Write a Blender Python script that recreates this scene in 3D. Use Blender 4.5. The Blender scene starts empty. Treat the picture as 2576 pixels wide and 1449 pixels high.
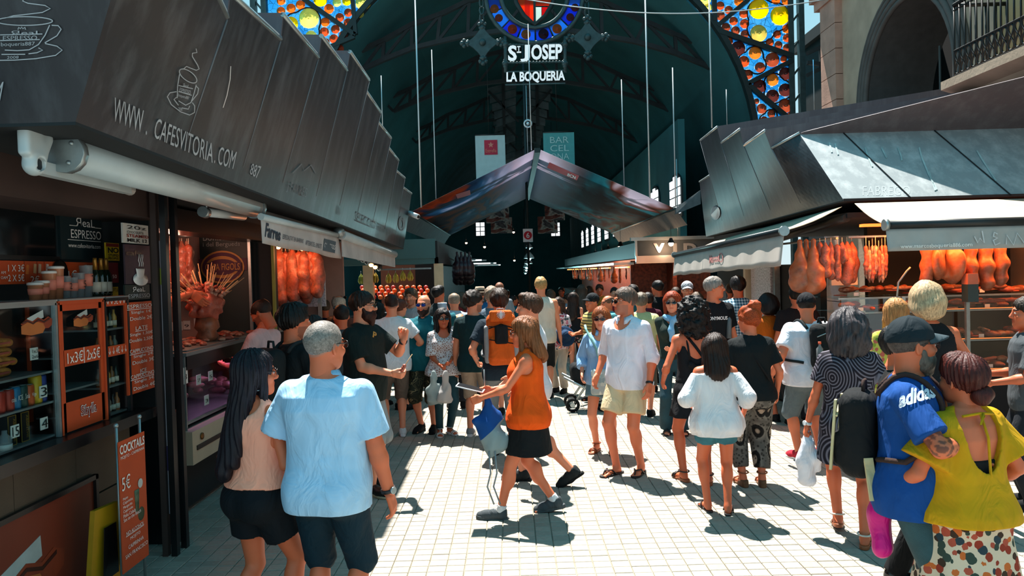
import bpy, bmesh, math, random
import numpy as np
from mathutils import Vector, Matrix
from mathutils.bvhtree import BVHTree
random.seed(7)
scene = bpy.context.scene
COL = scene.collection
# ------------------------------------------------------------------ camera
FPX, CX, CY = 1900.0, 1288.0, 724.5
CAMZ, PITCH, ROLL = 2.0, math.radians(-1.2), math.radians(1.6)
_f = Vector((0, math.cos(PITCH), math.sin(PITCH)))
_u0 = Vector((0, -math.sin(PITCH), math.cos(PITCH)))
_r0 = Vector((1, 0, 0))
CR = _r0 * math.cos(ROLL) - _u0 * math.sin(ROLL)
CU = _u0 * math.cos(ROLL) + _r0 * math.sin(ROLL)
CF = _f
CAMP = Vector((0, 0, CAMZ))
cam_data = bpy.data.cameras.new('camera')
cam_data.sensor_width = 36.0
cam_data.lens = FPX / 2576.0 * 36.0
cam_data.clip_end = 300
cam = bpy.data.objects.new('camera', cam_data)
COL.objects.link(cam)
cam.matrix_world = Matrix(((CR.x, CU.x, -CF.x, 0), (CR.y, CU.y, -CF.y, 0), (CR.z, CU.z, -CF.z, CAMZ), (0, 0, 0, 1)))
scene.camera = cam
# ------------------------------------------------------------------ sky and sun
world = bpy.data.worlds.new('sky')
scene.world = world
world.use_nodes = True
wn, wl = world.node_tree.nodes, world.node_tree.links
wn.clear()
w_out = wn.new('ShaderNodeOutputWorld'); w_bg = wn.new('ShaderNodeBackground')
w_tc = wn.new('ShaderNodeTexCoord'); w_sep = wn.new('ShaderNodeSeparateXYZ'); w_ramp = wn.new('ShaderNodeValToRGB')
w_ramp.color_ramp.elements[0].position = 0.0; w_ramp.color_ramp.elements[0].color = (0.70, 0.86, 0.90, 1)
w_ramp.color_ramp.elements[1].position = 0.55; w_ramp.color_ramp.elements[1].color = (0.11, 0.61, 0.84, 1)
wl.new(w_tc.outputs['Generated'], w_sep.inputs[0]); wl.new(w_sep.outputs['Z'], w_ramp.inputs['Fac'])
wl.new(w_ramp.outputs['Color'], w_bg.inputs['Color']); wl.new(w_bg.outputs[0], w_out.inputs['Surface'])
w_bg.inputs['Strength'].default_value = 0.95
sun_d = bpy.data.lights.new('sun', 'SUN'); sun_d.energy = 13.0; sun_d.angle = math.radians(0.6); sun_d.color = (1.0, 0.94, 0.87)
sun = bpy.data.objects.new('sun', sun_d); COL.objects.link(sun)
_sd = Vector((0.10, -0.36, -0.92)).normalized()           # direction the sunlight travels
sun.rotation_euler = _sd.to_track_quat('-Z', 'Y').to_euler()
sun.location = (-3, 12, 20)
cy = scene.cycles
cy.max_bounces = 4; cy.diffuse_bounces = 3; cy.glossy_bounces = 2; cy.transmission_bounces = 3; cy.transparent_max_bounces = 8; cy.caustics_reflective = False; cy.caustics_refractive = False
vs = scene.view_settings
vs.view_transform = 'Standard'; vs.look = 'None'; vs.gamma = 1.0; vs.exposure = 0.12; vs.use_curve_mapping = False

# ------------------------------------------------------------------ pixel -> world helpers (photograph 2576 x 1449)
def ray(px, py):
    return (CF * FPX + CR * (px - CX) - CU * (py - CY)).normalized()
def ony(px, py, Y):
    d = ray(px, py); return CAMP + d * (Y / d.y)
def onx(px, py, X):
    d = ray(px, py); return CAMP + d * (X / d.x)
def onz(px, py, z=0.0):
    d = ray(px, py); return CAMP + d * ((z - CAMZ) / d.z)
# ------------------------------------------------------------------ objects
def link(o, parent=None):
    COL.objects.link(o)
    if parent is not None: o.parent = parent
    return o
def tag(o, label=None, cat=None, group=None, kind=None):
    if label: o['label'] = label
    if cat: o['category'] = cat
    if group: o['group'] = group
    if kind: o['kind'] = kind
    return o
def empty(name, loc=(0, 0, 0), label=None, cat=None, group=None, rz=0.0, kind=None):
    o = bpy.data.objects.new(name, None); o.location = loc; o.rotation_euler = (0, 0, rz); o.empty_display_size = 0.1
    COL.objects.link(o); return tag(o, label, cat, group, kind)
def copy_tree(o, parent=None):
    c = o.copy(); COL.objects.link(c); c.parent = parent
    for ch in o.children: copy_tree(ch, c)
    return c
def obj(name, me, mat=None, parent=None, loc=None):
    o = bpy.data.objects.new(name, me)
    if mat is not None and len(me.materials) == 0: me.materials.append(mat)
    if loc is not None: o.location = loc
    return link(o, parent)
def mesh_np(name, V, Q, smooth=True):
    """quads or triangles (numpy) to mesh"""
    me = bpy.data.meshes.new(name)
    V = np.ascontiguousarray(V, dtype=np.float32); Q = np.ascontiguousarray(Q, dtype=np.int32)
    n, k = Q.shape
    me.vertices.add(len(V)); me.vertices.foreach_set('co', V.ravel())
    me.loops.add(n * k); me.loops.foreach_set('vertex_index', Q.ravel())
    me.polygons.add(n); me.polygons.foreach_set('loop_start', np.arange(0, n * k, k, dtype=np.int32))
    me.polygons.foreach_set('use_smooth', np.full(n, smooth))
    me.update(calc_edges=True)
    return me
ORD = ('first', 'second', 'third', 'fourth', 'fifth', 'sixth', 'seventh', 'eighth', 'ninth', 'tenth', 'eleventh', 'twelfth', 'thirteenth', 'fourteenth', 'fifteenth', 'sixteenth')
class MB:
    """collects boxes, bars, tubes, lathes ... into ONE mesh"""
    def __init__(s): s.v = []; s.f = []; s.sm = []
    def _add(s, vs, fs, smooth=False):
        b = len(s.v); s.v += [tuple(v) for v in vs]; s.f += [tuple(i + b for i in f) for f in fs]; s.sm += [smooth] * len(fs); return s
    def poly(s, vs): return s._add(vs, [tuple(range(len(vs)))])
    def box(s, lo, hi, M=None):
        x0, y0, z0 = lo; x1, y1, z1 = hi
        vs = [(x0, y0, z0), (x1, y0, z0), (x1, y1, z0), (x0, y1, z0), (x0, y0, z1), (x1, y0, z1), (x1, y1, z1), (x0, y1, z1)]
        if M is not None: vs = [M @ Vector(v) for v in vs]
        return s._add(vs, [(0, 3, 2, 1), (4, 5, 6, 7), (0, 1, 5, 4), (1, 2, 6, 5), (2, 3, 7, 6), (3, 0, 4, 7)])
    def cbox(s, c, h, M=None): return s.box([c[i] - h[i] for i in range(3)], [c[i] + h[i] for i in range(3)], M)
    def bev(s, lo, hi, b):
        """box with bevelled upper edge (pavers, cushions)"""
        x0, y0, z0 = lo; x1, y1, z1 = hi
        vs = [(x0, y0, z0), (x1, y0, z0), (x1, y1, z0), (x0, y1, z0), (x0, y0, z1 - b), (x1, y0, z1 - b), (x1, y1, z1 - b), (x0, y1, z1 - b),
              (x0 + b, y0 + b, z1), (x1 - b, y0 + b, z1), (x1 - b, y1 - b, z1), (x0 + b, y1 - b, z1)]
        return s._add(vs, [(0, 1, 5, 4), (1, 2, 6, 5), (2, 3, 7, 6), (3, 0, 4, 7), (4, 5, 9, 8), (5, 6, 10, 9), (6, 7, 11, 10), (7, 4, 8, 11), (8, 9, 10, 11)])
    def bar(s, a, b, w, h=None, up=(0, 0, 1)):
        """rectangular bar from a to b"""
        a = Vector(a); b = Vector(b); h = h or w; d = (b - a).normalized(); up = Vector(up)
        if abs(d.dot(up)) > 0.98: up = Vector((0, 1, 0))
        x = d.cross(up).normalized() * (w / 2); y = x.cross(d).normalized() * (h / 2)
        vs = [a - x - y, a + x - y, a + x + y, a - x + y, b - x - y, b + x - y, b + x + y, b - x + y]
        return s._add(vs, [(0, 1, 2, 3), (7, 6, 5, 4), (0, 4, 5, 1), (1, 5, 6, 2), (2, 6, 7, 3), (3, 7, 4, 0)])
    def tube(s, pts, r, n=8, cap=True, closed=False):
        pts = [Vector(p) for p in pts]; rs = r if isinstance(r, (list, tuple)) else [r] * len(pts)
        base = len(s.v); m = len(pts); prev = None
        for i, p in enumerate(pts):
            t = (pts[(i + 1) % m] - pts[i - 1]) if (closed or 0 < i < m - 1) else ((pts[1] - pts[0]) if i == 0 else (pts[-1] - pts[-2]))
            t.normalize()
            if prev is None: x = t.orthogonal().normalized()
            else:
                x = prev - t * prev.dot(t)
                x = x.normalized() if x.length > 1e-6 else t.orthogonal().normalized()
            prev = x; y = t.cross(x)
            for k in range(n):
                a = 2 * math.pi * k / n; s.v.append(tuple(p + (x * math.cos(a) + y * math.sin(a)) * rs[i]))
        for i in range(m if closed else m - 1):
            j = (i + 1) % m
            for k in range(n):
                k2 = (k + 1) % n; s.f.append((base + i * n + k, base + i * n + k2, base + j * n + k2, base + j * n + k)); s.sm.append(True)
        if cap and not closed:
            s.f.append(tuple(base + k for k in range(n))[::-1]); s.sm.append(False)
            s.f.append(tuple(base + (m - 1) * n + k for k in range(n))); s.sm.append(False)
        return s
    def lathe(s, prof, c=(0, 0, 0), n=16, M=None, cap=True):
        """prof: (r, z) list, around z at c"""
        base = len(s.v); c = Vector(c)
        for r, z in prof:
            for k in range(n):
                a = 2 * math.pi * k / n; v = Vector((r * math.cos(a), r * math.sin(a), z))
                s.v.append(tuple((M @ v if M is not None else v) + c))
        for i in range(len(prof) - 1):
            for k in range(n):
                k2 = (k + 1) % n; s.f.append((base + i * n + k, base + i * n + k2, base + (i + 1) * n + k2, base + (i + 1) * n + k)); s.sm.append(True)
        if cap:
            s.f.append(tuple(base + k for k in range(n))[::-1]); s.sm.append(False)
            s.f.append(tuple(base + (len(prof) - 1) * n + k for k in range(n))); s.sm.append(False)
        return s
    def prism(s, pts, off):
        """planar polygon extruded by vector off"""
        pts = [Vector(p) for p in pts]; off = Vector(off); n = len(pts)
        return s._add(pts + [p + off for p in pts], [tuple(range(n))[::-1], tuple(range(n, 2 * n))] + [(i, (i + 1) % n, n + (i + 1) % n, n + i) for i in range(n)])
    def grid(s, fn, nu, nv, smooth=True):
        b = len(s.v)
        for i in range(nu + 1):
            for j in range(nv + 1): s.v.append(tuple(fn(i / nu, j / nv)))
        for i in range(nu):
            for j in range(nv):
                a = b + i * (nv + 1) + j; s.f.append((a, a + nv + 1, a + nv + 2, a + 1)); s.sm.append(smooth)
        return s
    def sphere(s, c, r, n=10, m=6):
        if not isinstance(r, (tuple, list)): r = (r, r, r)
        prof = [(max(math.sin(math.pi * i / m), 0.02), -math.cos(math.pi * i / m)) for i in range(m + 1)]
        return s.lathe(prof, c, n, M=Matrix.Diagonal(Vector(r)))
    def mesh(s, name='m'):
        me = bpy.data.meshes.new(name); me.from_pydata(s.v, [], s.f); me.polygons.foreach_set('use_smooth', s.sm); me.update(); return me
    def build(s, name, mat, parent=None, loc=None): return obj(name, s.mesh(name), mat, parent, loc)
def solidify(o, t, off=0.0):
    m = o.modifiers.new('thick', 'SOLIDIFY'); m.thickness = t; m.offset = off; return o
# ------------------------------------------------------------------ materials
def lin(h):
    if isinstance(h, str):
        h = h.lstrip('#'); c = [int(h[i:i + 2], 16) / 255 for i in (0, 2, 4)]
        return tuple((x / 12.92 if x <= 0.04045 else ((x + 0.055) / 1.055) ** 2.4) for x in c) + (1,)
    return tuple(h) + (1,) if len(h) == 3 else tuple(h)
MATS = {}
class NT:
    def __init__(s, name):
        s.m = bpy.data.materials.new(name); s.m.use_nodes = True; s.n = s.m.node_tree.nodes; s.l = s.m.node_tree.links; s.n.clear()
        s.out = s.n.new('ShaderNodeOutputMaterial'); s.p = s.n.new('ShaderNodeBsdfPrincipled'); s.l.new(s.p.outputs[0], s.out.inputs[0])
        s.tc = s.n.new('ShaderNodeTexCoord')
    def node(s, t, **kw):
        nd = s.n.new('ShaderNode' + t)
        for k, v in kw.items():
            if k.startswith('i_'): s.set(nd.inputs[k[2:].replace('_', ' ')], v)
            else: setattr(nd, k, v)
        return nd
    def set(s, inp, v):
        if isinstance(v, bpy.types.NodeSocket): s.l.new(v, inp)
        else: inp.default_value = v
    def P(s, **kw):
        for k, v in kw.items(): s.set(s.p.inputs[k.replace('_', ' ')], v)
    def obj_co(s, scale=(1, 1, 1), rot=(0, 0, 0)):
        mp = s.node('Mapping'); mp.inputs['Scale'].default_value = scale; mp.inputs['Rotation'].default_value = rot
        s.l.new(s.tc.outputs['Object'], mp.inputs['Vector']); return mp.outputs[0]
    def noise(s, scale, vec=None, detail=2.0, rough=0.5, dist=0.0):
        nd = s.node('TexNoise', i_Scale=scale, i_Detail=detail, i_Roughness=rough, i_Distortion=dist)
        s.l.new(vec if vec is not None else s.tc.outputs['Object'], nd.inputs['Vector']); return nd.outputs['Fac']
    def ramp(s, fac, stops, interp='LINEAR'):
        r = s.node('ValToRGB'); cr = r.color_ramp; cr.interpolation = interp
        while len(cr.elements) < len(stops): cr.elements.new(0.5)
        for e, (p, c) in zip(cr.elements, stops): e.position = p; e.color = lin(c)
        s.l.new(fac, r.inputs['Fac']); return r.outputs['Color']
    def mix(s, fac, a, b, mode='MIX'):
        m = s.node('MixRGB', blend_type=mode)
        s.set(m.inputs[0], fac); s.set(m.inputs[1], a if isinstance(a, bpy.types.NodeSocket) else lin(a)); s.set(m.inputs[2], b if isinstance(b, bpy.types.NodeSocket) else lin(b))
        return m.outputs[0]
    def math(s, op, a, b=0.0):
        m = s.node('Math', operation=op); s.set(m.inputs[0], a); s.set(m.inputs[1], b); return m.outputs[0]
    def bump(s, h, strength=0.3, dist=0.01):
        b = s.node('Bump', i_Strength=strength, i_Distance=dist); s.l.new(h, b.inputs['Height']); s.l.new(b.outputs[0], s.p.inputs['Normal'])
def mat(name, col, rough=0.6, metal=0.0, var=0.12, vs=6.0, bump=0.0, bs=60.0, emit=None, es=1.0, spec=0.5, coat=0.0, stretch=None, alpha=None, trans=0.0, sss=0.0):
    """plain procedural material: colour with mottling, optional fine bump"""
    if name in MATS: return MATS[name]
    t = NT(name); c = lin(col)
    vec = t.obj_co(stretch) if stretch else None
    if var > 0:
        n = t.noise(vs, vec, 4.0)
        lo = tuple(x * (1 - var) for x in c[:3]) + (1,); hi = tuple(min(1, x * (1 + var)) for x in c[:3]) + (1,)
        t.P(Base_Color=t.ramp(n, [(0.3, lo), (0.7, hi)]))
    else: t.P(Base_Color=c)
    t.P(Roughness=rough, Metallic=metal, Specular_IOR_Level=spec)
    if coat: t.P(Coat_Weight=coat)
    if bump: t.bump(t.noise(bs, vec, 3.0), bump, 0.01)
    if emit is not None:
        t.m.cycles.emission_sampling = 'NONE'; t.P(Emission_Color=lin(emit), Emission_Strength=es)
    if alpha is not None: t.P(Alpha=alpha)
    if trans: t.P(Transmission_Weight=trans)
    if sss: t.P(Subsurface_Weight=sss, Subsurface_Radius=(0.02, 0.008, 0.004))
    MATS[name] = t.m; return t.m
def thin(name, col, transl=0.6, rough=0.7, var=0.1, vs=5.0, trans=0.0):
    """thin cloth or glass that lets light through: diffuse + translucent (+ transparent)"""
    if name in MATS: return MATS[name]
    t = NT(name); c = lin(col); n = t.noise(vs, None, 3.0)
    lo = tuple(x * (1 - var) for x in c[:3]) + (1,)
    colr = t.ramp(n, [(0.3, lo), (0.7, c)])
    t.P(Base_Color=colr, Roughness=rough)
    tr = t.node('BsdfTranslucent'); t.l.new(colr, tr.inputs[0])
    mx = t.node('MixShader'); mx.inputs[0].default_value = transl; t.l.new(t.p.outputs[0], mx.inputs[1]); t.l.new(tr.outputs[0], mx.inputs[2])
    last = mx
    if trans:
        tp = t.node('BsdfTransparent'); t.l.new(colr, tp.inputs[0])
        m2 = t.node('MixShader'); m2.inputs[0].default_value = trans; t.l.new(mx.outputs[0], m2.inputs[1]); t.l.new(tp.outputs[0], m2.inputs[2]); last = m2
    t.l.new(last.outputs[0], t.out.inputs[0]); MATS[name] = t.m; return t.m
def glass(name, col=(0.9, 0.95, 0.95), a=0.15):
    """pane: mostly transparent with a glossy coat"""
    if name in MATS: return MATS[name]
    t = NT(name); t.n.remove(t.p)
    tp = t.node('BsdfTransparent'); tp.inputs[0].default_value = lin(col); gl = t.node('BsdfGlossy'); gl.inputs['Roughness'].default_value = 0.05
    mx = t.node('MixShader'); mx.inputs[0].default_value = a; t.l.new(tp.outputs[0], mx.inputs[1]); t.l.new(gl.outputs[0], mx.inputs[2]); t.l.new(mx.outputs[0], t.out.inputs[0])
    MATS[name] = t.m; return t.m
# ------------------------------------------------------------------ lettering and line drawings
_tc = {}
def glyphs(s, bold=0.0):
    """text as a flat mesh, box normalised to 0..1 x 0..1"""
    k = (s, bold)
    if k in _tc: return _tc[k]
    cu = bpy.data.curves.new('t', 'FONT'); cu.body = s; cu.resolution_u = 3; cu.offset = bold; cu.align_x = 'LEFT'
    o = bpy.data.objects.new('t', cu); me = o.to_mesh()
    V = [(v.co.x, v.co.y) for v in me.vertices]; F = [tuple(p.vertices) for p in me.polygons]
    o.to_mesh_clear(); bpy.data.objects.remove(o); bpy.data.curves.remove(cu)
    x0 = min(v[0] for v in V); x1 = max(v[0] for v in V); y0 = min(v[1] for v in V); y1 = max(v[1] for v in V)
    V = [((x - x0) / (x1 - x0), (y - y0) / (y1 - y0)) for x, y in V]
    _tc[k] = (V, F); return _tc[k]
def letters(name, s, p, ex, ey, m, parent, bold=0.0, lift=0.003):
    """string mapped onto the parallelogram p, p+ex, p+ey; lifted off its face"""
    p = Vector(p); ex = Vector(ex); ey = Vector(ey); n = ex.cross(ey).normalized() * lift
    V, F = glyphs(s, bold); me = bpy.data.meshes.new(name)
    me.from_pydata([p + ex * x + ey * y + n for x, y in V], [], F); me.update()
    return obj(name, me, m, parent)
def bvh_of(objs):
    V, F = [], []
    for o in objs:
        b = len(V); M = o.matrix_world if o.parent is None else None
        MW = Matrix.Translation(o.parent.location) @ Matrix.Rotation(o.parent.rotation_euler[2], 4, 'Z') @ o.matrix_basis if o.parent is not None else o.matrix_basis
        V += [MW @ v.co for v in o.data.vertices]; F += [tuple(i + b for i in p.vertices) for p in o.data.polygons]
    return BVHTree.FromPolygons(V, F)
def project(name, V2, F, bvh, m, parent, lift=0.007):
    """flat drawing, given in photograph coordinates, printed onto a real surface"""
    W = []; last = None
    for x, y in V2:
        d = ray(x, y); h = bvh.ray_cast(CAMP, d)
        if h[0] is None: W.append(None); continue
        n = h[1] if h[1].dot(d) < 0 else -h[1]
        W.append(h[0] + n * lift)
    F = [f for f in F if all(W[i] is not None for i in f)]
    inv = Matrix.Identity(4)
    if parent is not None: inv = (Matrix.Translation(parent.location) @ Matrix.Rotation(parent.rotation_euler[2], 4, 'Z')).inverted()
    me = bpy.data.meshes.new(name); me.from_pydata([(inv @ w) if w is not None else (0, 0, 0) for w in W], [], F); me.update()
    bm = bmesh.new(); bm.from_mesh(me); bmesh.ops.delete(bm, geom=[v for v in bm.verts if not v.link_faces], context='VERTS'); bm.to_mesh(me); bm.free()
    return obj(name, me, m, parent)
def print_text(name, s, quad, bvh, m, parent, bold=0.0, lift=0.007):
    """quad: lower-left, lower-right, upper-right, upper-left in photograph coordinates"""
    V, F = glyphs(s, bold); a, b, c, d = [Vector(q) for q in quad]
    V2 = [tuple(a * (1 - x) * (1 - y) + b * x * (1 - y) + c * x * y + d * (1 - x) * y) for x, y in V]
    return project(name, V2, F, bvh, m, parent, lift)
def print_lines(name, lines, w, bvh, m, parent, lift=0.008):
    """polylines in photograph coordinates as ribbons"""
    V, F = [], []
    for ln in lines:
        pts = [Vector(p) for p in ln]; n = len(pts); b = len(V)
        for i, p in enumerate(pts):
            t = pts[min(i + 1, n - 1)] - pts[max(i - 1, 0)]; t = t.normalized() if t.length > 0 else Vector((1, 0)); o = Vector((-t.y, t.x)) * (w / 2)
            V += [tuple(p - o), tuple(p + o)]
        F += [(b + 2 * i, b + 2 * i + 1, b + 2 * i + 3, b + 2 * i + 2) for i in range(n - 1)]
    return project(name, V, F, bvh, m, parent, lift)
def arc(cx, cy, rx, ry, a0, a1, n=14, rot=0.0):
    out = []
    for i in range(n + 1):
        a = math.radians(a0 + (a1 - a0) * i / n); x = rx * math.cos(a); y = ry * math.sin(a); c, s_ = math.cos(rot), math.sin(rot)
        out.append((cx + x * c - y * s_, cy + x * s_ + y * c))
    return out
# ================================================================== signed distance fields (people, clothes, meat ...)
class SDF:
    def __init__(s, lo, hi, v):
        s.v = v; s.lo = np.array(lo, dtype=np.float64) - 2 * v
        s.n = np.ceil((np.array(hi) + 2 * v - s.lo) / v).astype(int) + 1
        s.ax = [(s.lo[i] + v * np.arange(s.n[i])).astype(np.float32) for i in range(3)]
        s.d = np.full(tuple(s.n), 0.5, dtype=np.float32)
    def sl(s, lo, hi):
        r = []
        for i in range(3):
            a = int(max(0, math.floor((lo[i] - s.lo[i]) / s.v))); b = int(min(s.n[i], math.ceil((hi[i] - s.lo[i]) / s.v) + 1))
            if b <= a: return None
            r.append(slice(a, b))
        return tuple(r)
    def P(s, sl):
        return (s.ax[0][sl[0]][:, None, None], s.ax[1][sl[1]][None, :, None], s.ax[2][sl[2]][None, None, :])
    def put(s, sl, d, k, op):
        a = s.d[sl]
        if op == 'u':
            if k > 0:
                h = np.maximum(k - np.abs(a - d), 0) / k; s.d[sl] = np.minimum(a, d) - h * h * (k * 0.25)
            else: s.d[sl] = np.minimum(a, d)
        elif op == 's':
            d = -d
            if k > 0:
                h = np.maximum(k - np.abs(a - d), 0) / k; s.d[sl] = np.maximum(a, d) + h * h * (k * 0.25)
            else: s.d[sl] = np.maximum(a, d)
        return s
    def cone(s, a, b, ra, rb, k=0.02, op='u', sq=None):
        a = np.array(a, float); b = np.array(b, float); R = max(ra, rb) + k + 2.5 * s.v
        sl = s.sl(np.minimum(a, b) - R, np.maximum(a, b) + R)
        if sl is None: return s
        X, Y, Z = s.P(sl); ab = b - a; L2 = max(float(ab @ ab), 1e-9)
        t = np.clip(((X - a[0]) * ab[0] + (Y - a[1]) * ab[1] + (Z - a[2]) * ab[2]) / L2, 0, 1)
        dx = X - a[0] - t * ab[0]; dy = Y - a[1] - t * ab[1]; dz = Z - a[2] - t * ab[2]
        if sq is not None: dx = dx / sq[0]; dy = dy / sq[1]; dz = dz / sq[2]
        return s.put(sl, np.sqrt(dx * dx + dy * dy + dz * dz) - (ra + (rb - ra) * t), k, op)
    def chain(s, pts, rs, k=0.02, op='u'):
        for i in range(len(pts) - 1): s.cone(pts[i], pts[i + 1], rs[i], rs[i + 1], k, op)
        return s
    def ell(s, c, r, k=0.02, op='u', R=None):
        c = np.array(c, float); r = np.array(r if isinstance(r, (tuple, list)) else (r, r, r), float); m = r.max() + k + 2.5 * s.v
        lo = c - ((r + k + 2.5 * s.v) if R is None else m); hi = c + ((r + k + 2.5 * s.v) if R is None else m)
        sl = s.sl(lo, hi)
        if sl is None: return s
        X, Y, Z = s.P(sl); X = X - c[0]; Y = Y - c[1]; Z = Z - c[2]
        if R is not None:
            X, Y, Z = (R[0][0] * X + R[1][0] * Y + R[2][0] * Z, R[0][1] * X + R[1][1] * Y + R[2][1] * Z, R[0][2] * X + R[1][2] * Y + R[2][2] * Z)
        k0 = np.sqrt((X / r[0]) ** 2 + (Y / r[1]) ** 2 + (Z / r[2]) ** 2)
        k1 = np.sqrt((X / r[0] ** 2) ** 2 + (Y / r[1] ** 2) ** 2 + (Z / r[2] ** 2) ** 2) + 1e-6
        return s.put(sl, k0 * (k0 - 1) / k1, k, op)
    def box(s, c, h, rnd=0.01, k=0.01, op='u', R=None):
        c = np.array(c, float); h = np.array(h, float); m = np.linalg.norm(h) + rnd + k + 2.5 * s.v; e = (h + rnd + k + 2.5 * s.v) if R is None else m
        sl = s.sl(c - e, c + e)
        if sl is None: return s
        X, Y, Z = s.P(sl); X = X - c[0]; Y = Y - c[1]; Z = Z - c[2]
        if R is not None:
            X, Y, Z = (R[0][0] * X + R[1][0] * Y + R[2][0] * Z, R[0][1] * X + R[1][1] * Y + R[2][1] * Z, R[0][2] * X + R[1][2] * Y + R[2][2] * Z)
        qx = np.abs(X) - h[0] + rnd; qy = np.abs(Y) - h[1] + rnd; qz = np.abs(Z) - h[2] + rnd
        d = np.sqrt(np.maximum(qx, 0) ** 2 + np.maximum(qy, 0) ** 2 + np.maximum(qz, 0) ** 2) + np.minimum(np.maximum(np.maximum(qx, qy), qz), 0) - rnd
        return s.put(sl, d, k, op)
    def loft(s, st, p=2.3, k=0.02, twist=None, pleat=None, op='u', grow=0.0):
        """stations (z, rx, ry, cx, cy) stacked along z"""
        st = sorted(st); A = np.array(st, float); R = A[:, 1:3].max() + k + 3 * s.v + np.abs(A[:, 3:5]).max() + grow
        sl = s.sl((-R, -R, A[0, 0] - k - 2 * s.v), (R, R, A[-1, 0] + k + 2 * s.v))
        if sl is None: return s
        X, Y, Z = s.P(sl); z1 = s.ax[2][sl[2]]
        I = [np.interp(z1, A[:, 0], A[:, j]).astype(np.float32)[None, None, :] for j in range(1, 5)]
        x = X - I[2]; y = Y - I[3]
        if twist is not None:
            tw = np.interp(z1, [t[0] for t in twist], [t[1] for t in twist])[None, None, :]; c, q = np.cos(tw), np.sin(tw); x, y = x * c + y * q, -x * q + y * c
        rx, ry = I[0] + grow, I[1] + grow
        rr = (np.abs(x / rx) ** p + np.abs(y / ry) ** p) ** (1.0 / p)
        d = (rr - 1) * np.minimum(rx, ry)
        if pleat is not None:
            n, amp, z0, z2 = pleat; th = np.arctan2(y, x); d = d + amp * np.clip((z0 - Z) / (z0 - z2), 0, 1) * np.sin(n * th + 1.7 * np.sin(2 * th))
        d = np.maximum(d, np.maximum(Z - A[-1, 0], A[0, 0] - Z))
        return s.put(sl, d.astype(np.float32), k, op)
    def cut(s, n, o):
        """remove the side that n points to"""
        n = np.array(n, float); n = n / np.linalg.norm(n); X, Y, Z = s.P((slice(None),) * 3)
        s.d = np.maximum(s.d, ((X - o[0]) * n[0] + (Y - o[1]) * n[1] + (Z - o[2]) * n[2]).astype(np.float32)); return s
    def fold(s, amp, f=14.0, seed=0, sz=0.35, n=4, band=3.0):
        """cloth folds or lumps: moves the surface by summed waves"""
        rng = np.random.RandomState(seed); I = np.nonzero(np.abs(s.d) < band * s.v + amp)
        X = s.ax[0][I[0]]; Y = s.ax[1][I[1]]; Z = s.ax[2][I[2]]; w = 0
        for i in range(n):
            k = rng.randn(3); k = k / np.linalg.norm(k) * f * (0.7 + 0.9 * rng.rand()); k[2] *= sz; ph = rng.rand() * 6
            w = w + np.sin(X * k[0] + Y * k[1] + Z * k[2] + ph + 1.3 * np.sin(X * k[1] * 0.6 - Z * k[0] * 0.5 + ph * 2))
        s.d[I] += (amp / n * 1.6 * w).astype(np.float32); return s
    def strands(s, c, amp, n=34, seed=0, band=3.0):
        rng = np.random.RandomState(seed); I = np.nonzero(np.abs(s.d) < band * s.v + amp)
        X = s.ax[0][I[0]] - c[0]; Y = s.ax[1][I[1]] - c[1]; Z = s.ax[2][I[2]] - c[2]; th = np.arctan2(X, -Y)
        w = np.sin(n * th + 3 * np.sin(Z * 14 + rng.rand() * 6)) + 0.7 * np.sin(n * 0.43 * th + Z * 25 + 2)
        s.d[I] += (amp * 0.6 * w).astype(np.float32); return s
    def surf(s):
        d = s.d.copy()
        d[0] = d[-1] = 0.5; d[:, 0] = d[:, -1] = 0.5; d[:, :, 0] = d[:, :, -1] = 0.5
        neg = d < 0; a = neg[:-1, :-1, :-1].astype(np.int8)
        cnt = np.zeros(tuple(np.array(d.shape) - 1), np.int8)
        for i in (0, 1):
            for j in (0, 1):
                for k in (0, 1): cnt += neg[i:d.shape[0] - 1 + i, j:d.shape[1] - 1 + j, k:d.shape[2] - 1 + k]
        act = (cnt > 0) & (cnt < 8); I = np.nonzero(act); m = len(I[0])
        if m == 0: return np.zeros((0, 3)), np.zeros((0, 4), int)
        idx = np.full(cnt.shape, -1, np.int32); idx[I] = np.arange(m)
        C = {}
        for i in (0, 1):
            for j in (0, 1):
                for k in (0, 1): C[i, j, k] = d[I[0] + i, I[1] + j, I[2] + k]
        S = np.zeros((m, 3), np.float32); N = np.zeros(m, np.float32)
        for ax in range(3):
            for p in (0, 1):
                for q in (0, 1):
                    c0 = [p, q]; c0.insert(ax, 0); c1 = [p, q]; c1.insert(ax, 1)
                    v0 = C[tuple(c0)]; v1 = C[tuple(c1)]; x = (v0 < 0) != (v1 < 0); t = np.where(x, v0 / np.where(x, v0 - v1, 1), 0)
                    for e in range(3): S[:, e] += np.where(x, (t if e == ax else c0[e]), 0)
                    N += x
        V = (np.stack(I, 1) + S / N[:, None]) * s.v + s.lo
        Fs = []
        for ax in range(3):
            o1, o2 = [(1, 2), (2, 0), (0, 1)][ax]
            A = [slice(1, -1)] * 3; A[ax] = slice(0, -1); B = list(A); B[ax] = slice(1, None)
            n0 = neg[tuple(A)]; n1 = neg[tuple(B)]; E = np.nonzero(n0 != n1); g = [E[0] + (0 if ax == 0 else 1), E[1] + (0 if ax == 1 else 1), E[2] + (0 if ax == 2 else 1)]
            def cell(a_, b_):
                h = list(g); h[o1] = h[o1] - a_; h[o2] = h[o2] - b_; return idx[h[0], h[1], h[2]]
            q = np.stack([cell(1, 1), cell(0, 1), cell(0, 0), cell(1, 0)], 1); fl = ~n0[E]
            q[fl] = q[fl][:, ::-1]; Fs.append(q)
        return V, np.concatenate(Fs)
    def mesh(s, name='m'): V, Q = s.surf(); return mesh_np(name, V, Q)
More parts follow.
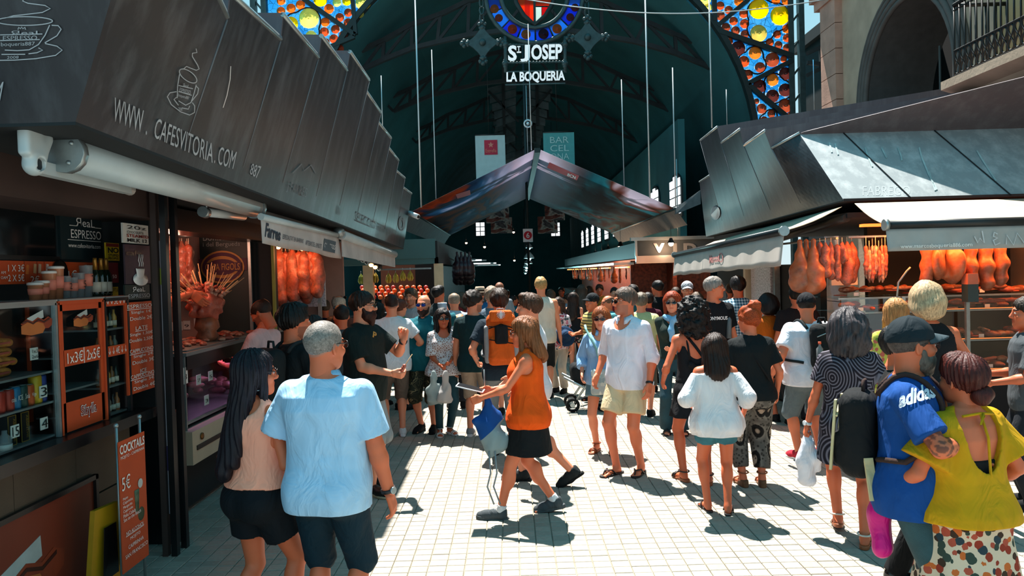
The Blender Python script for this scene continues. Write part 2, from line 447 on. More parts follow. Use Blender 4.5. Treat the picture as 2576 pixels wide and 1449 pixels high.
# ================================================================== the setting
def paver_mat():
    t = NT('paver stone'); g = t.node('NewGeometry'); sc = t.node('VectorMath', operation='DIVIDE'); t.l.new(g.outputs['Position'], sc.inputs[0]); sc.inputs[1].default_value = (0.125, 0.105, 10)
    fl = t.node('VectorMath', operation='FLOOR'); t.l.new(sc.outputs[0], fl.inputs[0]); wn_ = t.node('TexWhiteNoise', noise_dimensions='3D'); t.l.new(fl.outputs[0], wn_.inputs['Vector'])
    n = t.node('TexNoise', i_Scale=1.3, i_Detail=5.0); t.l.new(g.outputs['Position'], n.inputs['Vector']); n2 = t.node('TexNoise', i_Scale=35.0, i_Detail=4.0); t.l.new(g.outputs['Position'], n2.inputs['Vector'])
    a = t.ramp(wn_.outputs['Value'], [(0.0, '#a29d93'), (0.5, '#aaa59b'), (1.0, '#b3ada2')]); b = t.mix(t.math('MULTIPLY', n.outputs['Fac'], 0.40), a, '#968870'); c = t.mix(t.math('MULTIPLY', n2.outputs['Fac'], 0.4), b, '#6e675c', 'MULTIPLY')
    t.P(Base_Color=c, Roughness=0.75, Specular_IOR_Level=0.3); t.bump(n2.outputs['Fac'], 0.25, 0.004); return t.m
M_PAVE = paver_mat()
M_JOINT = mat('joint dirt', '#958a78', 0.95, 0, 0.3, 9.0, 0.3)
b = MB(); b.box((-14, 0.5, -0.25), (14, 70, -0.010)); floor = b.build('floor', M_JOINT); floor['kind'] = 'structure'; floor['label'] = 'pale grey stone paving of the market square and hall'
PW, PD = 0.125, 0.105
pm = MB(); pm.bev((0.003, 0.003, -0.03), (PW - 0.003, PD - 0.003, 0.0), 0.004); pme = pm.mesh('paver'); pme.materials.append(M_PAVE)
rnd = random.Random(3); stuff = MB(); n_p = 0
y0p = 4.83
for r in range(0, 125):
    y = y0p + (r - 14) * PD
    for c in range(-30, 42):
        x = c * PW
        dz = rnd.uniform(-0.0015, 0.0015)
        if 14 <= r < 27 and -7 <= c < 16 and n_p < 299:
            o = bpy.data.objects.new('paver', pme); o.location = (x, y, dz); link(o, floor); n_p += 1
        else: stuff.bev((x + 0.003, y + 0.003, -0.03), (x + PW - 0.003, y + PD - 0.003, dz), 0.004)
o = stuff.build('paving', M_PAVE, floor); o['kind'] = 'stuff'
# far paving, shaded hall floor
b = MB(); b.box((-14, y0p + 111 * PD, -0.03), (14, 70, -0.002)); b.box((-14, 0.5, -0.03), (-30 * PW, y0p + 111 * PD, -0.002)); b.box((42 * PW, 0.5, -0.03), (14, y0p + 111 * PD, -0.002)); b.box((-30 * PW, 0.5, -0.03), (42 * PW, y0p - 14 * PD, -0.002)); o = b.build('outer_paving', M_PAVE, floor); o['kind'] = 'stuff'

IRON = mat('dark green iron', '#16292b', 0.55, 0.3, 0.2, 5)
IRON2 = mat('weathered iron', '#33484a', 0.5, 0.4, 0.25, 8)
TRUSSM = mat('truss steel', '#2c3436', 0.6, 0.2, 0.2, 4)
VAULT = mat('dark vault boards', '#2f6c70', 0.9, 0, 0.25, 0.5)
WHITE = mat('white paint', '#e9ecee', 0.5, 0, 0.04)
HX, HZ, HR = 0.65, 5.0, 5.92
def sarc(a, r=HR): return (HX + r * math.cos(a), HZ + r * math.sin(a))
# vault of the hall, side walls, end wall
b = MB(); N = 20
prof = [(HX + 6.32, -0.0)] + [(HX + 6.32 * math.cos(math.pi * i / N), HZ + 6.32 * math.sin(math.pi * i / N)) for i in range(N + 1)] + [(HX - 6.32, 0.0)]
for i in range(len(prof) - 1):
    (x0, z0), (x1, z1) = prof[i], prof[i + 1]; b.poly([(x0, 21.2, z0), (x1, 21.2, z1), (x1, 66, z1), (x0, 66, z0)])
o = b.build('ceiling', VAULT); tag(o, 'dark barrel vault over the market hall', kind='structure'); solidify(o, 0.06, 1.0)
b = MB(); b.box((HX - 6.6, 65.6, 0), (HX + 6.6, 66, 11.5)); wb = b.build('wall_back', VAULT); tag(wb, 'dark far end wall of the market hall', kind='structure')
GLOW = mat('daylit window glass', '#cfe0e2', 0.3, 0, 0.0, emit='#e8ecee', es=1.2)
# tall windows in the end wall
for k, (x, z0, z1, w) in enumerate(((-0.75, 9.0, 10.3, 0.9), (0.35, 9.0, 10.6, 0.9), (1.45, 9.0, 10.4, 0.9), (-2.6, 5.2, 6.4, 0.8), (3.9, 5.0, 6.2, 0.8))):
    b = MB(); b.box((x - w / 2 - .06, 65.45, z0 - .06), (x + w / 2 + .06, 65.6, z1 + .06)); fr = b.build('window_%d' % (k + 1), IRON); tag(fr, 'distant daylit window in the hall end wall', kind='structure')
    for i in range(2):
        for j in range(3):
            b = MB(); b.box((x - w / 2 + i * w / 2 + .03, 65.42, z0 + j * (z1 - z0) / 3 + .03), (x - w / 2 + (i + 1) * w / 2 - .03, 65.44, z0 + (j + 1) * (z1 - z0) / 3 - .03)); b.build('pane', GLOW, fr)
# aisle wall on the right with a row of arched windows
b = MB(); b.box((5.05, 22.5, 0), (5.25, 64, 6.4)); wr = b.build('wall_aisle', VAULT); tag(wr, 'dark aisle wall along the right of the hall', kind='structure')
for k in range(10):
    y = 52.5 - k * 3.3; z0, z1, w = 3.55, 4.35, 1.5
    def out(g): return [(5.0, y - w / 2 + g, z0 + g), (5.0, y + w / 2 - g, z0 + g)] + [(5.0, y + (w / 2 - g) * math.cos(math.pi * i / 8), z1 + (w / 2 - g) * 0.6 * math.sin(math.pi * i / 8)) for i in range(9)]
    b = MB(); b.prism(out(-0.06), (0.05, 0, 0)); fr = b.build('window_%d' % (6 + k), IRON); tag(fr, 'arched clerestory window beside the hall aisle', kind='structure')
    for j in range(3):
        b = MB(); ya, yb = y - w / 2 + j * w / 3 + 0.05, y - w / 2 + (j + 1) * w / 3 - 0.05
        for q in range(3):
            zz = z0 + 0.04 + q * 0.27; b.box((4.97, ya, zz), (4.99, yb, zz + 0.23))
        for yy in (ya, yb): pass
        ztop = z1 + 0.6 * (w / 2) * math.sqrt(max(0, 1 - (((ya + yb) / 2 - y) / (w / 2)) ** 2)) * 0.85
        b.box((4.97, ya, z0 + 0.85), (4.99, yb, ztop)); b.build('pane', GLOW, fr)
# ------------------------------------------------------------------ roof trusses of the hall
def truss(yy, label):
    root = empty('roof_truss', (HX, yy, 0), label, 'truss', 'arched roof trusses of the hall')
    lowc = [(912, 174), (963, 151), (1036, 122), (1100, 106), (1177, 88), (1260, 78), (1345, 75), (1430, 77), (1514, 90), (1600, 105), (1701, 134), (1774, 164), (1865, 211)]
    upc = [(880, 140), (966, 101), (1036, 62), (1108, 36), (1180, 2), (1262, -18), (1345, -24), (1428, -18), (1512, 2), (1623, 54), (1698, 87), (1774, 117), (1850, 160)]
    L = [ony(*p, 23.0) for p in lowc]; U = [ony(*p, 23.0) for p in upc]
    L = [Vector((v.x - HX, 0, v.z)) for v in L]; U = [Vector((v.x - HX, 0, v.z)) for v in U]
    for nm, P in (('bottom_chord', L), ('top_chord', U)):
        b = MB()
        for i in range(len(P) - 1): b.bar(P[i], P[i + 1], 0.16, 0.13)
        b.build(nm, TRUSSM, root)
    for i in range(len(L)):
        b = MB(); b.bar(L[i], U[i], 0.10, 0.10); b.build('strut', TRUSSM, root)
        if i < len(L) - 1:
            b = MB(); (b.bar(L[i + 1], U[i], 0.08, 0.08) if i >= 6 else b.bar(L[i], U[i + 1], 0.08, 0.08)); b.build('brace', TRUSSM, root)
    return root
for yy, lb in ((23.0, 'iron roof truss nearest the arch, behind the hanging sign'), (29.0, 'second iron roof truss, deeper in the dark hall'), (36.0, 'third iron roof truss, faint far back in the hall')): truss(yy, lb)
# boarded lantern under the ridge
BOARD = mat('grey lantern boards', '#55666a', 0.8, 0, 0.3, 3, stretch=(1, 6, 1))
lan = empty('roof_lantern', (0.6, 34, 0), 'grey boarded roof lantern behind the sign, high in the dark hall', 'lantern')
for dy, k in ((0.0, 1.0), (4.0, 0.96), (8.0, 0.92)):
    for sg in (-1, 1):
        for i in range(5):
            b = MB(); z = 10.55 - i * 0.36 - dy * 0.05; x1 = sg * (0.15 + 0.02 * i); x2 = sg * (1.45 - 0.09 * i) * k
            b.prism([(x1, dy, z), (x2, dy, z - 0.28), (x2, dy, z - 0.60), (x1, dy, z - 0.32)], (0, 0.06, 0)); b.build('board', BOARD, lan)
        b = MB(); b.bar((sg * 0.75, dy - 0.1, 10.6), (sg * 0.75, dy - 0.1, 8.5), 0.12); b.build('post', TRUSSM, lan)
        b = MB(); b.bar((sg * 0.1, dy - 0.12, 8.7), (sg * 1.4, dy - 0.12, 10.1), 0.08); b.build('brace', TRUSSM, lan)
# ------------------------------------------------------------------ entrance arch with stained glass
AY = 20.0
arch = empty('entrance_arch', (HX, AY, 0), 'iron entrance arch with blue and amber stained glass corners', 'arch')
def aw(px, py, dy=0.0): v = ony(px, py, AY); return Vector((v.x - HX, dy, v.z))
XL, XR = -6.3 - HX, 7.5 - HX
b = MB(); M_ = 40
for i in range(M_):
    a0, a1 = math.pi * i / M_, math.pi * (i + 1) / M_
    b.bar((HR * math.cos(a0), 0, HZ + HR * math.sin(a0)), (HR * math.cos(a1), 0, HZ + HR * math.sin(a1)), 0.2, 0.14, up=(math.cos((a0 + a1) / 2), 0, math.sin((a0 + a1) / 2)))
for sg in (-1, 1): b.bar((sg * HR, 0, 0), (sg * HR, 0, HZ), 0.2, 0.14)
b.build('arch_ring', IRON, arch)
for X in (XL, XR):
    b = MB(); sg = 1 if X > 0 else -1
    for dx in (0, sg * 0.28):
        b.box((X + dx - 0.07, -0.09, 0), (X + dx + 0.07, 0.09, 10.6))
    for i in range(14): b.bar((X, 0, 0.6 + i * 0.7), (X + sg * 0.28, 0, 0.95 + i * 0.7), 0.05)
    b.build('column', IRON2, arch)
b = MB(); b.box((XL, -0.09, 10.5), (XR, 0.09, 10.8)); b.build('top_beam', IRON, arch)
def glass_blue():
    t = NT('blue cathedral glass'); v = t.node('TexVoronoi', feature='DISTANCE_TO_EDGE', i_Scale=6.5); t.l.new(t.tc.outputs['Object'], v.inputs['Vector']); n = t.noise(1.2, None, 2)
    col = t.mix(t.ramp(v.outputs['Distance'], [(0.0, (0, 0, 0)), (0.035, (1, 1, 1))]), '#0a2233', t.ramp(n, [(0.3, '#0a63c4'), (0.5, '#1f93dd'), (0.7, '#56b8ee')]))
    t.n.remove(t.p); tp = t.node('BsdfTransparent'); t.l.new(col, tp.inputs[0]); tr = t.node('BsdfTranslucent'); t.l.new(col, tr.inputs[0]); gl = t.node('BsdfGlossy'); gl.inputs['Roughness'].default_value = 0.2
    m1 = t.node('MixShader'); m1.inputs[0].default_value = 0.45; t.l.new(tp.outputs[0], m1.inputs[1]); t.l.new(tr.outputs[0], m1.inputs[2]); m2 = t.node('MixShader'); m2.inputs[0].default_value = 0.04; t.l.new(m1.outputs[0], m2.inputs[1]); t.l.new(gl.outputs[0], m2.inputs[2]); t.l.new(m2.outputs[0], t.out.inputs[0]); return t.m
GB = glass_blue()
def blue_panes():
    g = 0.07
    for sg, X, L_, ox, sc in ((1, XR, R_RIGHT, 1600, 0.2346), (-1, XL, R_LEFT, 560, 0.29)):
        cs = [(aw(ox + cx * sc, cy * sc), r * sc * AY / FPX * 0.96) for cx, cy, r, k in L_]; V, F, idx = [], [], {}
        def vid(i, k):
            if (i, k) not in idx: idx[i, k] = len(V); V.append((sg * i * g, 0.0, HZ + k * g))
            return idx[i, k]
        for i in range(int(1.5 / g), int(abs(X) / g) + 1):
            for k in range(0, int(5.6 / g)):
                x, z = (i + .5) * g, (k + .5) * g
                if x * x + z * z < HR * HR: continue
                if any((sg * x - c.x) ** 2 + (HZ + z - c.z) ** 2 < r * r for c, r in cs): continue
                F.append((vid(i, k), vid(i + 1, k), vid(i + 1, k + 1), vid(i, k + 1)))
        me = bpy.data.meshes.new('glass_pane'); me.from_pydata(V, [], F); me.update(); o = obj('glass_pane', me, GB, arch); o['label'] = 'blue crackled glass'
RC = {'y': '#ffb400', 'p': '#e8d65e', 'q': '#b9a046', 'o': '#f25a12', 'b': '#b9421c', 'e': '#cc6a1e', 'd': '#8c3a22', 'D': '#4a1f1c'}
rmesh = {}
for k, c in RC.items():
    t = NT('amber roundel ' + c); n = t.noise(3.0, None, 2); cc = t.mix(n, c, tuple(min(1, x * 1.25) for x in lin(c)[:3])); t.P(Base_Color=cc, Roughness=0.15)
    tr = t.node('BsdfTranslucent'); t.l.new(cc, tr.inputs[0]); tp = t.node('BsdfTransparent'); t.l.new(cc, tp.inputs[0]); m1 = t.node('MixShader'); m1.inputs[0].default_value = 0.12; t.l.new(tr.outputs[0], m1.inputs[1]); t.l.new(tp.outputs[0], m1.inputs[2])
    m2 = t.node('MixShader'); m2.inputs[0].default_value = 0.85; t.l.new(t.p.outputs[0], m2.inputs[1]); t.l.new(m1.outputs[0], m2.inputs[2]); t.l.new(m2.outputs[0], t.out.inputs[0])
    b = MB(); b.lathe([(1.0, 0.0), (0.97, 0.10), (0.85, 0.06), (0.78, 0.13), (0.62, 0.09), (0.55, 0.16), (0.38, 0.12), (0.30, 0.22), (0.14, 0.26), (0.02, 0.20)], n=22, M=Matrix.Rotation(math.radians(90), 3, 'X'), cap=False)
    me = b.mesh('roundel'); me.materials.append(t.m); rmesh[k] = me
R_RIGHT = [(735, 0, 65, 'p'), (770, 82, 42, 'p'), (900, 65, 45, 'b'), (900, 172, 50, 'd'), (990, 112, 45, 'b'), (1100, 20, 52, 'o'), (1312, 100, 107, 'y'), (1540, 170, 103, 'y'), (1310, 362, 90, 'q'), (1150, 150, 48, 'b'), (1042, 230, 46, 'b'), (960, 298, 48, 'd'), (1063, 333, 47, 'd'), (1160, 258, 50, 'b'), (1162, 370, 44, 'd'), (1495, 5, 48, 'o'), (1600, 10, 46, 'o'), (1608, 313, 46, 'o'), (1508, 372, 43, 'b'), (1613, 412, 43, 'b'), (1430, 457, 44, 'b'), (1523, 487, 43, 'd'), (1615, 517, 44, 'd'), (1000, 448, 37, 'b'), (1090, 523, 78, 'D'), (1272, 573, 67, 'e'), (1152, 663, 60, 'b'), (1325, 725, 55, 'd'), (1457, 645, 76, 'd'), (1578, 638, 36, 'b'), (1197, 802, 52, 'd'), (1460, 860, 65, 'e'), (1320, 927, 72, 'D'), (1597, 793, 68, 'D'), (1595, 968, 70, 'D'), (1460, 1033, 70, 'D'), (1597, 1137, 74, 'd'), (1288, 1088, 30, 'd'), (1342, 1167, 53, 'd'), (1447, 1223, 43, 'd'), (1370, 1292, 42, 'd'), (1645, 1230, 28, 'd'), (1590, 1320, 45, 'b'), (1485, 1330, 35, 'd')]
R_LEFT = [(510, 10, 38, 'o'), (510, 100, 37, 'o'), (597, 75, 40, 'o'), (678, 45, 40, 'o'), (850, 0, 60, 'y'), (993, 25, 37, 'p'), (1080, 12, 40, 'y'), (1222, 22, 68, 'p'), (752, 162, 86, 'p'), (595, 210, 62, 'y'), (925, 80, 42, 'o'), (1092, 113, 36, 'b'), (1018, 155, 38, 'b'), (1195, 125, 33, 'p'), (892, 195, 39, 'o'), (1092, 203, 40, 'b'), (885, 280, 40, 'b'), (980, 257, 38, 'b'), (967, 340, 39, 'b'), (1050, 307, 38, 'b'), (895, 370, 36, 'b'), (1022, 425, 32, 'b'), (770, 320, 50, 'p'), (965, 445, 30, 'b')]
blue_panes()
for L_, ox, sc in ((R_RIGHT, 1600, 0.2346), (R_LEFT, 560, 0.29)):
    for cx, cy, r, k in L_:
        o = bpy.data.objects.new('roundel', rmesh[k]); rr = r * sc * AY / FPX; o.location = aw(ox + cx * sc, cy * sc, -0.03); o.scale = (rr, rr, rr); link(o, arch)
LEAD = mat('lead black', '#0b0f12', 0.6, 0.2, 0.1)
for pts, r in (([(1803, 67), (1882, 0)], 0.07), ([(1808, 80), (1992, 143)], 0.08), ([(1879, 212), (1992, 153)], 0.07), ([(1880, 214), (1996, 310)], 0.07), ([(1795, 0), (1797, 55)], 0.07), ([(765, 0), (895, 90)], 0.07), ([(893, 94), (826, 122)], 0.06), ([(888, 0), (896, 88)], 0.06)):
    b = MB(); b.bar(aw(*pts[0], -0.05), aw(*pts[1], -0.05), r * 1.6, 0.12, up=(0, 1, 0)); b.build('glazing_bar', IRON, arch)
def blob(cs, n=36):
    """smooth loop round three roundels"""
    cxx = sum(c[0] for c in cs) / len(cs); cyy = sum(c[1] for c in cs) / len(cs); out = []
    for i in range(n):
        a = 2 * math.pi * i / n; d = (math.cos(a), math.sin(a)); out.append((cxx, cyy, max((c[0] - cxx) * d[0] + (c[1] - cyy) * d[1] + c[2] for c in cs) * 0.93, d))
    return [(x + d[0] * r, y + d[1] * r) for x, y, r, d in out]
for cs, ox, sc in (([(1272, 573, 80), (1152, 663, 75), (1325, 725, 68)], 1600, .2346), ([(1460, 860, 80), (1595, 968, 86), (1460, 1033, 84)], 1600, .2346), ([(1447, 1223, 55), (1370, 1292, 55), (1485, 1330, 50)], 1600, .2346), ([(1312, 100, 120), (1540, 170, 116), (1310, 362, 104)], 1600, .2346), ([(752, 162, 100), (595, 210, 76), (770, 320, 64)], 560, .29)):
    b = MB(); b.tube([aw(ox + x * sc, y * sc, -0.02) for x, y in blob(cs)], 0.022, 5, closed=True); b.build('lead_came', LEAD, arch)
# ------------------------------------------------------------------ hanging market sign
SY = 19.4
sign = empty('market_sign', (HX, SY, 0), 'hanging iron market sign with stained glass ring, crest and white lettering', 'sign')
def sw_(px, py, dy=0.0): v = ony(px, py, SY); return Vector((v.x - HX, dy, v.z))
def glass_mat(c):
    k = 'stained ' + c
    if k in MATS: return MATS[k]
    t = NT(k); t.P(Base_Color=lin(c), Roughness=0.15); tr = t.node('BsdfTranslucent'); tr.inputs[0].default_value = lin(c); tp = t.node('BsdfTransparent'); tp.inputs[0].default_value = lin(c)
    m1 = t.node('MixShader'); m1.inputs[0].default_value = 0.15; t.l.new(tr.outputs[0], m1.inputs[1]); t.l.new(tp.outputs[0], m1.inputs[2]); m2 = t.node('MixShader'); m2.inputs[0].default_value = 0.8; t.l.new(t.p.outputs[0], m2.inputs[1]); t.l.new(m1.outputs[0], m2.inputs[2]); t.l.new(m2.outputs[0], t.out.inputs[0]); MATS[k] = t.m; return t.m
c0 = sw_(1344, -16); ro, ri = 119 * SY / FPX, 88 * SY / FPX
NB = 16
for i in range(NB):
    a0, a1 = 2 * math.pi * i / NB + 0.02, 2 * math.pi * (i + 1) / NB - 0.02; b = MB()
    pts = [c0 + Vector((r * math.cos(a), 0, r * math.sin(a))) for r, a in ((ri, a0), (ri, (a0 + a1) / 2), (ri, a1), (ro, a1), (ro, (a0 + a1) / 2), (ro, a0))]
    b.prism(pts, (0, 0.02, 0)); b.build('ring_pane', glass_mat(('#2f6fe0', '#4aa0ea', '#2b58d8', '#3f8ff0')[i % 4]), sign)
for r in (ri - 0.04, ro + 0.03):
    b = MB(); b.tube([c0 + Vector((r * math.cos(a), 0, r * math.sin(a))) for a in [2 * math.pi * i / 40 for i in range(40)]], 0.06, 6, closed=True); b.build('ring_rim', IRON2, sign)
for px, py, r, k in ((1244, 24, 11, 'e'), (1255, 47, 10, 'b'), (1289, 75, 12, 'o'), (1323, 88, 12, 'e'), (1367, 87, 13, 'D'), (1401, 74, 12, 'o'), (1434, 45, 10, 'd'), (1446, 21, 10, 'd')):
    o = bpy.data.objects.new('roundel', rmesh[k]); rr = r * SY / FPX; o.location = sw_(px, py, -0.05); o.scale = (rr, rr, rr); link(o, sign)
for pts, c in (([(1292, -40), (1344, -40), (1344, 60), (1320, 40), (1300, 10)], '#ff6a10'), ([(1320, -40), (1333, -40), (1333, 50), (1320, 38)], '#f04808'), ([(1346, -40), (1395, -40), (1388, 14), (1346, 14)], '#f25a14'), ([(1346, 18), (1362, 18), (1362, 46), (1346, 60)], '#dff2ee'), ([(1363, 18), (1386, 18), (1380, 28), (1363, 46)], '#d81828')):
    b = MB(); b.prism([sw_(x, y, -0.03 if c == '#f04808' else 0) for x, y in pts], (0, 0.02, 0)); b.build('shield_pane', glass_mat(c), sign)
b = MB(); b.tube([sw_(*p, -0.02) for p in ((1290, -40), (1298, 8), (1318, 40), (1345, 63), (1372, 40), (1391, 8), (1398, -40))], 0.06, 6); b.bar(sw_(1345, 63, -0.03), sw_(1344, -40, -0.03), 0.06); b.build('shield_frame', IRON, sign)
def finial(b, c, d, s):
    d = Vector(d); n = Vector((d.z, 0, -d.x)); b.sphere(c + d * s, s * 0.28, 8, 5)
    for q in (-1, 1): b.sphere(c + d * s * 0.8 + n * q * s * 0.28, s * 0.24, 8, 5); b.sphere(c + d * s * 0.42 + n * q * s * 0.2, s * 0.2, 8, 5)
    b.sphere(c + d * s * 0.45, s * 0.3, 8, 5)
for px, py in ((1214, 108), (1478, 95)):
    c = sw_(px, py); s_ = 0.33; b = MB(); pts = []
    for i in range(32):
        a = 2 * math.pi * i / 32; r = s_ * 1.45 / (abs(math.cos(a)) ** .72 + abs(math.sin(a)) ** .72) ** 1.39; pts.append(c + Vector((r * math.cos(a), -0.04, r * math.sin(a))))
    b.prism(pts, (0, 0.08, 0))
    for d in ((1, 0, 0), (-1, 0, 0), (0, 0, 1), (0, 0, -1)): finial(b, c + Vector(d) * s_ * 0.85, d, 0.24)
    b.sphere(c + Vector((0, -0.06, 0)), 0.09, 8, 5); cr = b.build('cross_ornament', IRON2, sign)
    b = MB()
    for i in range(7): b.tube([c + Vector((0.05 * math.cos(a), 0.05 * math.sin(a) * (i % 2), 0.62 + 0.2 * i + 0.12 * math.sin(a))) for a in [2 * math.pi * j / 8 for j in range(8)]], 0.022, 5, closed=True)
    b.build('chain', IRON2, cr)
for px in (1271, 1421):
    b = MB(); b.tube([sw_(px, 92), sw_(px + 1, 182)], 0.045, 8)
    for py in (112, 160): b.sphere(sw_(px, py), 0.085, 8, 5); b.sphere(sw_(px, py + 7), 0.06, 8, 5); b.sphere(sw_(px, py - 7), 0.06, 8, 5)
    b.build('hanger', IRON2, sign)
for py in (113, 158):
    b = MB(); p0, p1 = sw_(1272, py), sw_(1420, py - 3)
    b.bar(p0, p1, 0.035)
    for i in range(18): b.sphere(p0 + (p1 - p0) * ((i + 0.5) / 18), 0.035, 6, 4)
    b.build('beaded_bar', IRON2, sign)
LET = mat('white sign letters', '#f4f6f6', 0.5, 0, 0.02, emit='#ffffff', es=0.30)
def sg_letters(s, x0, x1, ytop, ybot, bold): a = sw_(x0, ybot, -0.06); bx = sw_(x1, ybot - (x1 - x0) * 0.028, -0.06); tp = sw_(x0, ytop, -0.06); letters('lettering', s, a, bx - a, tp - a, LET, sign, bold)
sg_letters('S', 1278, 1300, 116, 156, 0.035); sg_letters('T', 1301, 1309, 118, 131, 0.03); sg_letters('J', 1309, 1333, 115, 157, 0.035); sg_letters('OSEP', 1336, 1414, 114, 153, 0.035); sg_letters('LA BOQUERIA', 1274, 1421, 183, 212, 0.035)
b = MB(); b.bar(sw_(1300, 133, -0.05), sw_(1311, 132.6, -0.05), 0.03); b.build('lettering', LET, sign)
for z in (181, 213.5):
    b = MB(); b.bar(sw_(1271, z), sw_(1422, z - 4), 0.03); b.build('thin_bar', IRON2, sign)
# ------------------------------------------------------------------ tent canopy under the arch
def art(name, base, cols, seed, sc=0.55):
    t = NT(name); mp = t.obj_co((1, 0.35, 1)); n = t.node('TexNoise', i_Scale=sc, i_Detail=3.0, i_Distortion=1.5); n.noise_dimensions = '4D'; n.inputs['W'].default_value = seed; t.l.new(mp, n.inputs['Vector'])
    c = t.ramp(n.outputs['Fac'], [(0.36, cols[0]), (0.44, cols[1]), (0.5, cols[2]), (0.56, cols[3]), (0.64, base)], 'LINEAR')
    if sc < 1: sp = t.node('SeparateXYZ'); t.l.new(t.tc.outputs['Object'], sp.inputs[0]); a = t.math('ABSOLUTE', sp.outputs[0]); k = t.node('MapRange'); t.l.new(a, k.inputs[0]); k.inputs[1].default_value = .25; k.inputs[2].default_value = 1.2; c = t.mix(k.outputs[0], base, c)
    t.P(Base_Color=c, Roughness=0.8)
    tr = t.node('BsdfTranslucent'); t.l.new(c, tr.inputs[0]); mx = t.node('MixShader'); mx.inputs[0].default_value = 0.55; t.l.new(t.p.outputs[0], mx.inputs[1]); t.l.new(tr.outputs[0], mx.inputs[2]); t.l.new(mx.outputs[0], t.out.inputs[0]); return t.m
A_L = art('painted canvas warm', '#c9c3d2', ['#2a1a2c', '#8a4a2a', '#20425e', '#3a6a86'], 1.0); A_R = art('painted canvas teal', '#cfcad6', ['#241c26', '#2c5a66', '#3f8f9a', '#7a4a3e'], 4.0)
tent = empty('tent_canopy', (0.6, 16, 0), 'ridged tent canopy printed with colourful food pictures below the sign', 'canopy')
def tp(px, py, Y): v = ony(px, py, Y); return Vector((v.x - 0.6, v.y - 16, v.z))
rf, rb = tp(1352, 378, 16), Vector((-0.02, 10, 0)); rb.z = rf.z - 0.05; rb.x = rf.x
elf, erf = tp(1035, 533, 16), tp(1698, 525, 16)
elb, erb = elf + Vector((0, 10, 0)), erf + Vector((0, 10, 0))
def slope(a, b_, c, d, m, nm):
    b = MB(); a, b_, c, d = Vector(a), Vector(b_), Vector(c), Vector(d)
    b.grid(lambda u, v: (a * (1 - u) + b_ * u) * (1 - v) + (d * (1 - u) + c * u) * v + Vector((0, 0, -0.10 * math.sin(math.pi * u) * math.sin(math.pi * v))), 12, 8); o = b.build(nm, m, tent); solidify(o, 0.01); return o
tl = slope(rf + Vector((-.07, 0, 0)), elf, elb, rb + Vector((-.07, 0, 0)), A_L, 'canvas_slope'); tr_ = slope(rf + Vector((.07, 0, 0)), erf, erb, rb + Vector((.07, 0, 0)), A_R, 'canvas_slope')
b = MB(); b.bar(rf, rb, 0.12, 0.10); b.build('ridge_beam', IRON, tent)
VAL = mat('dark canvas skirt', '#4d5558', 0.85, 0, 0.2)
for e0, e1, sg in ((elf, elb, -1), (erf, erb, 1)):
    b = MB(); d = Vector((sg * 0.25, 0, -0.35)); b.prism([e0, e1, e1 + d, e0 + d], (0.01, 0, 0)); b.build('canvas_skirt', VAL, tent)
    b = MB(); b.tube([e0, e1], 0.03, 6); b.build('eave_tube', IRON2, tent)
bt = bvh_of([tr_, tl])
REDP = mat('red print', '#c8142c', 0.7, 0, 0.05)
project('red_banner', [(1377, 420), (1452, 452), (1458, 440), (1383, 406)], [(0, 1, 2, 3)], bt, REDP, tent, 0.02)
project('red_patch', [(1150, 498), (1183, 488), (1181, 476), (1145, 487)], [(0, 1, 2, 3)], bt, mat('red paint', '#a02030', 0.7), tent, 0.02)
print_text('banner_text', 'BCN', [(1428, 440), (1448, 448), (1450, 441), (1430, 433)], bt, WHITE, tent, 0.01, 0.025)
# awning strap to the right stall
b = MB(); a, c = ony(1700, 523, 16), ony(1762, 478, 15.2); b.prism([a, c, c + Vector((0, 0, -0.28)), a + Vector((-.02, 0, -0.14))], (0, 0.01, 0)); tag(b.build('canvas_wing', VAL), 'dark canvas wing stretched between the tent and the right stall roof', 'canvas')
# ------------------------------------------------------------------ steel cables
CAB = mat('steel cable', '#b9c4c6', 0.35, 0.6, 0.05)
for k, (x, yt, yb, Y, r, lb) in enumerate(((1060, -30, 522, 16, .017, 'long bright cable down to the left eave of the tent'), (1097, 125, 500, 17.5, .012, 'cable just right of the long left one'), (963, 190, 330, 18, .012, 'short cable beside the jagged left stall roof'), (1337, 60, 378, 16.1, .010, 'cable running down behind the lettering to the tent ridge'), (1328, 215, 392, 18, .008, 'thin cable with a round lamp beside the ridge cable'),
        (1570, 200, 474, 17.5, .012, 'cable left of the long right one'), (1635, -30, 498, 16, .017, 'long bright cable down to the right slope of the tent'), (1700, 170, 520, 16.1, .013, 'cable down to the right corner of the tent'), (1791, -30, 322, 15.6, .016, 'long cable meeting the tip of the right stall roof'), (1829, 225, 320, 18, .011, 'faint short cable above the right stall roof'), (1706, 400, 600, 19, .012, 'grey cable behind the right corner of the tent'), (2049, 150, 305, 19, .014, 'cable right of the stained glass column'))):
    p = ony(x, yb, Y); pt = ony(x, yt, Y); b = MB(); b.tube([(p.x, Y, p.z), (p.x, Y, pt.z)], r, 6); tag(b.build('suspension_cable', CAB), lb, 'cable', 'steel cables in front of the hall')
b = MB(); c = ony(1328, 311, 17.9); b.tube([c + Vector((0.085 * math.cos(a), 0, 0.085 * math.sin(a))) for a in [2 * math.pi * i / 16 for i in range(16)]], 0.022, 6, closed=True); b.sphere(c, 0.045, 8, 5); tag(b.build('round_lamp', CAB), 'small round lamp on the cable above the tent ridge', 'lamp')
pts = []
for i in range(25):
    u = i / 24; pts.append(ony(1290 + u * 860, -2 + 0 * u, 14) * 1.0); q = ony(1290 + u * 860, -8 + 46 * math.sin(math.pi * min(1, u * 1.0)) ** 0.9 - 8 * u, 14); pts[-1] = q
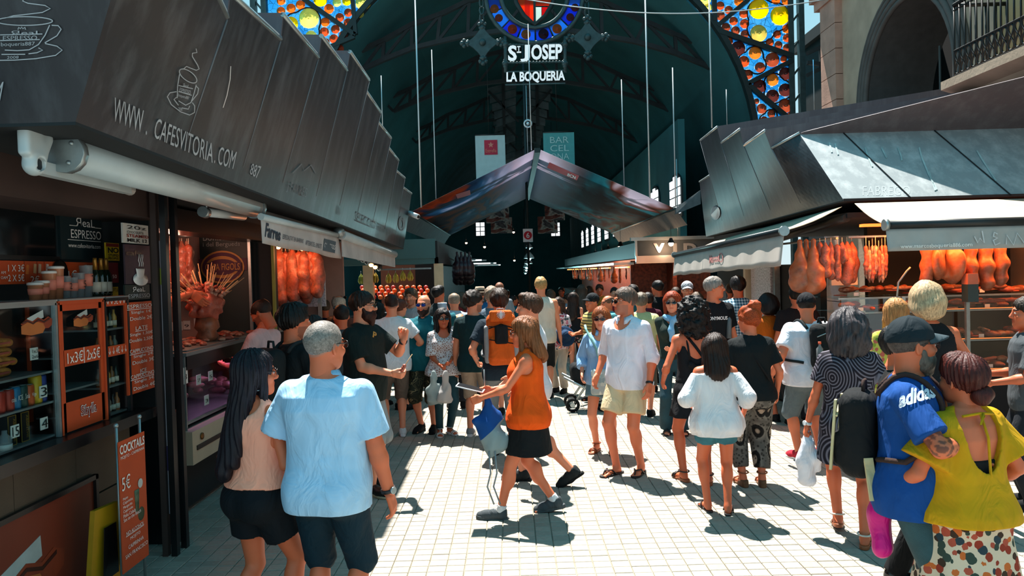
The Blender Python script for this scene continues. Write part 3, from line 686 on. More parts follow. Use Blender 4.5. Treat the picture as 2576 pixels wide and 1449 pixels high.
b = MB(); b.tube(pts, 0.010, 5); tag(b.build('overhead_wire', CAB), 'twisted overhead wire sagging across the stained glass', 'wire')
# ------------------------------------------------------------------ side of the hall beyond the right column
b = MB(); b.box((8.45, 17.2, 0), (8.57, 22, 8.1)); b.box((8.3, 17.2, 8.05), (9.9, 22, 8.35)); o = b.build('wall_side_aisle', mat('dark aisle steel', '#121f22', 0.8, 0, 0.2)); tag(o, 'dark side aisle wall beside the entrance arch', kind='structure')
at_ = empty('aisle_truss', (7.6, 19.5, 0), 'dark aisle truss between the arch column and the stone pier', 'truss')
for a, c in (((2030, 190), (2110, 150)), ((2030, 158), (2110, 165)), ((2066, 118), (2066, 168)), ((2030, 135), (2066, 118)), ((2066, 118), (2110, 125))):
    va, vc = ony(*a, 19.5), ony(*c, 19.5); b = MB(); b.bar(va - Vector((7.6, 19.5, 0)), vc - Vector((7.6, 19.5, 0)), 0.09); b.build('truss_bar', TRUSSM, at_)
# ------------------------------------------------------------------ stone building on the right
STONE = mat('warm stone', '#b39a83', 0.9, 0, 0.18, 1.6, 0.3, 20); STONE2 = mat('pink stone', '#b98f7c', 0.9, 0, 0.2, 2.5, 0.3, 25); STONED = mat('grey stone moulding', '#57534f', 0.9, 0, 0.2, 3, 0.3, 20); PLASTER = mat('ochre plaster', '#a8946c', 0.9, 0, 0.2, 1.0, 0.2)
BX = 7.3; ay0, ay1, asp, atp = 12.3, 15.35, 5.1, 6.75
b = MB(); b.box((BX, ay1, 0), (BX + .5, 17.2, 12)); b.box((BX, 3, 0), (BX + .5, ay0, 12)); n = 24; yc, hw = (ay0 + ay1) / 2, (ay1 - ay0) / 2
def ar(i, g=0.0): a = math.pi * i / n; return yc + (hw + g) * math.cos(a), asp + (atp - asp + g) * math.sin(a)
for i in range(n):
    (ya, za), (yb, zb) = ar(i), ar(i + 1); b.poly([(BX, ya, za), (BX, ya, 12), (BX, yb, 12), (BX, yb, zb)]); 

wall_r = b.build('wall_right', STONE); tag(wall_r, 'old stone building with a tall arched opening on the right', kind='structure')
b = MB()
for i in range(n): (ya, za), (yb, zb) = ar(i), ar(i + 1); b.poly([(BX + .01, ya, za), (BX + .01, yb, zb), (BX + 1.3, yb, zb), (BX + 1.3, ya, za)])
b.box((BX + .01, ay1, 0), (BX + 1.3, ay1 + .05, asp)); b.box((BX + .01, ay0 - .05, 0), (BX + 1.3, ay0, asp)); b.build('arch_reveal', mat('shaded reveal stone', '#4a4a48', .9, 0, .15), wall_r)  # the reveal's shade is put into its own darker stone colour
b = MB(); b.box((BX + 2.2, 4, 0), (BX + 2.3, 22, 12)); b.build('dark_room', mat('dark room', '#0c1214', 0.95), wall_r)  # flat backing sheet; the darkness behind the arch is in its near-black colour
for g, r in ((0.03, 0.05), (0.14, 0.06), (0.27, 0.055), (0.38, 0.035)):
    b = MB(); P_ = [(BX - 0.03, ay1 + g, 2.5)] + [(BX - 0.03,) + ar(i, g) for i in range(n + 1)] + [(BX - 0.03, ay0 - g, 2.5)]; b.tube(P_, r, 8); b.build('arch_moulding', STONED, wall_r)
b = MB(); b.tube([(BX + .4, yc - 0.35, 3), (BX + .4, yc - 0.35, 5.8)], 0.02); b.build('pipe', STONED, wall_r)
for k in range(13):
    z = 0.6 + k * 0.55 + 0.012
    b = MB(); b.box((BX - 0.16, 16.45, z), (BX + 0.02, 17.22, z + 0.535)); b.build('stone_block', STONE2, wall_r)
for x, z0, z1 in ((0.20, 7.75, 7.95), (0.28, 7.95, 8.15), (0.36, 8.15, 8.4), (0.55, 8.4, 8.75)):
    b = MB(); b.box((BX - x, 16.3, z0), (BX + .1, 17.25 + x, z1)); b.build('capital_moulding', STONE2, wall_r)
for x, z0, z1 in ((0.30, 8.75, 9.0), (0.5, 9.0, 9.3)):
    b = MB(); b.box((BX - x, 3, z0), (BX + .1, 17.3 + x, z1)); b.build('cornice', STONE, wall_r)
b = MB(); b.box((BX - 0.04, 6.0, 4.9), (BX + .02, 11.3, 8.6)); b.build('plaster_bay', PLASTER, wall_r)
bal = empty('balcony', (6.5, 9.0, 4.6), 'stone balcony with ornate black iron railing at the upper right', 'balcony')
b = MB(); b.prism([(-0.15, -3, 0.0), (0.85, -3, 0.0), (0.85, -3, -0.75), (0.65, -3, -0.62), (0.3, -3, -0.42), (0.1, -3, -0.2), (-0.15, -3, -0.12)], (0, 5.1, 0)); b.build('slab', STONE, bal)
b = MB(); b.prism([(0.55, 1.5, -0.2), (0.85, 1.5, -0.2), (0.85, 1.5, -1.3), (0.7, 1.5, -1.2), (0.55, 1.5, -0.7)], (0, 0.3, 0)); b.build('corbel', STONE, bal)
RAIL = mat('black wrought iron', '#0d1112', 0.5, 0.3, 0.1)
b = MB(); b.tube([(0, 2.0, 1.08), (0, -3, 1.08)], 0.03, 6); b.tube([(0, 2.0, 1.0), (0, -3, 1.0)], 0.016, 6); b.tube([(0, 2.0, 0.42), (0, -3, 0.42)], 0.018, 6); b.tube([(0, 2.0, 0.06), (0, -3, 0.06)], 0.018, 6); b.tube([(0, 2.0, 1.08), (0.8, 2.0, 1.08)], 0.03, 6); b.tube([(0, 2.0, 0.06), (0.8, 2.0, 0.06)], 0.018, 6); b.build('handrail', RAIL, bal)
sc_ = MB(); sc_.tube([(0, .052 * math.sin(2 * a), 0.24 + 0.16 * math.sin(a)) for a in [2 * math.pi * i / 20 for i in range(20)]], 0.013, 4, closed=True); scm = sc_.mesh('scroll'); scm.materials.append(RAIL)
bm_ = MB(); bm_.tube([(0, 0, 0.02), (0, 0, 1.08)], 0.014, 6); bm_ = bm_.mesh('baluster'); bm_.materials.append(RAIL)
for i in range(38):
    o = bpy.data.objects.new('baluster', bm_); o.location = (0, 2.0 - i * 0.13, 0); link(o, bal)
    o = bpy.data.objects.new('scroll', scm); o.location = (0, 1.935 - i * 0.13, 0); link(o, bal)
for i in range(5):
    o = bpy.data.objects.new('baluster', bm_); o.location = (0.16 + i * 0.15, 2.0, 0); link(o, bal)
# ================================================================== stalls
def metal_mat(name, col, streak, rough=0.38):
    t = NT(name); v = t.obj_co((3.0, 3.0, 0.25)); n = t.noise(2.2, v, 5, 0.65); n2 = t.noise(1.1, None, 4); c = t.ramp(n, [(0.45, col), (0.74, streak)]); c = t.mix(t.math('MULTIPLY', n2, 0.35), c, tuple(x * 0.5 for x in lin(col)[:3]))
    t.P(Base_Color=c, Roughness=rough, Metallic=0.15, Specular_IOR_Level=0.5); t.bump(n2, 0.06, 0.02); return t.m
FASC = metal_mat('grey painted fascia metal', '#292a2e', '#55585c'); ROOFM = metal_mat('roof sheet metal', '#5a5358', '#6d686c', 0.55); FASC2 = metal_mat('dark fascia metal', '#27282c', '#44474b')
FRONTM = metal_mat('weathered grey front metal', '#9aa3a6', '#c5cccd', 0.5)
DARK = mat('black lacquer', '#0d1113', 0.3, 0, 0.2, 4); DARKW = mat('dark wall', '#14191b', 0.8, 0, 0.2, 2); ALU = mat('brushed aluminium', '#9aa5a6', 0.35, 0.7, 0.1, 20, stretch=(1, 0.1, 1)); ALUW = mat('pale awning housing', '#b5bfbf', 0.4, 0.1, 0.1, 3)
GREYT = mat('chalk grey print', '#a5a9ad', 0.6, 0, 0.1); FAINT = mat('faded print', '#6c6e72', 0.6, 0, 0.2); ORANGE = mat('orange board', '#c2481c', 0.55, 0, 0.06); PRW = mat('white print', '#efe9e2', 0.6, 0, 0.03)
def roof(label, Bn, Bf, A, E, Y, L, front_w, mfas, mfront):
    """folded sheet metal kiosk roof: straight lower edge, sawtooth upper edge"""
    root = empty('kiosk_roof', (Bn.x, Bn.y, 0), label, 'roof'); o0 = root.location.copy(); o0 = Vector((Bn.x, Bn.y, 0)); pan = []
    def loc(v): return Vector(v) - o0
    def bat(y): t = (y - Bn.y) / (Bf.y - Bn.y); return Bn + (Bf - Bn) * t
    L = Vector(L); pb = Bn
    for i in range(len(E)):
        B = bat(Y[i]); q0, q1, q2, q3 = loc(pb), loc(B), loc(E[i]), loc(A[i]); b = MB(); b.grid(lambda u, v: (q0 * (1 - u) + q1 * u) * (1 - v) + (q3 * (1 - u) + q2 * u) * v, 10, 10, False); o = b.build('fascia_panel', mfas, root); pan.append(o)
        b = MB(); b.prism([loc(A[i]), loc(E[i]), loc(E[i] + L), loc(A[i] + L)], (0, 0, 0.03)); b.build('roof_sheet', ROOFM, root)
        b = MB(); b.tube([loc(A[i]) + Vector((0, 0, .02)), loc(E[i]) + Vector((0, 0, .02))], 0.02, 5); b.build('edge_strip', ALU, root)
        if i < len(E) - 1:
            b = MB(); b.tube([loc(B).lerp(loc(E[i]), .12), loc(E[i])], [.003, .009], 4); b.build('fold_seam', FAINT, root)
            b = MB(); b.prism([loc(B), loc(E[i]), loc(A[i + 1])], (-0.02 if L.x < 0 else 0.02, 0, 0)); pan.append(b.build('fold_panel', mfas, root))
            b = MB(); b.prism([loc(E[i]), loc(A[i + 1]), loc(A[i + 1] + L), loc(E[i] + L)], (0, 0.02, 0)); b.build('riser_sheet', ROOFM, root)
        pb = B
    w = Vector((front_w, 0, 0)); b = MB(); b.prism([loc(Bn), loc(A[0]), loc(A[0] + w), loc(Bn + w)], (0, 0.04, 0)); fr = b.build('front_panel', mfront, root); pan.append(fr)
    b = MB(); s = Vector((front_w * 0.3, 0, 0)); b.poly([loc(Bn), loc(Bn + w), loc(Bf + w), loc(Bf)]); so = b.build('soffit', DARKW, root); solidify(so, 0.03)
    return root, pan
# ---- left roof
Bn, Bf = ony(190, 306, 3.37), ony(1015, 625, 13.5)
Ys = [4.42, 5.36, 6.27, 7.33, 8.32, 9.26, 10.3, 11.3, 12.4, 13.5]
Epx = [(570, 50), (705, 104), (800, 149), (872, 181), (928, 206), (957, 287), (983, 351), (1002, 407), (1018, 451), (1035, 490)]
Apx = [None, (576, -12), (711, 43), (808, 96), (880, 135), (920, 233), (950, 310), (976, 374), (993, 430), (1012, 473)]
E = [ony(*p, y) for p, y in zip(Epx, Ys)]; A = [Vector((-1.40, 3.07, 3.7))] + [ony(*p, y + 0.02) for p, y in zip(Apx[1:], Ys[:-1])]
lroof, lpan = roof('dark grey folded metal roof over the left stalls, lettered with a coffee web address', Bn, Bf, A, E, Ys, (-3.2, 0, 0.10), -3.6, FASC, FASC2)
bl = bvh_of(lpan)
def c1(L, k=0.3313): return [(x * k, y * k) for x, y in L]
print_text('lettering', 'WWW .', c1([(845, 912), (1105, 1022), (1115, 850), (862, 735)]), bl, GREYT, lroof); print_text('lettering', 'CAFESVITORIA', c1([(1155, 1040), (1606, 1236), (1618, 1092), (1182, 890)]), bl, GREYT, lroof); print_text('lettering', '. COM', c1([(1618, 1236), (1762, 1282), (1792, 1150), (1630, 1100)]), bl, GREYT, lroof); print_text('lettering', '887', c1([(1888, 1318), (1953, 1360), (1978, 1262), (1906, 1238)]), bl, GREYT, lroof)
def c5(L): return [(560 + x * 0.29, 380 + y * 0.29) for x, y in L]
print_text('faded_lettering', 'J FARRES', c5([(545, 355), (715, 428), (732, 322), (562, 255)]), bl, FAINT, lroof); print_text('faded_lettering', '886', c5([(985, 545), (1022, 560), (1027, 485), (990, 470)]), bl, FAINT, lroof); print_text('faded_lettering', 'SELECCIO IBERICA', c5([(1145, 605), (1470, 745), (1480, 690), (1155, 520)]), bl, FAINT, lroof)
print_lines('faded_emblem', [c5(arc(1550, 630, 24, 60, 0, 360, 18)), c5(arc(1550, 630, 14, 40, 0, 360, 14)), c5([(600, 190), (680, 110), (700, 170), (760, 120), (800, 190)])], 3, bl, FAINT, lroof)
def cup(b_, m, w, P): print_lines('cup_drawing', P, w, b_, m, lroof)
cup(bl, GREYT, 2.6, [c1([(60, 135), (110, 120), (180, 113), (330, 95), (390, 65), (350, 42), (220, 25), (180, 8), (205, -25)]), c1(arc(195, 160, 212, 33, 0, 360, 28)), c1([(385, 190), (350, 268), (300, 338), (230, 378), (140, 384), (45, 380)]), c1([(400, 192), (450, 195), (472, 222), (440, 272), (348, 325)]), c1([(350, 330), (440, 350), (480, 380), (430, 420), (280, 445), (120, 456), (0, 458)]), c1([(300, 363), (332, 380), (290, 400), (225, 408)]), c1([(200, 412), (20, 413)]), c1([(10, 265), (330, 258)]), c1([(10, 308), (310, 300)]), c1([(145, 225), (150, 208), (165, 218), (172, 205), (182, 218), (198, 208), (202, 225)])])
print_text('cup_lettering', 'ЯeaL', c1([(92, 264), (328, 262), (328, 232), (92, 234)]), bl, GREYT, lroof); print_text('cup_lettering', 'ESPRESSO', c1([(30, 306), (288, 302), (290, 270), (30, 274)]), bl, GREYT, lroof); print_text('cup_lettering', 'boqueria887', c1([(15, 360), (270, 353), (272, 316), (15, 322)]), bl, GREYT, lroof); print_text('cup_lettering', '2008', c1([(60, 447), (148, 444), (150, 423), (62, 426)]), bl, GREYT, lroof); print_text('cup_lettering', 'M', c1([(-50, 790), (8, 765), (35, 620), (-40, 640)]), bl, GREYT, lroof)
cup(bl, GREYT, 2.2, [c1([(1385, 518), (1405, 500), (1440, 515), (1480, 530), (1502, 520), (1490, 490), (1450, 425), (1450, 400), (1485, 395), (1478, 365)]), c1(arc(1418, 573, 78, 36, 0, 360, 22, 0.62)), c1([(1352, 560), (1338, 650), (1335, 740)]), c1([(1480, 640), (1462, 710), (1440, 775), (1400, 795), (1345, 762)]), c1([(1478, 650), (1498, 668), (1490, 710), (1445, 765)]), c1([(1330, 692), (1280, 700), (1260, 730), (1290, 790), (1360, 845), (1430, 870), (1468, 850), (1468, 800), (1450, 775)]), c1([(1330, 735), (1310, 750), (1340, 790), (1345, 795)]), c1([(1370, 815), (1420, 825), (1430, 800)]), c1([(1345, 645), (1455, 670)]), c1([(1345, 690), (1445, 720)])])
print_text('cup_lettering', 'ЯeaL', c1([(1380, 655), (1425, 668), (1428, 640), (1383, 628)]), bl, GREYT, lroof); print_text('cup_lettering', 'ESPRESSO', c1([(1352, 690), (1438, 715), (1440, 685), (1356, 662)]), bl, GREYT, lroof); print_text('cup_lettering', 'boqueria887', c1([(1342, 735), (1425, 760), (1428, 732), (1346, 704)]), bl, GREYT, lroof); print_text('cup_lettering', '2008', c1([(1345, 835), (1375, 840), (1375, 815), (1345, 810)]), bl, GREYT, lroof)
print_lines('scratch', [c1([(1743, 500), (1738, 600), (1715, 720), (1685, 815)])], 1.6, bl, PRW, lroof)
# ------------------------------------------------------------------ panels on planes x = const (seen from the lane) and y = const
def rx(pl, pr, yt, yb, X): a = onx(pl, yt, X); c = onx(pl, yb, X); d = onx(pr, yt, X); return a.y, d.y, c.z, a.z
def ry(pl, pr, yt, yb, Y): a = ony(pl, yt, Y); c = ony(pl, yb, Y); d = ony(pr, yt, Y); return a.x, d.x, c.z, a.z
def px_(name, r, X, m, parent, t=0.02):
    o0 = parent.location if parent else Vector(); y0, y1, z0, z1 = r; b = MB(); b.box((X - t - o0.x, y0 - o0.y, z0 - o0.z), (X - o0.x, y1 - o0.y, z1 - o0.z)); return b.build(name, m, parent)
def tx(name, s, r, X, m, parent, bold=0.0):
    o0 = parent.location if parent else Vector(); y0, y1, z0, z1 = r; return letters(name, s, (X - o0.x, y0 - o0.y, z0 - o0.z), (0, y1 - y0, 0), (0, 0, z1 - z0), m, parent, bold)
def py_(name, r, Y, m, parent, t=0.02):
    o0 = parent.location if parent else Vector(); x0, x1, z0, z1 = r; b = MB(); b.box((x0 - o0.x, Y - o0.y, z0 - o0.z), (x1 - o0.x, Y + t - o0.y, z1 - o0.z)); return b.build(name, m, parent)
def ty(name, s, r, Y, m, parent, bold=0.0):
    o0 = parent.location if parent else Vector(); x0, x1, z0, z1 = r; return letters(name, s, (x0 - o0.x, Y - o0.y, z0 - o0.z), (x1 - x0, 0, 0), (0, 0, z1 - z0), m, parent, bold)
def sub(r, u0, u1, v0, v1): a0, a1, z0, z1 = r; return a0 + (a1 - a0) * u0, a0 + (a1 - a0) * u1, z0 + (z1 - z0) * v0, z0 + (z1 - z0) * v1
TRAV = mat('brown travertine', '#4d4032', 0.55, 0, 0.35, 2.2, 0.1); TRAV2 = mat('ochre travertine', '#7a6238', 0.55, 0, 0.3, 3); LINT = mat('brown lintel', '#3a2b26', 0.6, 0, 0.25, 2)
caf = empty('coffee_kiosk', (-2.75, 4.2, 0), 'dark coffee kiosk with black counter and brown stone front at the left edge', 'kiosk')
def cb(name, lo, hi, m): b = MB(); b.box([lo[0] + 2.75, lo[1] - 4.2, lo[2]], [hi[0] + 2.75, hi[1] - 4.2, hi[2]]); return b.build(name, m, caf)
cb('counter_base', (-3.5, 2.4, 0), (-2.80, 5.45, 1.0), DARKW)
for k, (y0, y1, z0, z1, m) in enumerate(((2.6, 4.12, 0.62, 1.0, TRAV), (4.13, 4.72, 0.62, 1.0, TRAV), (4.73, 5.40, 0.62, 1.0, TRAV), (4.14, 4.62, 0.50, 0.61, TRAV2), (4.63, 5.40, 0.31, 0.61, TRAV), (2.6, 4.13, 0.50, 0.61, TRAV), (4.92, 5.40, 0.02, 0.30, TRAV), (2.6, 4.91, 0.02, 0.12, TRAV))): cb('stone_tile', (-2.80, y0, z0), (-2.765 - 0.004 * (k % 3), y1, z1), m)
cb('counter_top', (-3.55, 2.4, 1.02), (-2.62, 5.50, 1.09), DARK)
cb('back_wall', (-4.9, 2.2, 0), (-4.7, 6.0, 2.8), DARKW); cb('partition', (-4.9, 5.76, 0), (-2.75, 5.84, 2.75), DARKW); cb('header', (-3.6, 2.2, 2.47), (-2.62, 5.85, 2.78), LINT); cb('kiosk_ceiling', (-4.9, 2.2, 2.72), (-2.75, 5.85, 2.80), DARKW)
for x0, x1, y, m in ((-2.597, -2.557, 5.46, LINT), (-2.532, -2.49, 5.46, DARK), (-2.532, -2.49, 5.62, DARK)): cb('door_post', (x0, y, 0), (x1, y + 0.05, 2.72), m)
cb('pillar_foot', (-3.0, 5.72, 0), (-2.60, 5.90, 1.0), DARK)
cb('stickered_strip', (-2.557, 5.50, 0.30), (-2.532, 5.52, 2.30), mat('pale strip', '#b9aeb6', 0.6, 0, 0.2, 6)); cb('yellow_patch', (-2.556, 5.494, 1.98), (-2.533, 5.50, 2.10), mat('lime patch', '#a8b23a', 0.6)); cb('purple_patch', (-2.556, 5.494, 0.62), (-2.533, 5.50, 0.80), mat('purple patch', '#3c3060', 0.6))
# screens and posters inside the kiosk
def thing_x(name, r, X, m, label, cat, t=0.03):
    e = empty(name, (X, r[0], r[2]), label, cat); px_('panel', r, X, m, e, t); return e
r = rx(-20, 135, 520, 640, -3.06); e = thing_x('television', r, -3.06, mat('dark screen', '#0a1215', 0.12, 0, 0.3, 1.0), 'dark wall television inside the coffee kiosk, beside the espresso poster', 'television', 0.05); o0 = e.location; b = MB(); b.box((-.02, -.03, -.03), (.012, r[1] - r[0] + .03, 0)); b.box((-.02, -.03, r[3] - r[2]), (.012, r[1] - r[0] + .03, r[3] - r[2] + .03)); b.build('bezel', DARK, e)
r = rx(150, 255, 540, 652, -3.06); e = thing_x('espresso_poster', r, -3.06, mat('slate poster', '#12262a', 0.5, 0, 0.1), 'dark poster reading espresso with web address inside the kiosk', 'poster'); tx('lettering', 'ЯeaL', sub(r, .35, .80, .78, .98), -3.058, PRW, e); tx('lettering', 'ESPRESSO', sub(r, .22, .95, .50, .70), -3.058, PRW, e); tx('lettering', 'www.cafesvitoria.com', sub(r, .15, .93, .28, .38), -3.058, PRW, e)
for u0, u1, v in ((.2, .36, .78), (.8, .97, .78), (.15, .95, .45)): px_('rule', sub(r, u0, u1, v, v + .012), -3.056, PRW, e, .002)
r = rx(265, 299, 610, 655, -2.95); e = thing_x('warning_sticker', r, -2.95, mat('yellow sticker', '#d8b818', 0.5, 0, 0.05), 'yellow NO STUPID PEOPLE sticker in the kiosk window', 'sticker', .008); BLK = mat('black print', '#121212', 0.6, 0, 0); px_('red_band', sub(r, .04, .96, .78, .97), -2.948, mat('dark red band', '#7a1a14', 0.6), e, .002); tx('lettering', 'NO', sub(r, .1, .9, .42, .74), -2.947, BLK, e, .03); tx('lettering', 'STUPID', sub(r, .12, .88, .22, .37), -2.947, BLK, e, .02); tx('lettering', 'PEOPLE', sub(r, .12, .88, .05, .19), -2.947, BLK, e, .02)
r = rx(265, 297, 660, 712, -2.96); e = thing_x('red_notice', r, -2.96, mat('maroon notice', '#6a1420', 0.6), 'small maroon notice below the yellow sticker', 'notice', .008); tx('lettering', '5,50', sub(r, .2, .8, .2, .4), -2.958, PRW, e)
r = rx(282, 297, 722, 756, -2.95); e = thing_x('yellow_tag', r, -2.95, mat('yellow tag', '#b8a020', 0.6), 'narrow yellow price tag above the bottle fridge', 'tag', .008); tx('lettering', 'PTA', sub(r, .1, .9, .6, .9), -2.948, BLK, e)
r = rx(-10, 258, 655, 716, -3.05); e = thing_x('price_board', r, -3.05, ORANGE, 'long orange price board behind the kiosk counter', 'price board'); TR = -3.048
y00 = onx(0, 700, -3.05).y
def pb_(s, pl, pr, yt, yb, bold=0.0): tx('lettering', s, rx(pl, pr, yt, yb, -3.05), TR, PRW, e, bold)
pb_('1 X 3€', 18, 59, 665, 683); pb_('2 X 5€', 18, 59, 690, 708); pb_('AM', 0, 12, 682, 689); pb_('OAM', 0, 17, 695, 702); pb_('2€', 75, 97, 694, 711); pb_('1€', 112, 132, 694, 711); pb_('1€', 170, 191, 680, 700); pb_('MENU COMBO', 210, 244, 666, 675); pb_('5,50€', 222, 240, 683, 689)
for px in (60, 92, 110, 135): px_('divider', rx(px, px + .8, 657, 715, -3.05), TR, mat('dark orange line', '#7a2a10', 0.6), e, .002)
o0 = e.location; cc = onx(151, 685, -3.04) - o0; b = MB(); b.lathe([(.085, 0), (.085, .006), (.07, .008)], cc, 18, M=Matrix.Rotation(math.radians(90), 3, 'Y')); b.build('coffee_picture', DARK, e)
for k, (px, py, c) in enumerate(((69, 678, '#d87030'), (88, 676, '#caa070'), (100, 676, '#d8b090'), (119, 676, '#e0c8b8'))):
    c_ = onx(px, py, -3.045) - o0; b = MB(); b.bar(c_ - Vector((0, .004, .03)), c_ + Vector((0, .004, .03)), .02, .006, up=(1, 0, 0)); b.build('snack_picture', mat('snack print ' + c, c, .6), e)
# menu column
X = -2.72
r = rx(308, 372, 560, 610, X); e = thing_x('chocolate_notice', r, X, mat('cream notice', '#c9c6bd', 0.6), 'cream notice about chocolate and steamed milk above the coffee poster', 'notice', .012); tx('lettering', 'CHOCOLATE', sub(r, .14, .78, .5, .62), X + .002, BLK, e); tx('lettering', 'STEAMED', sub(r, .12, .98, .30, .46), X + .002, mat('rust print', '#8a2a20', .6), e, .02); tx('lettering', 'MILK 12', sub(r, .14, .92, .06, .24), X + .002, BLK, e, .02); tx('lettering', '20z', sub(r, .14, .9, .72, .9), X + .002, BLK, e)
r = rx(313, 376, 614, 715, X); e = thing_x('coffee_poster', r, X, mat('dusky poster', '#3a2a34', 0.5, 0, 0.6, 3), 'dark poster with a steaming white coffee cup, below the cream notice', 'poster', .012); tx('lettering', 'cafe', sub(r, .02, .62, .72, .86), X + .002, DARK, e, .02)
b = MB(); c_ = Vector((.006, (r[1] - r[0]) * .55, (r[3] - r[2]) * .27)); b.lathe([(.02, -.04), (.05, -.02), (.062, .02), (.066, .035)], c_, 18, M=Matrix.Diagonal(Vector((.08, 1, 1)))); b.build('printed_cup', PRW, e); b = MB(); b.lathe([(.11, 0), (.11, .004), (.04, .006)], c_ + Vector((0, 0, -.045)), 20, M=Matrix.Diagonal(Vector((.05, 1, 1))) @ Matrix.Rotation(math.radians(25), 3, 'Y')); b.build('printed_saucer', PRW, e); b = MB(); b.lathe([(.055, 0), (.055, .003)], c_ + Vector((.004, 0, .034)), 18, M=Matrix.Diagonal(Vector((.06, 1, 1)))); b.build('printed_coffee', DARK, e)
for dy in (-.02, .01, .035): b = MB(); b.tube([c_ + Vector((0.002, dy + .008 * math.sin(t * 2.2), .05 + t * .022)) for t in range(5)], .003, 5); b.build('printed_steam', PRW, e)
r = rx(314, 376, 717, 756, X); e = thing_x('espresso_plaque', r, X, mat('slate plaque', '#0c2420', 0.5), 'small dark espresso plaque under the cup poster', 'plaque', .012); tx('lettering', 'ЯeaL', sub(r, .28, .78, .52, .85), X + .002, PRW, e); tx('lettering', 'ESPRESSO', sub(r, .1, .98, .12, .38), X + .002, GREYT, e)
r = rx(315, 381, 762, 998, X); e = thing_x('coffee_menu', r, X, ORANGE, 'tall orange menu board listing espresso, late and cappuccino prices', 'menu board', .015)
for i, (s, u0, u1, yy, und) in enumerate((('ESPRESSO', .05, .98, 773, 1), ('Single 1€', .17, .96, 789, 0), ('Double 2€', .13, .98, 804, 0), ('LATE', .32, .78, 830, 1), ('Single 1,50€', .1, .98, 846, 0), ('Double 2,50€', .08, .98, 861, 0), ('CAPPUCCINO', .08, .98, 888, 1), ('Single 2€', .2, .97, 903, 0), ('Double 3€', .16, .99, 918, 0), ('ICE', .44, .68, 943, 1), ('CAPPUCCINO', .08, .98, 954, 1), ('Single 3€', .2, .97, 969, 0), ('Double 4€', .16, .99, 985, 0))):
    z1 = onx(315, yy - 5, X).z; z0 = onx(315, yy + 5, X).z; y0 = r[0] + (r[1] - r[0]) * u0; y1 = r[0] + (r[1] - r[0]) * u1; tx('lettering', s, (y0, y1, z0, z1), X + .002, PRW, e)
    if und: px_('underline', (y0, y1, z0 - .010, z0 - .006), X + .003, PRW, e, .002)
# ---- counter cases
GL = glass('case glass', (0.86, 0.93, 0.93), 0.07)
def case(name, y0, y1, label, fr, sh):
    e = empty(name, (-2.95, y0, 1.092), label, 'display case'); b = MB()
    for yy in (0.0, y1 - y0):
        for xx in (-.28, .22): b.bar((xx, yy, 0), (xx, yy, .80), .025)
    for xx in (-.28, .22): b.bar((xx, 0, .80), (xx, y1 - y0, .80), .025)
    b.build('case_frame', fr, e)
    for z in sh: b = MB(); b.box((-.28, .01, z - .012), (.20, y1 - y0 - .01, z)); b.build('shelf', ALU, e)
    b = MB(); b.box((-.30, 0, 0), (-.285, y1 - y0, .8)); b.build('case_back', DARK, e); b = MB(); b.box((-.3, -.0, .81), (.24, y1 - y0, .82)); b.build('case_top', ALU, e); b = MB(); b.box((.215, .015, .0), (.219, y1 - y0 - .015, .79)); b.build('front_glass', GL, e); return e
case('snack_case', 3.4, 4.50, 'glass snack case with baguettes and cans at the far left', ALU, (.02, .22, .40)); cl = case('sausage_cooler', 4.52, 5.02, 'orange framed hot dog cooler on the kiosk counter', ORANGE, (.26,)); case('bottle_fridge', 5.04, 5.34, 'small fridge of miniature bottles beside the menu board', DARK, (.02, .21, .42, .60))
X = -2.728
for r, nm in (((4.52, 5.02, 1.10, 1.28), 'lower_panel'), ((4.52, 4.575, 1.1, 1.88), 'frame_side'), ((4.975, 5.02, 1.1, 1.88), 'frame_side'), ((4.52, 5.02, 1.84, 1.90), 'frame_top'), ((4.57, 4.98, 1.50, 1.60), 'price_band')): px_(nm, r, X, ORANGE, cl, .012)
tx('lettering', '1x3€', (4.60, 4.77, 1.515, 1.585), X + .002, PRW, cl); tx('lettering', '2x5€', (4.81, 4.965, 1.515, 1.585), X + .002, PRW, cl); px_('rule', (4.785, 4.79, 1.50, 1.60), X + .002, PRW, cl, .002); tx('lettering', 'Sibylla', (4.72, 4.90, 1.15, 1.24), X + .002, PRW, cl, .04); tx('lettering', 'Sibylla', (4.722, 4.898, 1.155, 1.235), X + .004, mat('deep red print', '#8a1c14', .6), cl)
for z, s in ((1.845, '↓ ↓ 3€ ↓ ↓'), (1.505, '↓ ↓ 4€ ↓ ↓')):
    e = empty('price_strip', (X, 5.04, z), 'orange strip of %s prices across the bottle fridge' % ('three euro' if z > 1.7 else 'four euro'), 'price strip'); px_('strip', (5.04, 5.34, z, z + .07), X, ORANGE, e, .008); tx('lettering', s, (5.07, 5.31, z + .012, z + .06), X + .002, PRW, e)
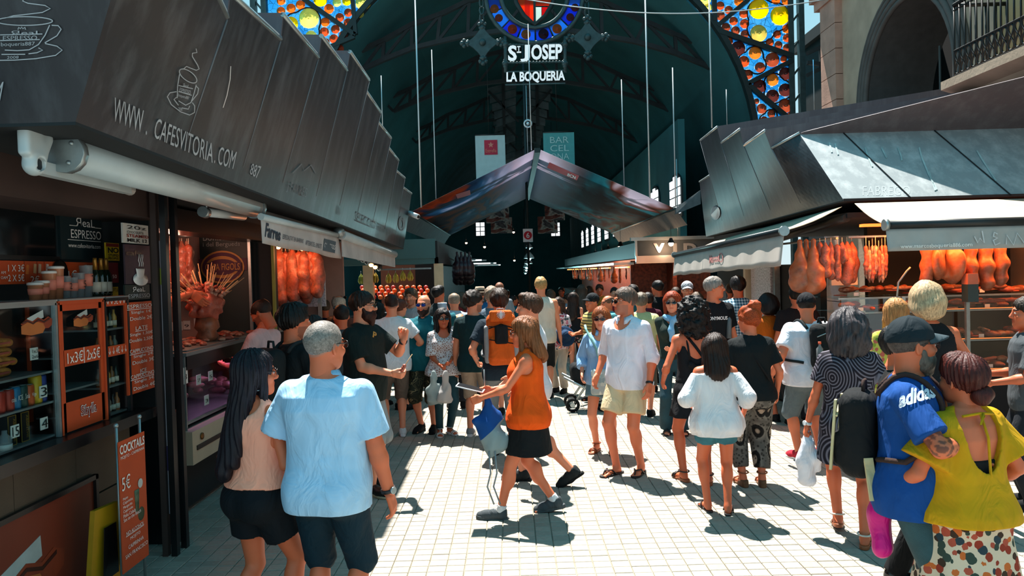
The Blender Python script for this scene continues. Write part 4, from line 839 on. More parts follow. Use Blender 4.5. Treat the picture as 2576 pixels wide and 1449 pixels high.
# bottles, cans, cups, baguettes
def lathe_thing(name, prof, mats, loc, label, cat, group=None, parts=()):
    e = empty(name, loc, label, cat, group); b = MB(); b.lathe(prof, n=12); b.build('body', mats[0], e)
    for (nm, pr), m in zip(parts, mats[1:]): b = MB(); b.lathe(pr, n=12); b.build(nm, m, e)
    return e
BG = mat('dark green glass', '#122015', 0.1, 0, 0.2, coat=0.5); CORK = mat('gold foil', '#b07a30', 0.35, 0.6, 0.2); LBL = mat('cream label', '#d9c9b4', 0.7, 0, 0.1); PINK = mat('pink paper label', '#e0806a', 0.7, 0, 0.1); CLR = mat('clear plastic', '#9aa0a2', 0.15, 0, 0.1, alpha=0.45); LID = mat('white lid', '#d8d0c8', 0.5)
for k, (px, py, lb) in enumerate(((242, 750, 'wine bottle with gold foil, left of three on the case'), (257, 752, 'wine bottle with gold foil, middle of three on the case'), (270, 752, 'wine bottle with gold foil, right of three on the case'))):
    p = onx(px, 752, -2.92); lathe_thing('wine_bottle', [(.034, 0), (.036, .02), (.036, .13), (.03, .16), (.014, .19), (.013, .22)], (BG, LBL, CORK), (-2.92, p.y, 1.912), lb, 'bottle', 'wine bottles on the case', (('label', [(.0372, .03), (.0372, .10)]), ('foil', [(.016, .185), (.0145, .255), (.012, .27)])))
for k, (px, h, r_, lb) in enumerate(((90, .09, .042, 'short pink labelled tub at the left of the cup row'), (107, .10, .040, 'pink labelled tub second in the cup row'), (126, .16, .040, 'tall pink labelled tub third in the cup row'), (143, .19, .045, 'tallest lidded tub in the cup row'), (165, .14, .036, 'clear cup with a number two on pink paper'), (183, .13, .036, 'clear cup between the numbered cups'), (200, .16, .038, 'clear cup with a number five on pink paper'), (219, .21, .042, 'clear cup with a number seven, next to the bottles'))):
    p = onx(px, 752, -2.90); clear = k > 3
    e = lathe_thing('plastic_cup', [(r_ * .8, 0), (r_, h), (r_ * 1.06, h + .004)], (CLR if clear else mat('amber plastic', '#a86a4a', .3, 0, .2), PINK, LID), (-2.90, p.y, 1.912), lb, 'cup', 'takeaway cups on the case', (('paper_label', [(r_ * .93, h * .35), (r_ * 1.0, h * .75)]),) + (() if clear else (('lid', [(r_ * 1.08, h), (r_ * 1.08, h + .014), (r_ * .8, h + .018)]),)))
    if k in (4, 6, 7): tx('numeral', {4: '2', 6: '5', 7: '7'}[k], (p.y - .012, p.y + .012, 1.912 + h * .42, 1.912 + h * .7), -2.90 + r_ + .002, BLK, e)
BREAD = mat('baguette crust', '#b8752c', 0.6, 0, 0.35, 14, 0.5, 60); HAMP = mat('pink ham slices', '#b04a3a', 0.5, 0, 0.3)
for k, (y, z, lb) in enumerate(((3.98, 1.52, 'filled baguette lowest in the case stack'), (4.03, 1.575, 'filled baguette second from the bottom of the stack'), (3.99, 1.63, 'filled baguette third in the stack'), (4.00, 1.685, 'filled baguette on top of the stack'))):
    s = SDF((-.06, -.36, -.05), (.06, .36, .05), .007); s.chain([(0, -.3, 0), (0, -.1, .008), (0, .12, .006), (0, .27, 0)], [.03, .036, .036, .022], .02); s.ell((.04, 0, 0), (.03, .3, .008), .008, 's')
    s.fold(.004, 60, k, 1); e = empty('baguette', (-2.86, y, z), lb, 'baguette', 'filled baguettes in the snack case'); obj('bread', s.mesh(), BREAD, e); b = MB(); b.box((-.02, -.25, -.006), (.036, .24, .005)); b.build('ham_filling', HAMP, e)
for k, (px, w, h, c, s, lb) in enumerate(((-4, .032, .12, '#b02a18', '', 'red can at the edge of the frame'), (19, .032, .12, '#a83020', 'cola', 'red cola can in the case'), (36, .032, .125, '#1f6f9a', 'ICE', 'blue can between the red and dark cans'), (54, .032, .125, '#20403a', 'Soda', 'dark green can with pale lettering'), (71, .032, .12, '#c0501c', 'Viga', 'orange can beside the tall yellow can'), (89, .036, .165, '#c8a01c', '', 'tall yellow can taller than its neighbours'), (104, .03, .16, '#28408a', '', 'blue and red can behind the price card'))):
    p = onx(px, 1000, -2.80); e = lathe_thing('drink_can', [(w * .85, 0), (w, .008), (w, h - .012), (w * .85, h)], (mat('can ' + c, c, .35, .3, .1), ALU), (-2.80, p.y, 1.312), lb, 'can', 'drink cans in the snack case', (('can_top', [(w * .8, h), (w * .7, h + .003)]),))
    if s: tx('lettering', s, (p.y - w * .6, p.y + w * .6, 1.312 + h * .4, 1.312 + h * .62), -2.80 + w + .001, PRW, e)
for k, (px, lb) in enumerate(((30, 'black absinthe carton, left of two'), (63, 'black absinthe carton, right of two'))):
    p = onx(px, 1070, -2.80); e = empty('absinthe_box', (-2.80, p.y, 1.112), lb, 'carton', 'absinthe cartons'); b = MB(); b.box((-.05, -.035, 0), (0, .035, .17)); b.build('carton', DARK, e); GOLD = mat('gold print', '#b08a3a', .4, .4, .1); letters('lettering', 'ABSINTHE', (.001, .008, .15), (0, 0, -.13), (0, -.020, 0) if False else (0, .018, 0), GOLD, e, 0, .001)
    b = MB()
    for a, c in (((.001, -.033, .003), (.001, .033, .003)), ((.001, -.033, .167), (.001, .033, .167)), ((.001, -.033, .003), (.001, -.033, .167)), ((.001, .033, .003), (.001, .033, .167))): b.bar(a, c, .003)
    b.build('gold_border', GOLD, e)
for k, (px, py, s, lb) in enumerate(((85, 890, '1x3\n2x6', 'white 1x3 2x6 price card stuck in the baguettes'), (108, 985, '3', 'white price card with a 3 beside the cans'), (37, 1085, '15', 'white price card leaning on the absinthe'), (110, 1065, '4', 'white price card at the foot of the case'))):
    p = onx(px, py, -2.765); e = empty('price_card', p, lb, 'price card'); b = MB(); b.box((0, -.035, -.035), (.003, .035, .035)); b.build('card', PRW, e); letters('lettering', s, (.004, -.028, -.026), (0, .056, 0), (0, 0, .052), BLK, e)
b = MB(); p = onx(15, 1080, -2.77); e = lathe_thing('clear_bottle', [(.035, 0), (.036, .06), (.014, .085), (.013, .105)], (CLR, LID), (-2.78, p.y, 1.112), 'small clear bottle with a white base label', 'bottle', None, (('label', [(.0365, .0), (.0365, .03)]),))
for row, z in enumerate((1.11, 1.30, 1.512, 1.692)):
    for j in range(5):
        y = 5.075 + j * .055; c = ('#2a1a10', '#7a4a20', '#b0602a', '#182a20', '#8a7a6a', '#c89040')[(j * 2 + row) % 6]
        lathe_thing('mini_bottle', [(.019, 0), (.019, .075), (.008, .10), (.008, .125)], (mat('mini ' + c, c, .2, 0, .1, coat=.3), LBL), (-2.80, y, z), 'miniature spirit bottle in the small fridge', 'bottle', 'miniature bottles in the fridge', (('label', [(.0195, .015), (.0195, .05)]),))
def hotdog(e, c, s, X):
    BUN = mat('bun print', '#b5652e', .6, 0, .2, 4); SAU = mat('sausage print', '#8a3418', .5, 0, .2); PAP = mat('paper print', '#a8b0ac', .7, 0, .15)
    def pl(nm, pts, m, dx):
        b = MB(); b.prism([Vector((dx, c[0] + x * s, c[1] + z * s)) for x, z in pts], (-.002, 0, 0)); b.build(nm, m, e)
    pl('paper_picture', [(-.55, .22), (.3, .46), (.32, .2), (-.5, .0)], PAP, .002); pl('sausage_picture', [(-.9, .05), (-.6, .2), (-.3, .10), (0, .22), (.3, .12), (.55, .22), (.78, .12), (.75, -.08), (.55, -.18), (-.7, -.12)], SAU, .004)
    pl('bun_picture', [(-.9, -.02), (-.6, .08), (0, .06), (.25, .0), (.35, -.16), (.2, -.32), (-.4, -.36), (-.9, -.28)], BUN, .006); pl('sauce_picture', [(-.85, .10), (-.6, .16), (-.3, .05), (0, .17), (.3, .07), (.6, .17), (.6, .12), (.3, .02), (0, .12), (-.3, .0), (-.6, .11), (-.85, .05)], mat('sauce print', '#3a120a', .4), .008)
e = empty('hot_dog_sticker', (-2.72, 4.1, 1.75), 'hot dog sticker on the glass of the snack case', 'sticker'); hotdog(e, (.22, .03), .17, 0); e = empty('hot_dog_sticker', (-2.712, 4.72, 1.78), 'smaller hot dog sticker at the top of the orange cooler', 'sticker'); hotdog(e, (.05, .0), .13, 0)
e = empty('hot_dog_poster', (-2.755, 4.2, .1), 'large framed hot dog poster on the kiosk front near the ground', 'poster'); b = MB(); b.box((-.005, -1.2, .03), (0, .70, .64)); b.build('picture', mat('brown red poster', '#7a2c14', .5, 0, .15, 2), e); hotdog(e, (-.02, .25), .46, 0)
for lo, hi in (((-.01, .68, .02), (.02, .71, .66)), ((-.01, -1.2, .63), (.02, .71, .66)), ((-.01, -1.2, .02), (.02, .71, .045))): b = MB(); b.box(lo, hi); b.build('frame_bar', DARK, e)
e = empty('cocktail_banner', (-2.45, 4.63, 0), 'narrow orange cocktails banner standing in front of the kiosk', 'banner')
r = (4.63, 4.96, .20, 1.02); px_('banner_cloth', r, -2.45, ORANGE, e, .006)
for s, u0, u1, v0, v1, bd in (('COCKTAILS', .02, .96, .90, .97, .02), ('MOJITO - CAIPIRINHA', .04, .94, .855, .885, 0), ('5€', .05, .36, .62, .73, 0), ('Mojito', .06, .25, .545, .57, 0), ('Caipirinha', .06, .42, .512, .54, 0), ('Margarita', .06, .4, .48, .507, 0), ('Caipiroska', .06, .42, .448, .475, 0), ('Pinha Colada', .06, .52, .416, .443, 0), ('Sex on the Beach', .06, .72, .384, .411, 0), ('NO ALCOHOL', .14, .82, .27, .30, 0), ('MOJITO', .28, .66, .215, .245, 0), ('CAIPIRINHA', .2, .78, .16, .19, 0), ('SAN FRANCISCO', .08, .94, .10, .13, 0)): tx('lettering', s, sub(r, u0, u1, v0, v1), -2.448, PRW, e, bd)
px_('underline', sub(r, .14, .82, .262, .266), -2.447, PRW, e, .002); b = MB(); b.lathe([(.02, -.09), (.028, .0), (.032, .05)], (.002, .20, .62), 14, M=Matrix.Diagonal(Vector((.06, 1, 1)))); b.build('printed_glass', mat('cocktail print', '#5a6a50', .5, 0, .5, 20), e); b = MB(); b.lathe([(.03, 0), (.03, .002)], (.003, .245, .70), 14, M=Matrix.Rotation(math.radians(90), 3, 'Y')); b.build('printed_lime', mat('ice print', '#c8c8c0', .5), e); b = MB(); b.sphere((.0, .25, .50), (.003, .045, .045)); b.build('printed_leaf', mat('leaf print', '#39452c', .5), e)
for y in (.02, .31): b = MB(); b.tube([(-.02, y, .0), (-.02, y, 1.12)], .009, 8); b.sphere((-.02, y, 1.12), .016); b.build('pole', ALU, e)
e = empty('wet_floor_sign', (-2.55, 4.50, 0), 'folded yellow caution board behind the cocktails banner', 'caution board'); YEL = mat('yellow plastic', '#b8860e', .5, 0, .1); b = MB(); b.prism([(-.05, 0, 0), (.0, .30, 0), (.02, .26, .62), (-.02, .06, .62)], (-.03, .0, 0)); b.build('board', YEL, e); b = MB(); b.prism([(.008, .07, .18), (.012, .24, .18), (.016, .22, .5), (.008, .1, .5)], (.004, 0, 0)); b.build('warning_panel', DARK, e)
# ------------------------------------------------------------------ awnings and arms on the left
def awn_roller(label, pa, pb, X, r, end=True):
    a, c = onx(*pa, X), onx(*pb, X); e = empty('awning_roller', a, label, 'awning'); d = c - a; b = MB(); b.tube([(0, 0, 0), d], r, 14); b.build('housing', ALUW, e); b = MB(); b.tube([Vector((0, -.02, 0)), Vector((0, .03, 0))], r * 1.15, 14); b.build('end_cap', ALU, e); b = MB(); b.tube([d - Vector((0, .02, 0)), d + Vector((0, .03, 0))], r * 1.12, 14); b.build('end_cap', ALU, e)
    for q in (.02,): b = MB(); b.sphere((r * .5, -.022, r * .5), .012); b.sphere((r * .3, -.022, -r * .6), .012); b.build('screw', ALU, e)
    return e
e = awn_roller('long rolled awning housing under the lettered roof', (165, 385), (640, 522), -2.15, .085)
a = onx(75, 330, -2.2); e = empty('awning_bracket', a, 'cast grey awning bracket with folding arm at the far left', 'bracket'); s = SDF((-.1, -.1, -.35), (.12, .3, .1), .009); s.box((0, 0, -.05), (.03, .06, .07), .02); s.ell((0, .02, -.15), (.04, .05, .05), .03); s.cone((0, .02, -.15), (0, .10, -.02), .04, .04, .03); s.ell((0.03, 0.02, -.15), .03, .004, 's'); obj('casting', s.mesh(), ALUW, e); b = MB(); b.lathe([(.03, 0), (.026, .012)], (.012, .02, -.15), 14, M=Matrix.Rotation(math.radians(90), 3, 'Y')); b.build('hub_cap', DARK, e); c = onx(320, 475, -2.3) - a; b = MB(); b.bar((0, .04, -.16), c, .05, .06); b.build('arm', ALUW, e)
for (pa, pb, lb) in (((200, 432), (328, 478), 'short fluorescent lamp hanging under the awning arm'), ((512, 533), (612, 545), 'fluorescent lamp above the sausage counter')):
    a, c = onx(*pa, -2.35), onx(*pb, -2.35); e = empty('tube_lamp', a, lb, 'lamp'); b = MB(); b.tube([(0, 0, 0), c - a], .035, 12); b.build('tube', mat('lamp tube', '#c8d0d0', .3, 0, .05), e); b = MB(); b.tube([(0, -.02, 0), (0, .05, -.005)], .042, 12); b.build('socket', ALU, e); b = MB(); b.tube([(0, .05, .0), (0, .05, .12)], .012, 6); b.tube([(c - a) * .8, (c - a) * .8 + Vector((0, 0, .15))], .012, 6); b.build('hanger', ALU, e)
CANV = mat('grubby white canvas', '#b9b0aa', .85, 0, .15, 3); CANVC = thin('cream awning canvas', '#d9cbb2', .35)
a0, a1, a2, a3 = onx(660, 612, -2.02), onx(856, 650, -2.02), onx(850, 592, -2.02), onx(656, 545, -2.02)
e = empty('printed_awning', a0, 'white printed valance hanging below the left roof', 'awning'); b = MB(); b.grid(lambda u, v: ((a0 * (1 - u) + a1 * u) * (1 - v) + (a3 * (1 - u) + a2 * u) * v) - a0 + Vector((.012 * math.sin(u * 14) * (1 - v), 0, -.008 * math.sin(u * 9) * (1 - v))), 20, 4); va = b.build('valance', CANV, e); solidify(va, .006); b = MB(); b.prism([a3 - a0, a2 - a0, onx(838, 560, -2.5) - a0, onx(640, 505, -2.5) - a0], (0, 0, -.01)); b.build('canvas_top', CANV, e); b = MB(); b.tube([a3 - a0, a2 - a0], .03, 8); b.build('front_rail', ALUW, e)
bv = bvh_of([va]); NAVY = mat('navy print', '#2a2e3a', .7); print_text('lettering', 'Farres', [(664, 596), (703, 607), (705, 577), (668, 560)], bv, NAVY, e, .03, .008); print_text('lettering', 'ESPECIALITAT EN BARRINS', [(709, 601), (761, 612), (762, 602), (710, 589)], bv, NAVY, e, 0, .008); print_text('lettering', 'ARTESANS DE L EMBOTIT', [(767, 616), (808, 626), (808, 615), (768, 604)], bv, NAVY, e, 0, .008)
project('logo_box', [(811, 630), (841, 637), (844, 608), (814, 600)], [(0, 1, 2, 3)], bv, mat('slate logo', '#4a545a', .7), e, .007); print_text('lettering', 'CASA FIGOLS', [(814, 622), (841, 628), (842, 617), (815, 610)], bv, PRW, e, 0, .010)
a, c = onx(858, 590, -2.0), onx(992, 640, -2.0); e = empty('folded_awning', a, 'slim white rolled awning at the far end of the left roof', 'awning'); b = MB(); b.tube([(0, 0, 0), c - a], .06, 12); b.build('housing', ALUW, e); b = MB(); b.prism([(0, 0, -.04), c - a + Vector((0, 0, -.04)), c - a + Vector((0, 0, -.22)), Vector((0, 0, -.26))], (.01, 0, 0)); b.build('valance', CANV, e); b = MB(); b.sphere((0, -.1, .02), .07); b.build('end_joint', ALU, e)
BULB = mat('lit amber bulb', '#ffb060', .3, 0, 0, emit='#ffb060', es=14)
for k in range(6):
    p = onx(905 + k * 10, 628 + k * 6, -2.3); e = empty('spot_lamp', p, ('black track spotlight with its bulb glowing' if k == 4 else 'black track spotlight under the left roof end'), 'spotlight', 'track spotlights'); s_ = Matrix.Rotation(math.radians(150), 3, 'X'); b = MB(); b.lathe([(.03, 0), (.05, .06), (.055, .15)], n=12, M=s_); b.tube([(0, 0, 0), (0, 0, .30)], .012, 6); b.build('can', DARK, e); b = MB(); b.sphere((0, -.07, -.13), .04); b.build('bulb', BULB if k in (3, 4) else ALU, e)
b = MB(); p = ony(1037, 540, 13.4); e = empty('security_camera', p, 'small white security camera at the corner of the left roof', 'camera'); b.tube([(-.06, 0, .03), (.12, -.12, -.05)], .045, 10); b.build('camera_body', WHITE, e); b = MB(); b.tube([(.115, -.115, -.048), (.125, -.125, -.052)], .03, 10); b.build('lens', DARK, e); b = MB(); b.bar((-.05, .05, .02), (-.14, .1, -.02), .03); b.build('mount', ALU, e)
# ------------------------------------------------------------------ meats (shared meshes)
def meat(name, base, dark, sc=7.0, rough=0.4):
    t = NT(name); n = t.noise(sc, None, 5, .6, .4); n2 = t.noise(sc * 5, None, 3); c = t.mix(t.ramp(n, [(.38, (0, 0, 0)), (.62, (1, 1, 1))]), dark, base); c = t.mix(t.math('MULTIPLY', n2, .25), c, '#e8c0a0'); t.P(Base_Color=c, Roughness=rough); t.bump(n2, .5, .006); return t.m
M_HAM = meat('cured ham', '#a84a14', '#5f220c', 5); M_SAL = meat('salami skin', '#a8402a', '#5a1c14', 14); M_SALW = meat('mould salami', '#b8907a', '#7a3424', 20); M_CHO = meat('chorizo', '#b83a18', '#6a1a0c', 9); M_CUT = meat('cut meat', '#c04a34', '#8a2418', 10); STRING = mat('string', '#cfc0a8', .9, 0, .1)
def sm(s): return s.mesh('meat')
s = SDF((-.13, -.10, -.42), (.13, .10, .06), .011); s.chain([(0, 0, .03), (0, 0, -.10), (0, .0, -.22), (.01, 0, -.31)], [.022, .034, .085, .095], .05); s.ell((.0, 0, -.33), (.10, .075, .085), .03); s.fold(.006, 40, 2, 1); ME_HAM = sm(s)
s = SDF((-.05, -.05, -.40), (.05, .05, .02), .008); s.chain([(0, 0, 0), (0, 0, -.03), (.006, 0, -.2), (0, 0, -.36), (0, 0, -.385)], [.006, .030, .035, .030, .008], .015); s.fold(.005, 70, 4, .8); ME_SAL = sm(s)
s = SDF((-.045, -.045, -.32), (.045, .045, .02), .007); s.chain([(0, 0, 0), (0, 0, -.02), (.008, 0, -.10), (-.004, 0, -.2), (.0, 0, -.28)], [.004, .017, .020, .020, .012], .01); s.fold(.004, 90, 5, .8); ME_FUET = sm(s)
s = SDF((-.17, -.10, -.48), (.17, .10, .04), .012); s.ell((0, 0, -.22), (.145, .075, .21), .03); s.chain([(0, 0, .02), (0, 0, -.1)], [.02, .06], .05); s.ell((.05, .06, -.3), (.06, .03, .08), .03); s.fold(.014, 26, 6, 1, 6); ME_BIG = sm(s)
s = SDF((-.10, -.07, -.50), (.10, .07, .04), .012); s.chain([(0, 0, .02), (0, 0, -.08), (.01, 0, -.25), (-.005, 0, -.42), (0, 0, -.45)], [.02, .05, .072, .065, .03], .04); s.fold(.008, 30, 8, 1); ME_LONG = sm(s)
s = SDF((-.06, -.09, -.03), (.06, .09, .06), .009); s.ell((0, 0, .018), (.045, .075, .028), .02); s.fold(.007, 60, 9, 1, 6); ME_LUMP = sm(s)
s = SDF((-.04, -.13, -.01), (.04, .13, .06), .008); s.chain([(0, -.11, .02), (.01, 0, .024), (0, .11, .02)], [.016, .021, .016], .01); s.fold(.003, 80, 3, 1); ME_LINK = sm(s)
def slic(): b = MB(); b.lathe([(.055, 0), (.058, .004), (.055, .008), (.03, .010)], n=14, M=Matrix.Diagonal(Vector((1, .8, 1)))); return b.mesh('slice')
ME_SLICE = slic()
_mm = {}
def mm(me, m):
    k = (me.name, m.name)
    if k not in _mm: c = me.copy(); c.materials.clear(); c.materials.append(m); _mm[k] = c
    return _mm[k]
def hang(name, me, m, loc, rz, label, cat, group, sc=1.0, tagc=None, line=.06):
    e = empty(name, loc, label, cat, group, rz=rz); o = obj('meat', mm(me, m), None, e); o.scale = (sc,) * 3
    b = MB(); b.tube([(0, 0, 0), (0, 0, line)], .004, 5); b.build('string', STRING, e)
    if tagc: b = MB(); b.box((-.025, -.06 * sc - .035, -.20), (.025, -.06 * sc - .032, -.12)); b.build('price_tag', mat('tag ' + tagc, tagc, .7), e)
    return e
rr_ = random.Random(11)
# ------------------------------------------------------------------ sausage stall (left, beyond the coffee kiosk)
PALEW = mat('pale stall wall', '#b08a7c', .7, 0, .08); BEIGE = mat('cream laminate', '#b5a68e', .6, 0, .06)
far = empty('sausage_stall', (-2.9, 6.4, 0), 'sausage stall with black chilled counter next to the coffee kiosk', 'stall')
def fb(name, lo, hi, m): b = MB(); b.box([lo[0] + 2.9, lo[1] - 6.4, lo[2]], [hi[0] + 2.9, hi[1] - 6.4, hi[2]]); return b.build(name, m, far)
fb('counter_body', (-3.5, 6.40, 0.06), (-2.83, 9.4, .74), DARKW); fb('counter_end', (-3.5, 6.40, .74), (-2.80, 6.43, 1.36), DARK); fb('counter_rail', (-3.5, 6.40, 1.36), (-2.78, 9.4, 1.39), ALU)
fb('counter_glass', (-2.81, 6.45, .78), (-2.805, 9.3, 1.24), GL); fb('counter_front', (-2.83, 6.43, 1.24), (-2.79, 9.4, 1.36), DARK); fb('case_shelf', (-3.45, 6.44, .76), (-2.83, 9.3, .79), ALU); fb('case_back', (-3.5, 6.44, .79), (-3.46, 9.3, 1.36), DARK); fb('corner_trim', (-2.825, 6.385, .72), (-2.79, 6.40, 1.36), ALU)
fb('drawer', (-2.98, 6.32, .45), (-2.72, 7.5, .73), BEIGE); fb('drawer_groove', (-2.722, 6.40, .56), (-2.712, 7.5, .60), DARK); b = MB(); b.lathe([(.03, 0), (.03, .008), (.015, .01)], (.186, .10, .66), 14, M=Matrix.Rotation(math.radians(90), 3, 'Y')); b.build('drawer_lock', mat('brass', '#8a5a2a', .35, .7), far)
fb('side_wall', (-4.6, 8.55, .8), (-3.50, 8.62, 2.6), PALEW); fb('stall_back', (-5.0, 5.9, 0), (-4.9, 13, 2.75), DARKW); fb('stall_ceiling', (-4.9, 5.9, 2.50), (-2.75, 12.8, 2.56), PALEW); fb('dark_pillar', (-3.02, 8.62, 0), (-2.72, 8.78, 2.6), DARKW); fb('pillar_edge', (-2.73, 8.60, .5), (-2.70, 8.64, 2.5), mat('lime edge', '#7d8a3a', .6)); fb('stall_header', (-3.0, 5.9, 2.42), (-2.72, 13, 2.60), DARK)
for y, z in ((6.8, 2.495), (7.3, 2.495)):
    e = empty('ceiling_light', (-3.3, y, z), 'recessed warm ceiling light above the sausage counter', 'light', 'recessed ceiling lights of the sausage stall'); b = MB(); b.lathe([(.10, 0), (.10, -.01), (.08, -.012)], n=16); b.build('ring', ALU, e); b = MB(); b.lathe([(.078, -.013), (.001, -.014)], n=16); b.build('lamp', mat('warm lamp glass', '#ffa070', .4, 0, 0, emit='#ff8a50', es=10), e)
    L = bpy.data.lights.new('warm_light', 'POINT'); L.energy = 9; L.color = (1.0, .45, .30); L.shadow_soft_size = .1; lo = bpy.data.objects.new('warm_light', L); lo.location = (0, 0, -.12); link(lo, e)
e = empty('brand_panel', (-3.55, 8.5, 1.3), 'tall dark green panel with an oval purple and gold emblem', 'panel'); r = ry(500, 622, 578, 812, 8.5); py_('board', (r[0], r[1], 1.4, r[3]), 8.5, mat('deep green board', '#0d2626', .5, 0, .15), e)
DIM = mat('dim print', '#8a8f8c', .6); GOLD2 = mat('dull gold', '#a8743a', .5, .2, .1); PURP = mat('plum', '#4a1a34', .6)
ty('lettering', 'Boníssims!', ry(510, 602, 588, 606, 8.49), 8.495, DIM, e); ty('lettering', 'i del Bergueda', ry(510, 604, 610, 624, 8.49), 8.495, DIM, e)
def oval(nm, w, h, m, dy): c = ony(560, 672, 8.49) - e.location; b = MB(); b.prism([c + Vector((w * math.cos(a), -dy, h * math.sin(a))) for a in [2 * math.pi * i / 28 for i in range(28)]], (0, .004, 0)); b.build(nm, m, e)
py_('emblem_band', ry(500, 622, 652, 683, 8.49), 8.488, PURP, e, .005); oval('emblem_ring', .245, .185, GOLD2, .006); oval('emblem_field', .225, .165, PURP, .010); oval('emblem_oval', .19, .125, GOLD2, .014); oval('emblem_core', .17, .09, PURP, .018); py_('name_band', ry(512, 607, 662, 684, 8.46), 8.463, PURP, e, .004); ty('lettering', 'CASA FIGOLS', ry(516, 603, 664, 681, 8.455), 8.458, GOLD2, e, .01); b = MB(); b.box((.60, -.03, -.1), (.63, 0, 1.25)); b.build('chrome_edge', ALU, e)
b = MB(); b.tube([ony(418, 595, 7.9), ony(500, 592, 7.9)], .012, 8); tag(b.build('hanging_rail', ALU), 'chrome rail with hooks holding salamis in the sausage stall', 'rail')
for k, (px, py, me, m, lb) in enumerate(((426, 612, ME_SAL, M_SAL, 'dark red salami at the left end of the rail'), (434, 612, ME_SAL, M_SAL, 'dark red salami second on the rail'), (452, 612, ME_LONG, M_SAL, 'slim dark sausage behind the price sign'), (462, 612, ME_LONG, M_SAL, 'brown sausage left of the big pale salami'), (470, 612, ME_LONG, M_SALW, 'big pale mould-dusted salami'), (479, 612, ME_SAL, M_CHO, 'thin red salami at the right end of the rail'))):
    p = ony(px, 600, 7.9); hang('salami', me, m, (p.x, 7.9 - .05 * (k % 2), p.z - .06), k, lb, 'salami', 'salamis on the rail', (1.25, 1.25, .9, .95, 1.05, 1.1)[k])
for k, (px, py, s, lb) in enumerate(((437, 611, '25', 'white price sign hanging among the salamis'), (427, 822, '12', 'white price label on the stall wall, leftmost'), (451, 820, '14', 'white price label on the stall wall, second'), (470, 818, '9', 'white price label on the stall wall, third'), (497, 812, '6', 'white price label at the corner of the stall wall'), (466, 945, '8', 'white notice on the chilled counter glass'), (500, 955, '7', 'first price tag inside the chilled counter'), (530, 945, '5', 'second price tag inside the chilled counter'), (520, 1006, '3', 'low price tag inside the chilled counter'), (526, 724, '2', 'price card sticking out of the skewers'))):
    if k in (0, 9): Y = 7.75 if k == 0 else 7.4
    elif k < 5: Y = 8.54
    else: Y = None
    if Y: p = ony(px, py, Y); e = empty('price_label', p, lb, 'price label'); b = MB(); h = .05 if k else .075; b.box((-.04, -.004, -h), (.04, 0, h)); b.build('card', PRW if k != 9 else PINK, e); letters('lettering', s, (-.025, -.005, -h * .5), (.05, 0, 0), (0, 0, h * .7), BLK, e, 0, .001)
    else: X = -2.80 if k == 5 else -2.86; p = onx(px, py, X); e = empty('price_label', p, lb, 'price label'); b = MB(); h = .07 if k == 5 else .045; b.box((-.003, -.05, -h), (0, .05, h)); b.build('card', PRW, e); letters('lettering', s, (.001, -.03, -h * .5), (0, .06, 0), (0, 0, h * .7), BLK, e, 0, .001)
# trays on the counter, wrapped pieces
for k in range(2):
    e = empty('meat_tray', (-3.08, 6.5 + k * 1.25, 1.392), ('steel tray of cut sausage pieces, nearer one on the counter' if k == 0 else 'steel tray of cut sausage pieces, farther one on the counter'), 'tray'); b = MB(); b.box((-.22, 0, 0), (.26, 1.15, .012)); b.build('tray', ALU, e)
    for i in range(22):
        t_ = empty('sausage_piece', (-3.08 + rr_.uniform(-.18, .22), 6.55 + k * 1.25 + rr_.uniform(0, 1.05), 1.405), 'cut sausage piece heaped on the counter tray', 'sausage', 'sausage pieces on the counter trays', rz=rr_.uniform(0, 3)); o = obj('meat', mm(ME_LUMP, (M_CUT, M_SALW, M_CHO)[i % 3]), None, t_); o.scale = (.8,) * 3
sk = empty('skewer_display', (-3.02, 7.45, 1.40), 'bristling bouquet of sausage skewers in a basket on the counter', 'skewers'); b = MB(); b.lathe([(.07, 0), (.11, .05), (.085, .10), (.12, .14), (.10, .24)], n=18); b.build('basket', M_HAM, sk)
kb = SDF((-.25, -.25, .2), (.25, .25, .6), .014); kb.ell((0, 0, .36), (.17, .17, .14), .03); kb.fold(.03, 45, 3, 1, 6); obj('meat_ball', kb.mesh(), M_CUT, sk)
WOODS = mat('skewer wood', '#c8a070', .7)
for i in range(46):
    th = rr_.uniform(0, 6.28); ph = rr_.uniform(.15, 1.35); d = Vector((math.sin(ph) * math.cos(th), math.sin(ph) * math.sin(th), math.cos(ph))); b = MB(); c = Vector((0, 0, .34)); b.tube([c + d * .1, c + d * rr_.uniform(.34, .46)], .004, 4); s_ = b.build('skewer', WOODS, sk)
    b = MB(); q = c + d * rr_.uniform(.20, .25); b.sphere(q, (.026, .03, .022), 7, 5); b.sphere(q - d * .04, (.03, .025, .026), 7, 5); b.build('meat_chunk', (M_CUT, M_SALW, M_CHO)[i % 3], s_)
for i in range(30):
    t_ = empty('chilled_cut', (-3.12 + rr_.uniform(-.25, .24), 6.6 + rr_.uniform(0, 1.9), .80 + rr_.choice((0, .05, .1)) + (.16 if i % 3 == 0 else 0)), 'dark red cut of meat inside the chilled counter', 'meat', 'cuts in the chilled counter', rz=rr_.uniform(0, 3)); o = obj('meat', mm(ME_LUMP, (meat('wine meat', '#6a2030', '#3a1020', 10) if 'wm' not in MATS else MATS['wm'])), None, t_); MATS.setdefault('wm', o.data.materials[0]); o.scale = (1.2,) * 3
    L = None
L = bpy.data.lights.new('case_light', 'AREA'); L.shape = 'RECTANGLE'; L.size = .1; L.size_y = 2.4; L.energy = 3.0; L.color = (.95, .35, .75); lo = bpy.data.objects.new('case_light', L); lo.location = (-2.95 + 2.9, 7.6 - 6.4, 1.22); link(lo, far); fb('case_lamp', (-2.98, 6.5, 1.225), (-2.90, 8.8, 1.24), mat('pink lamp', '#d080b0', .4, 0, 0, emit='#d070b0', es=1.2))
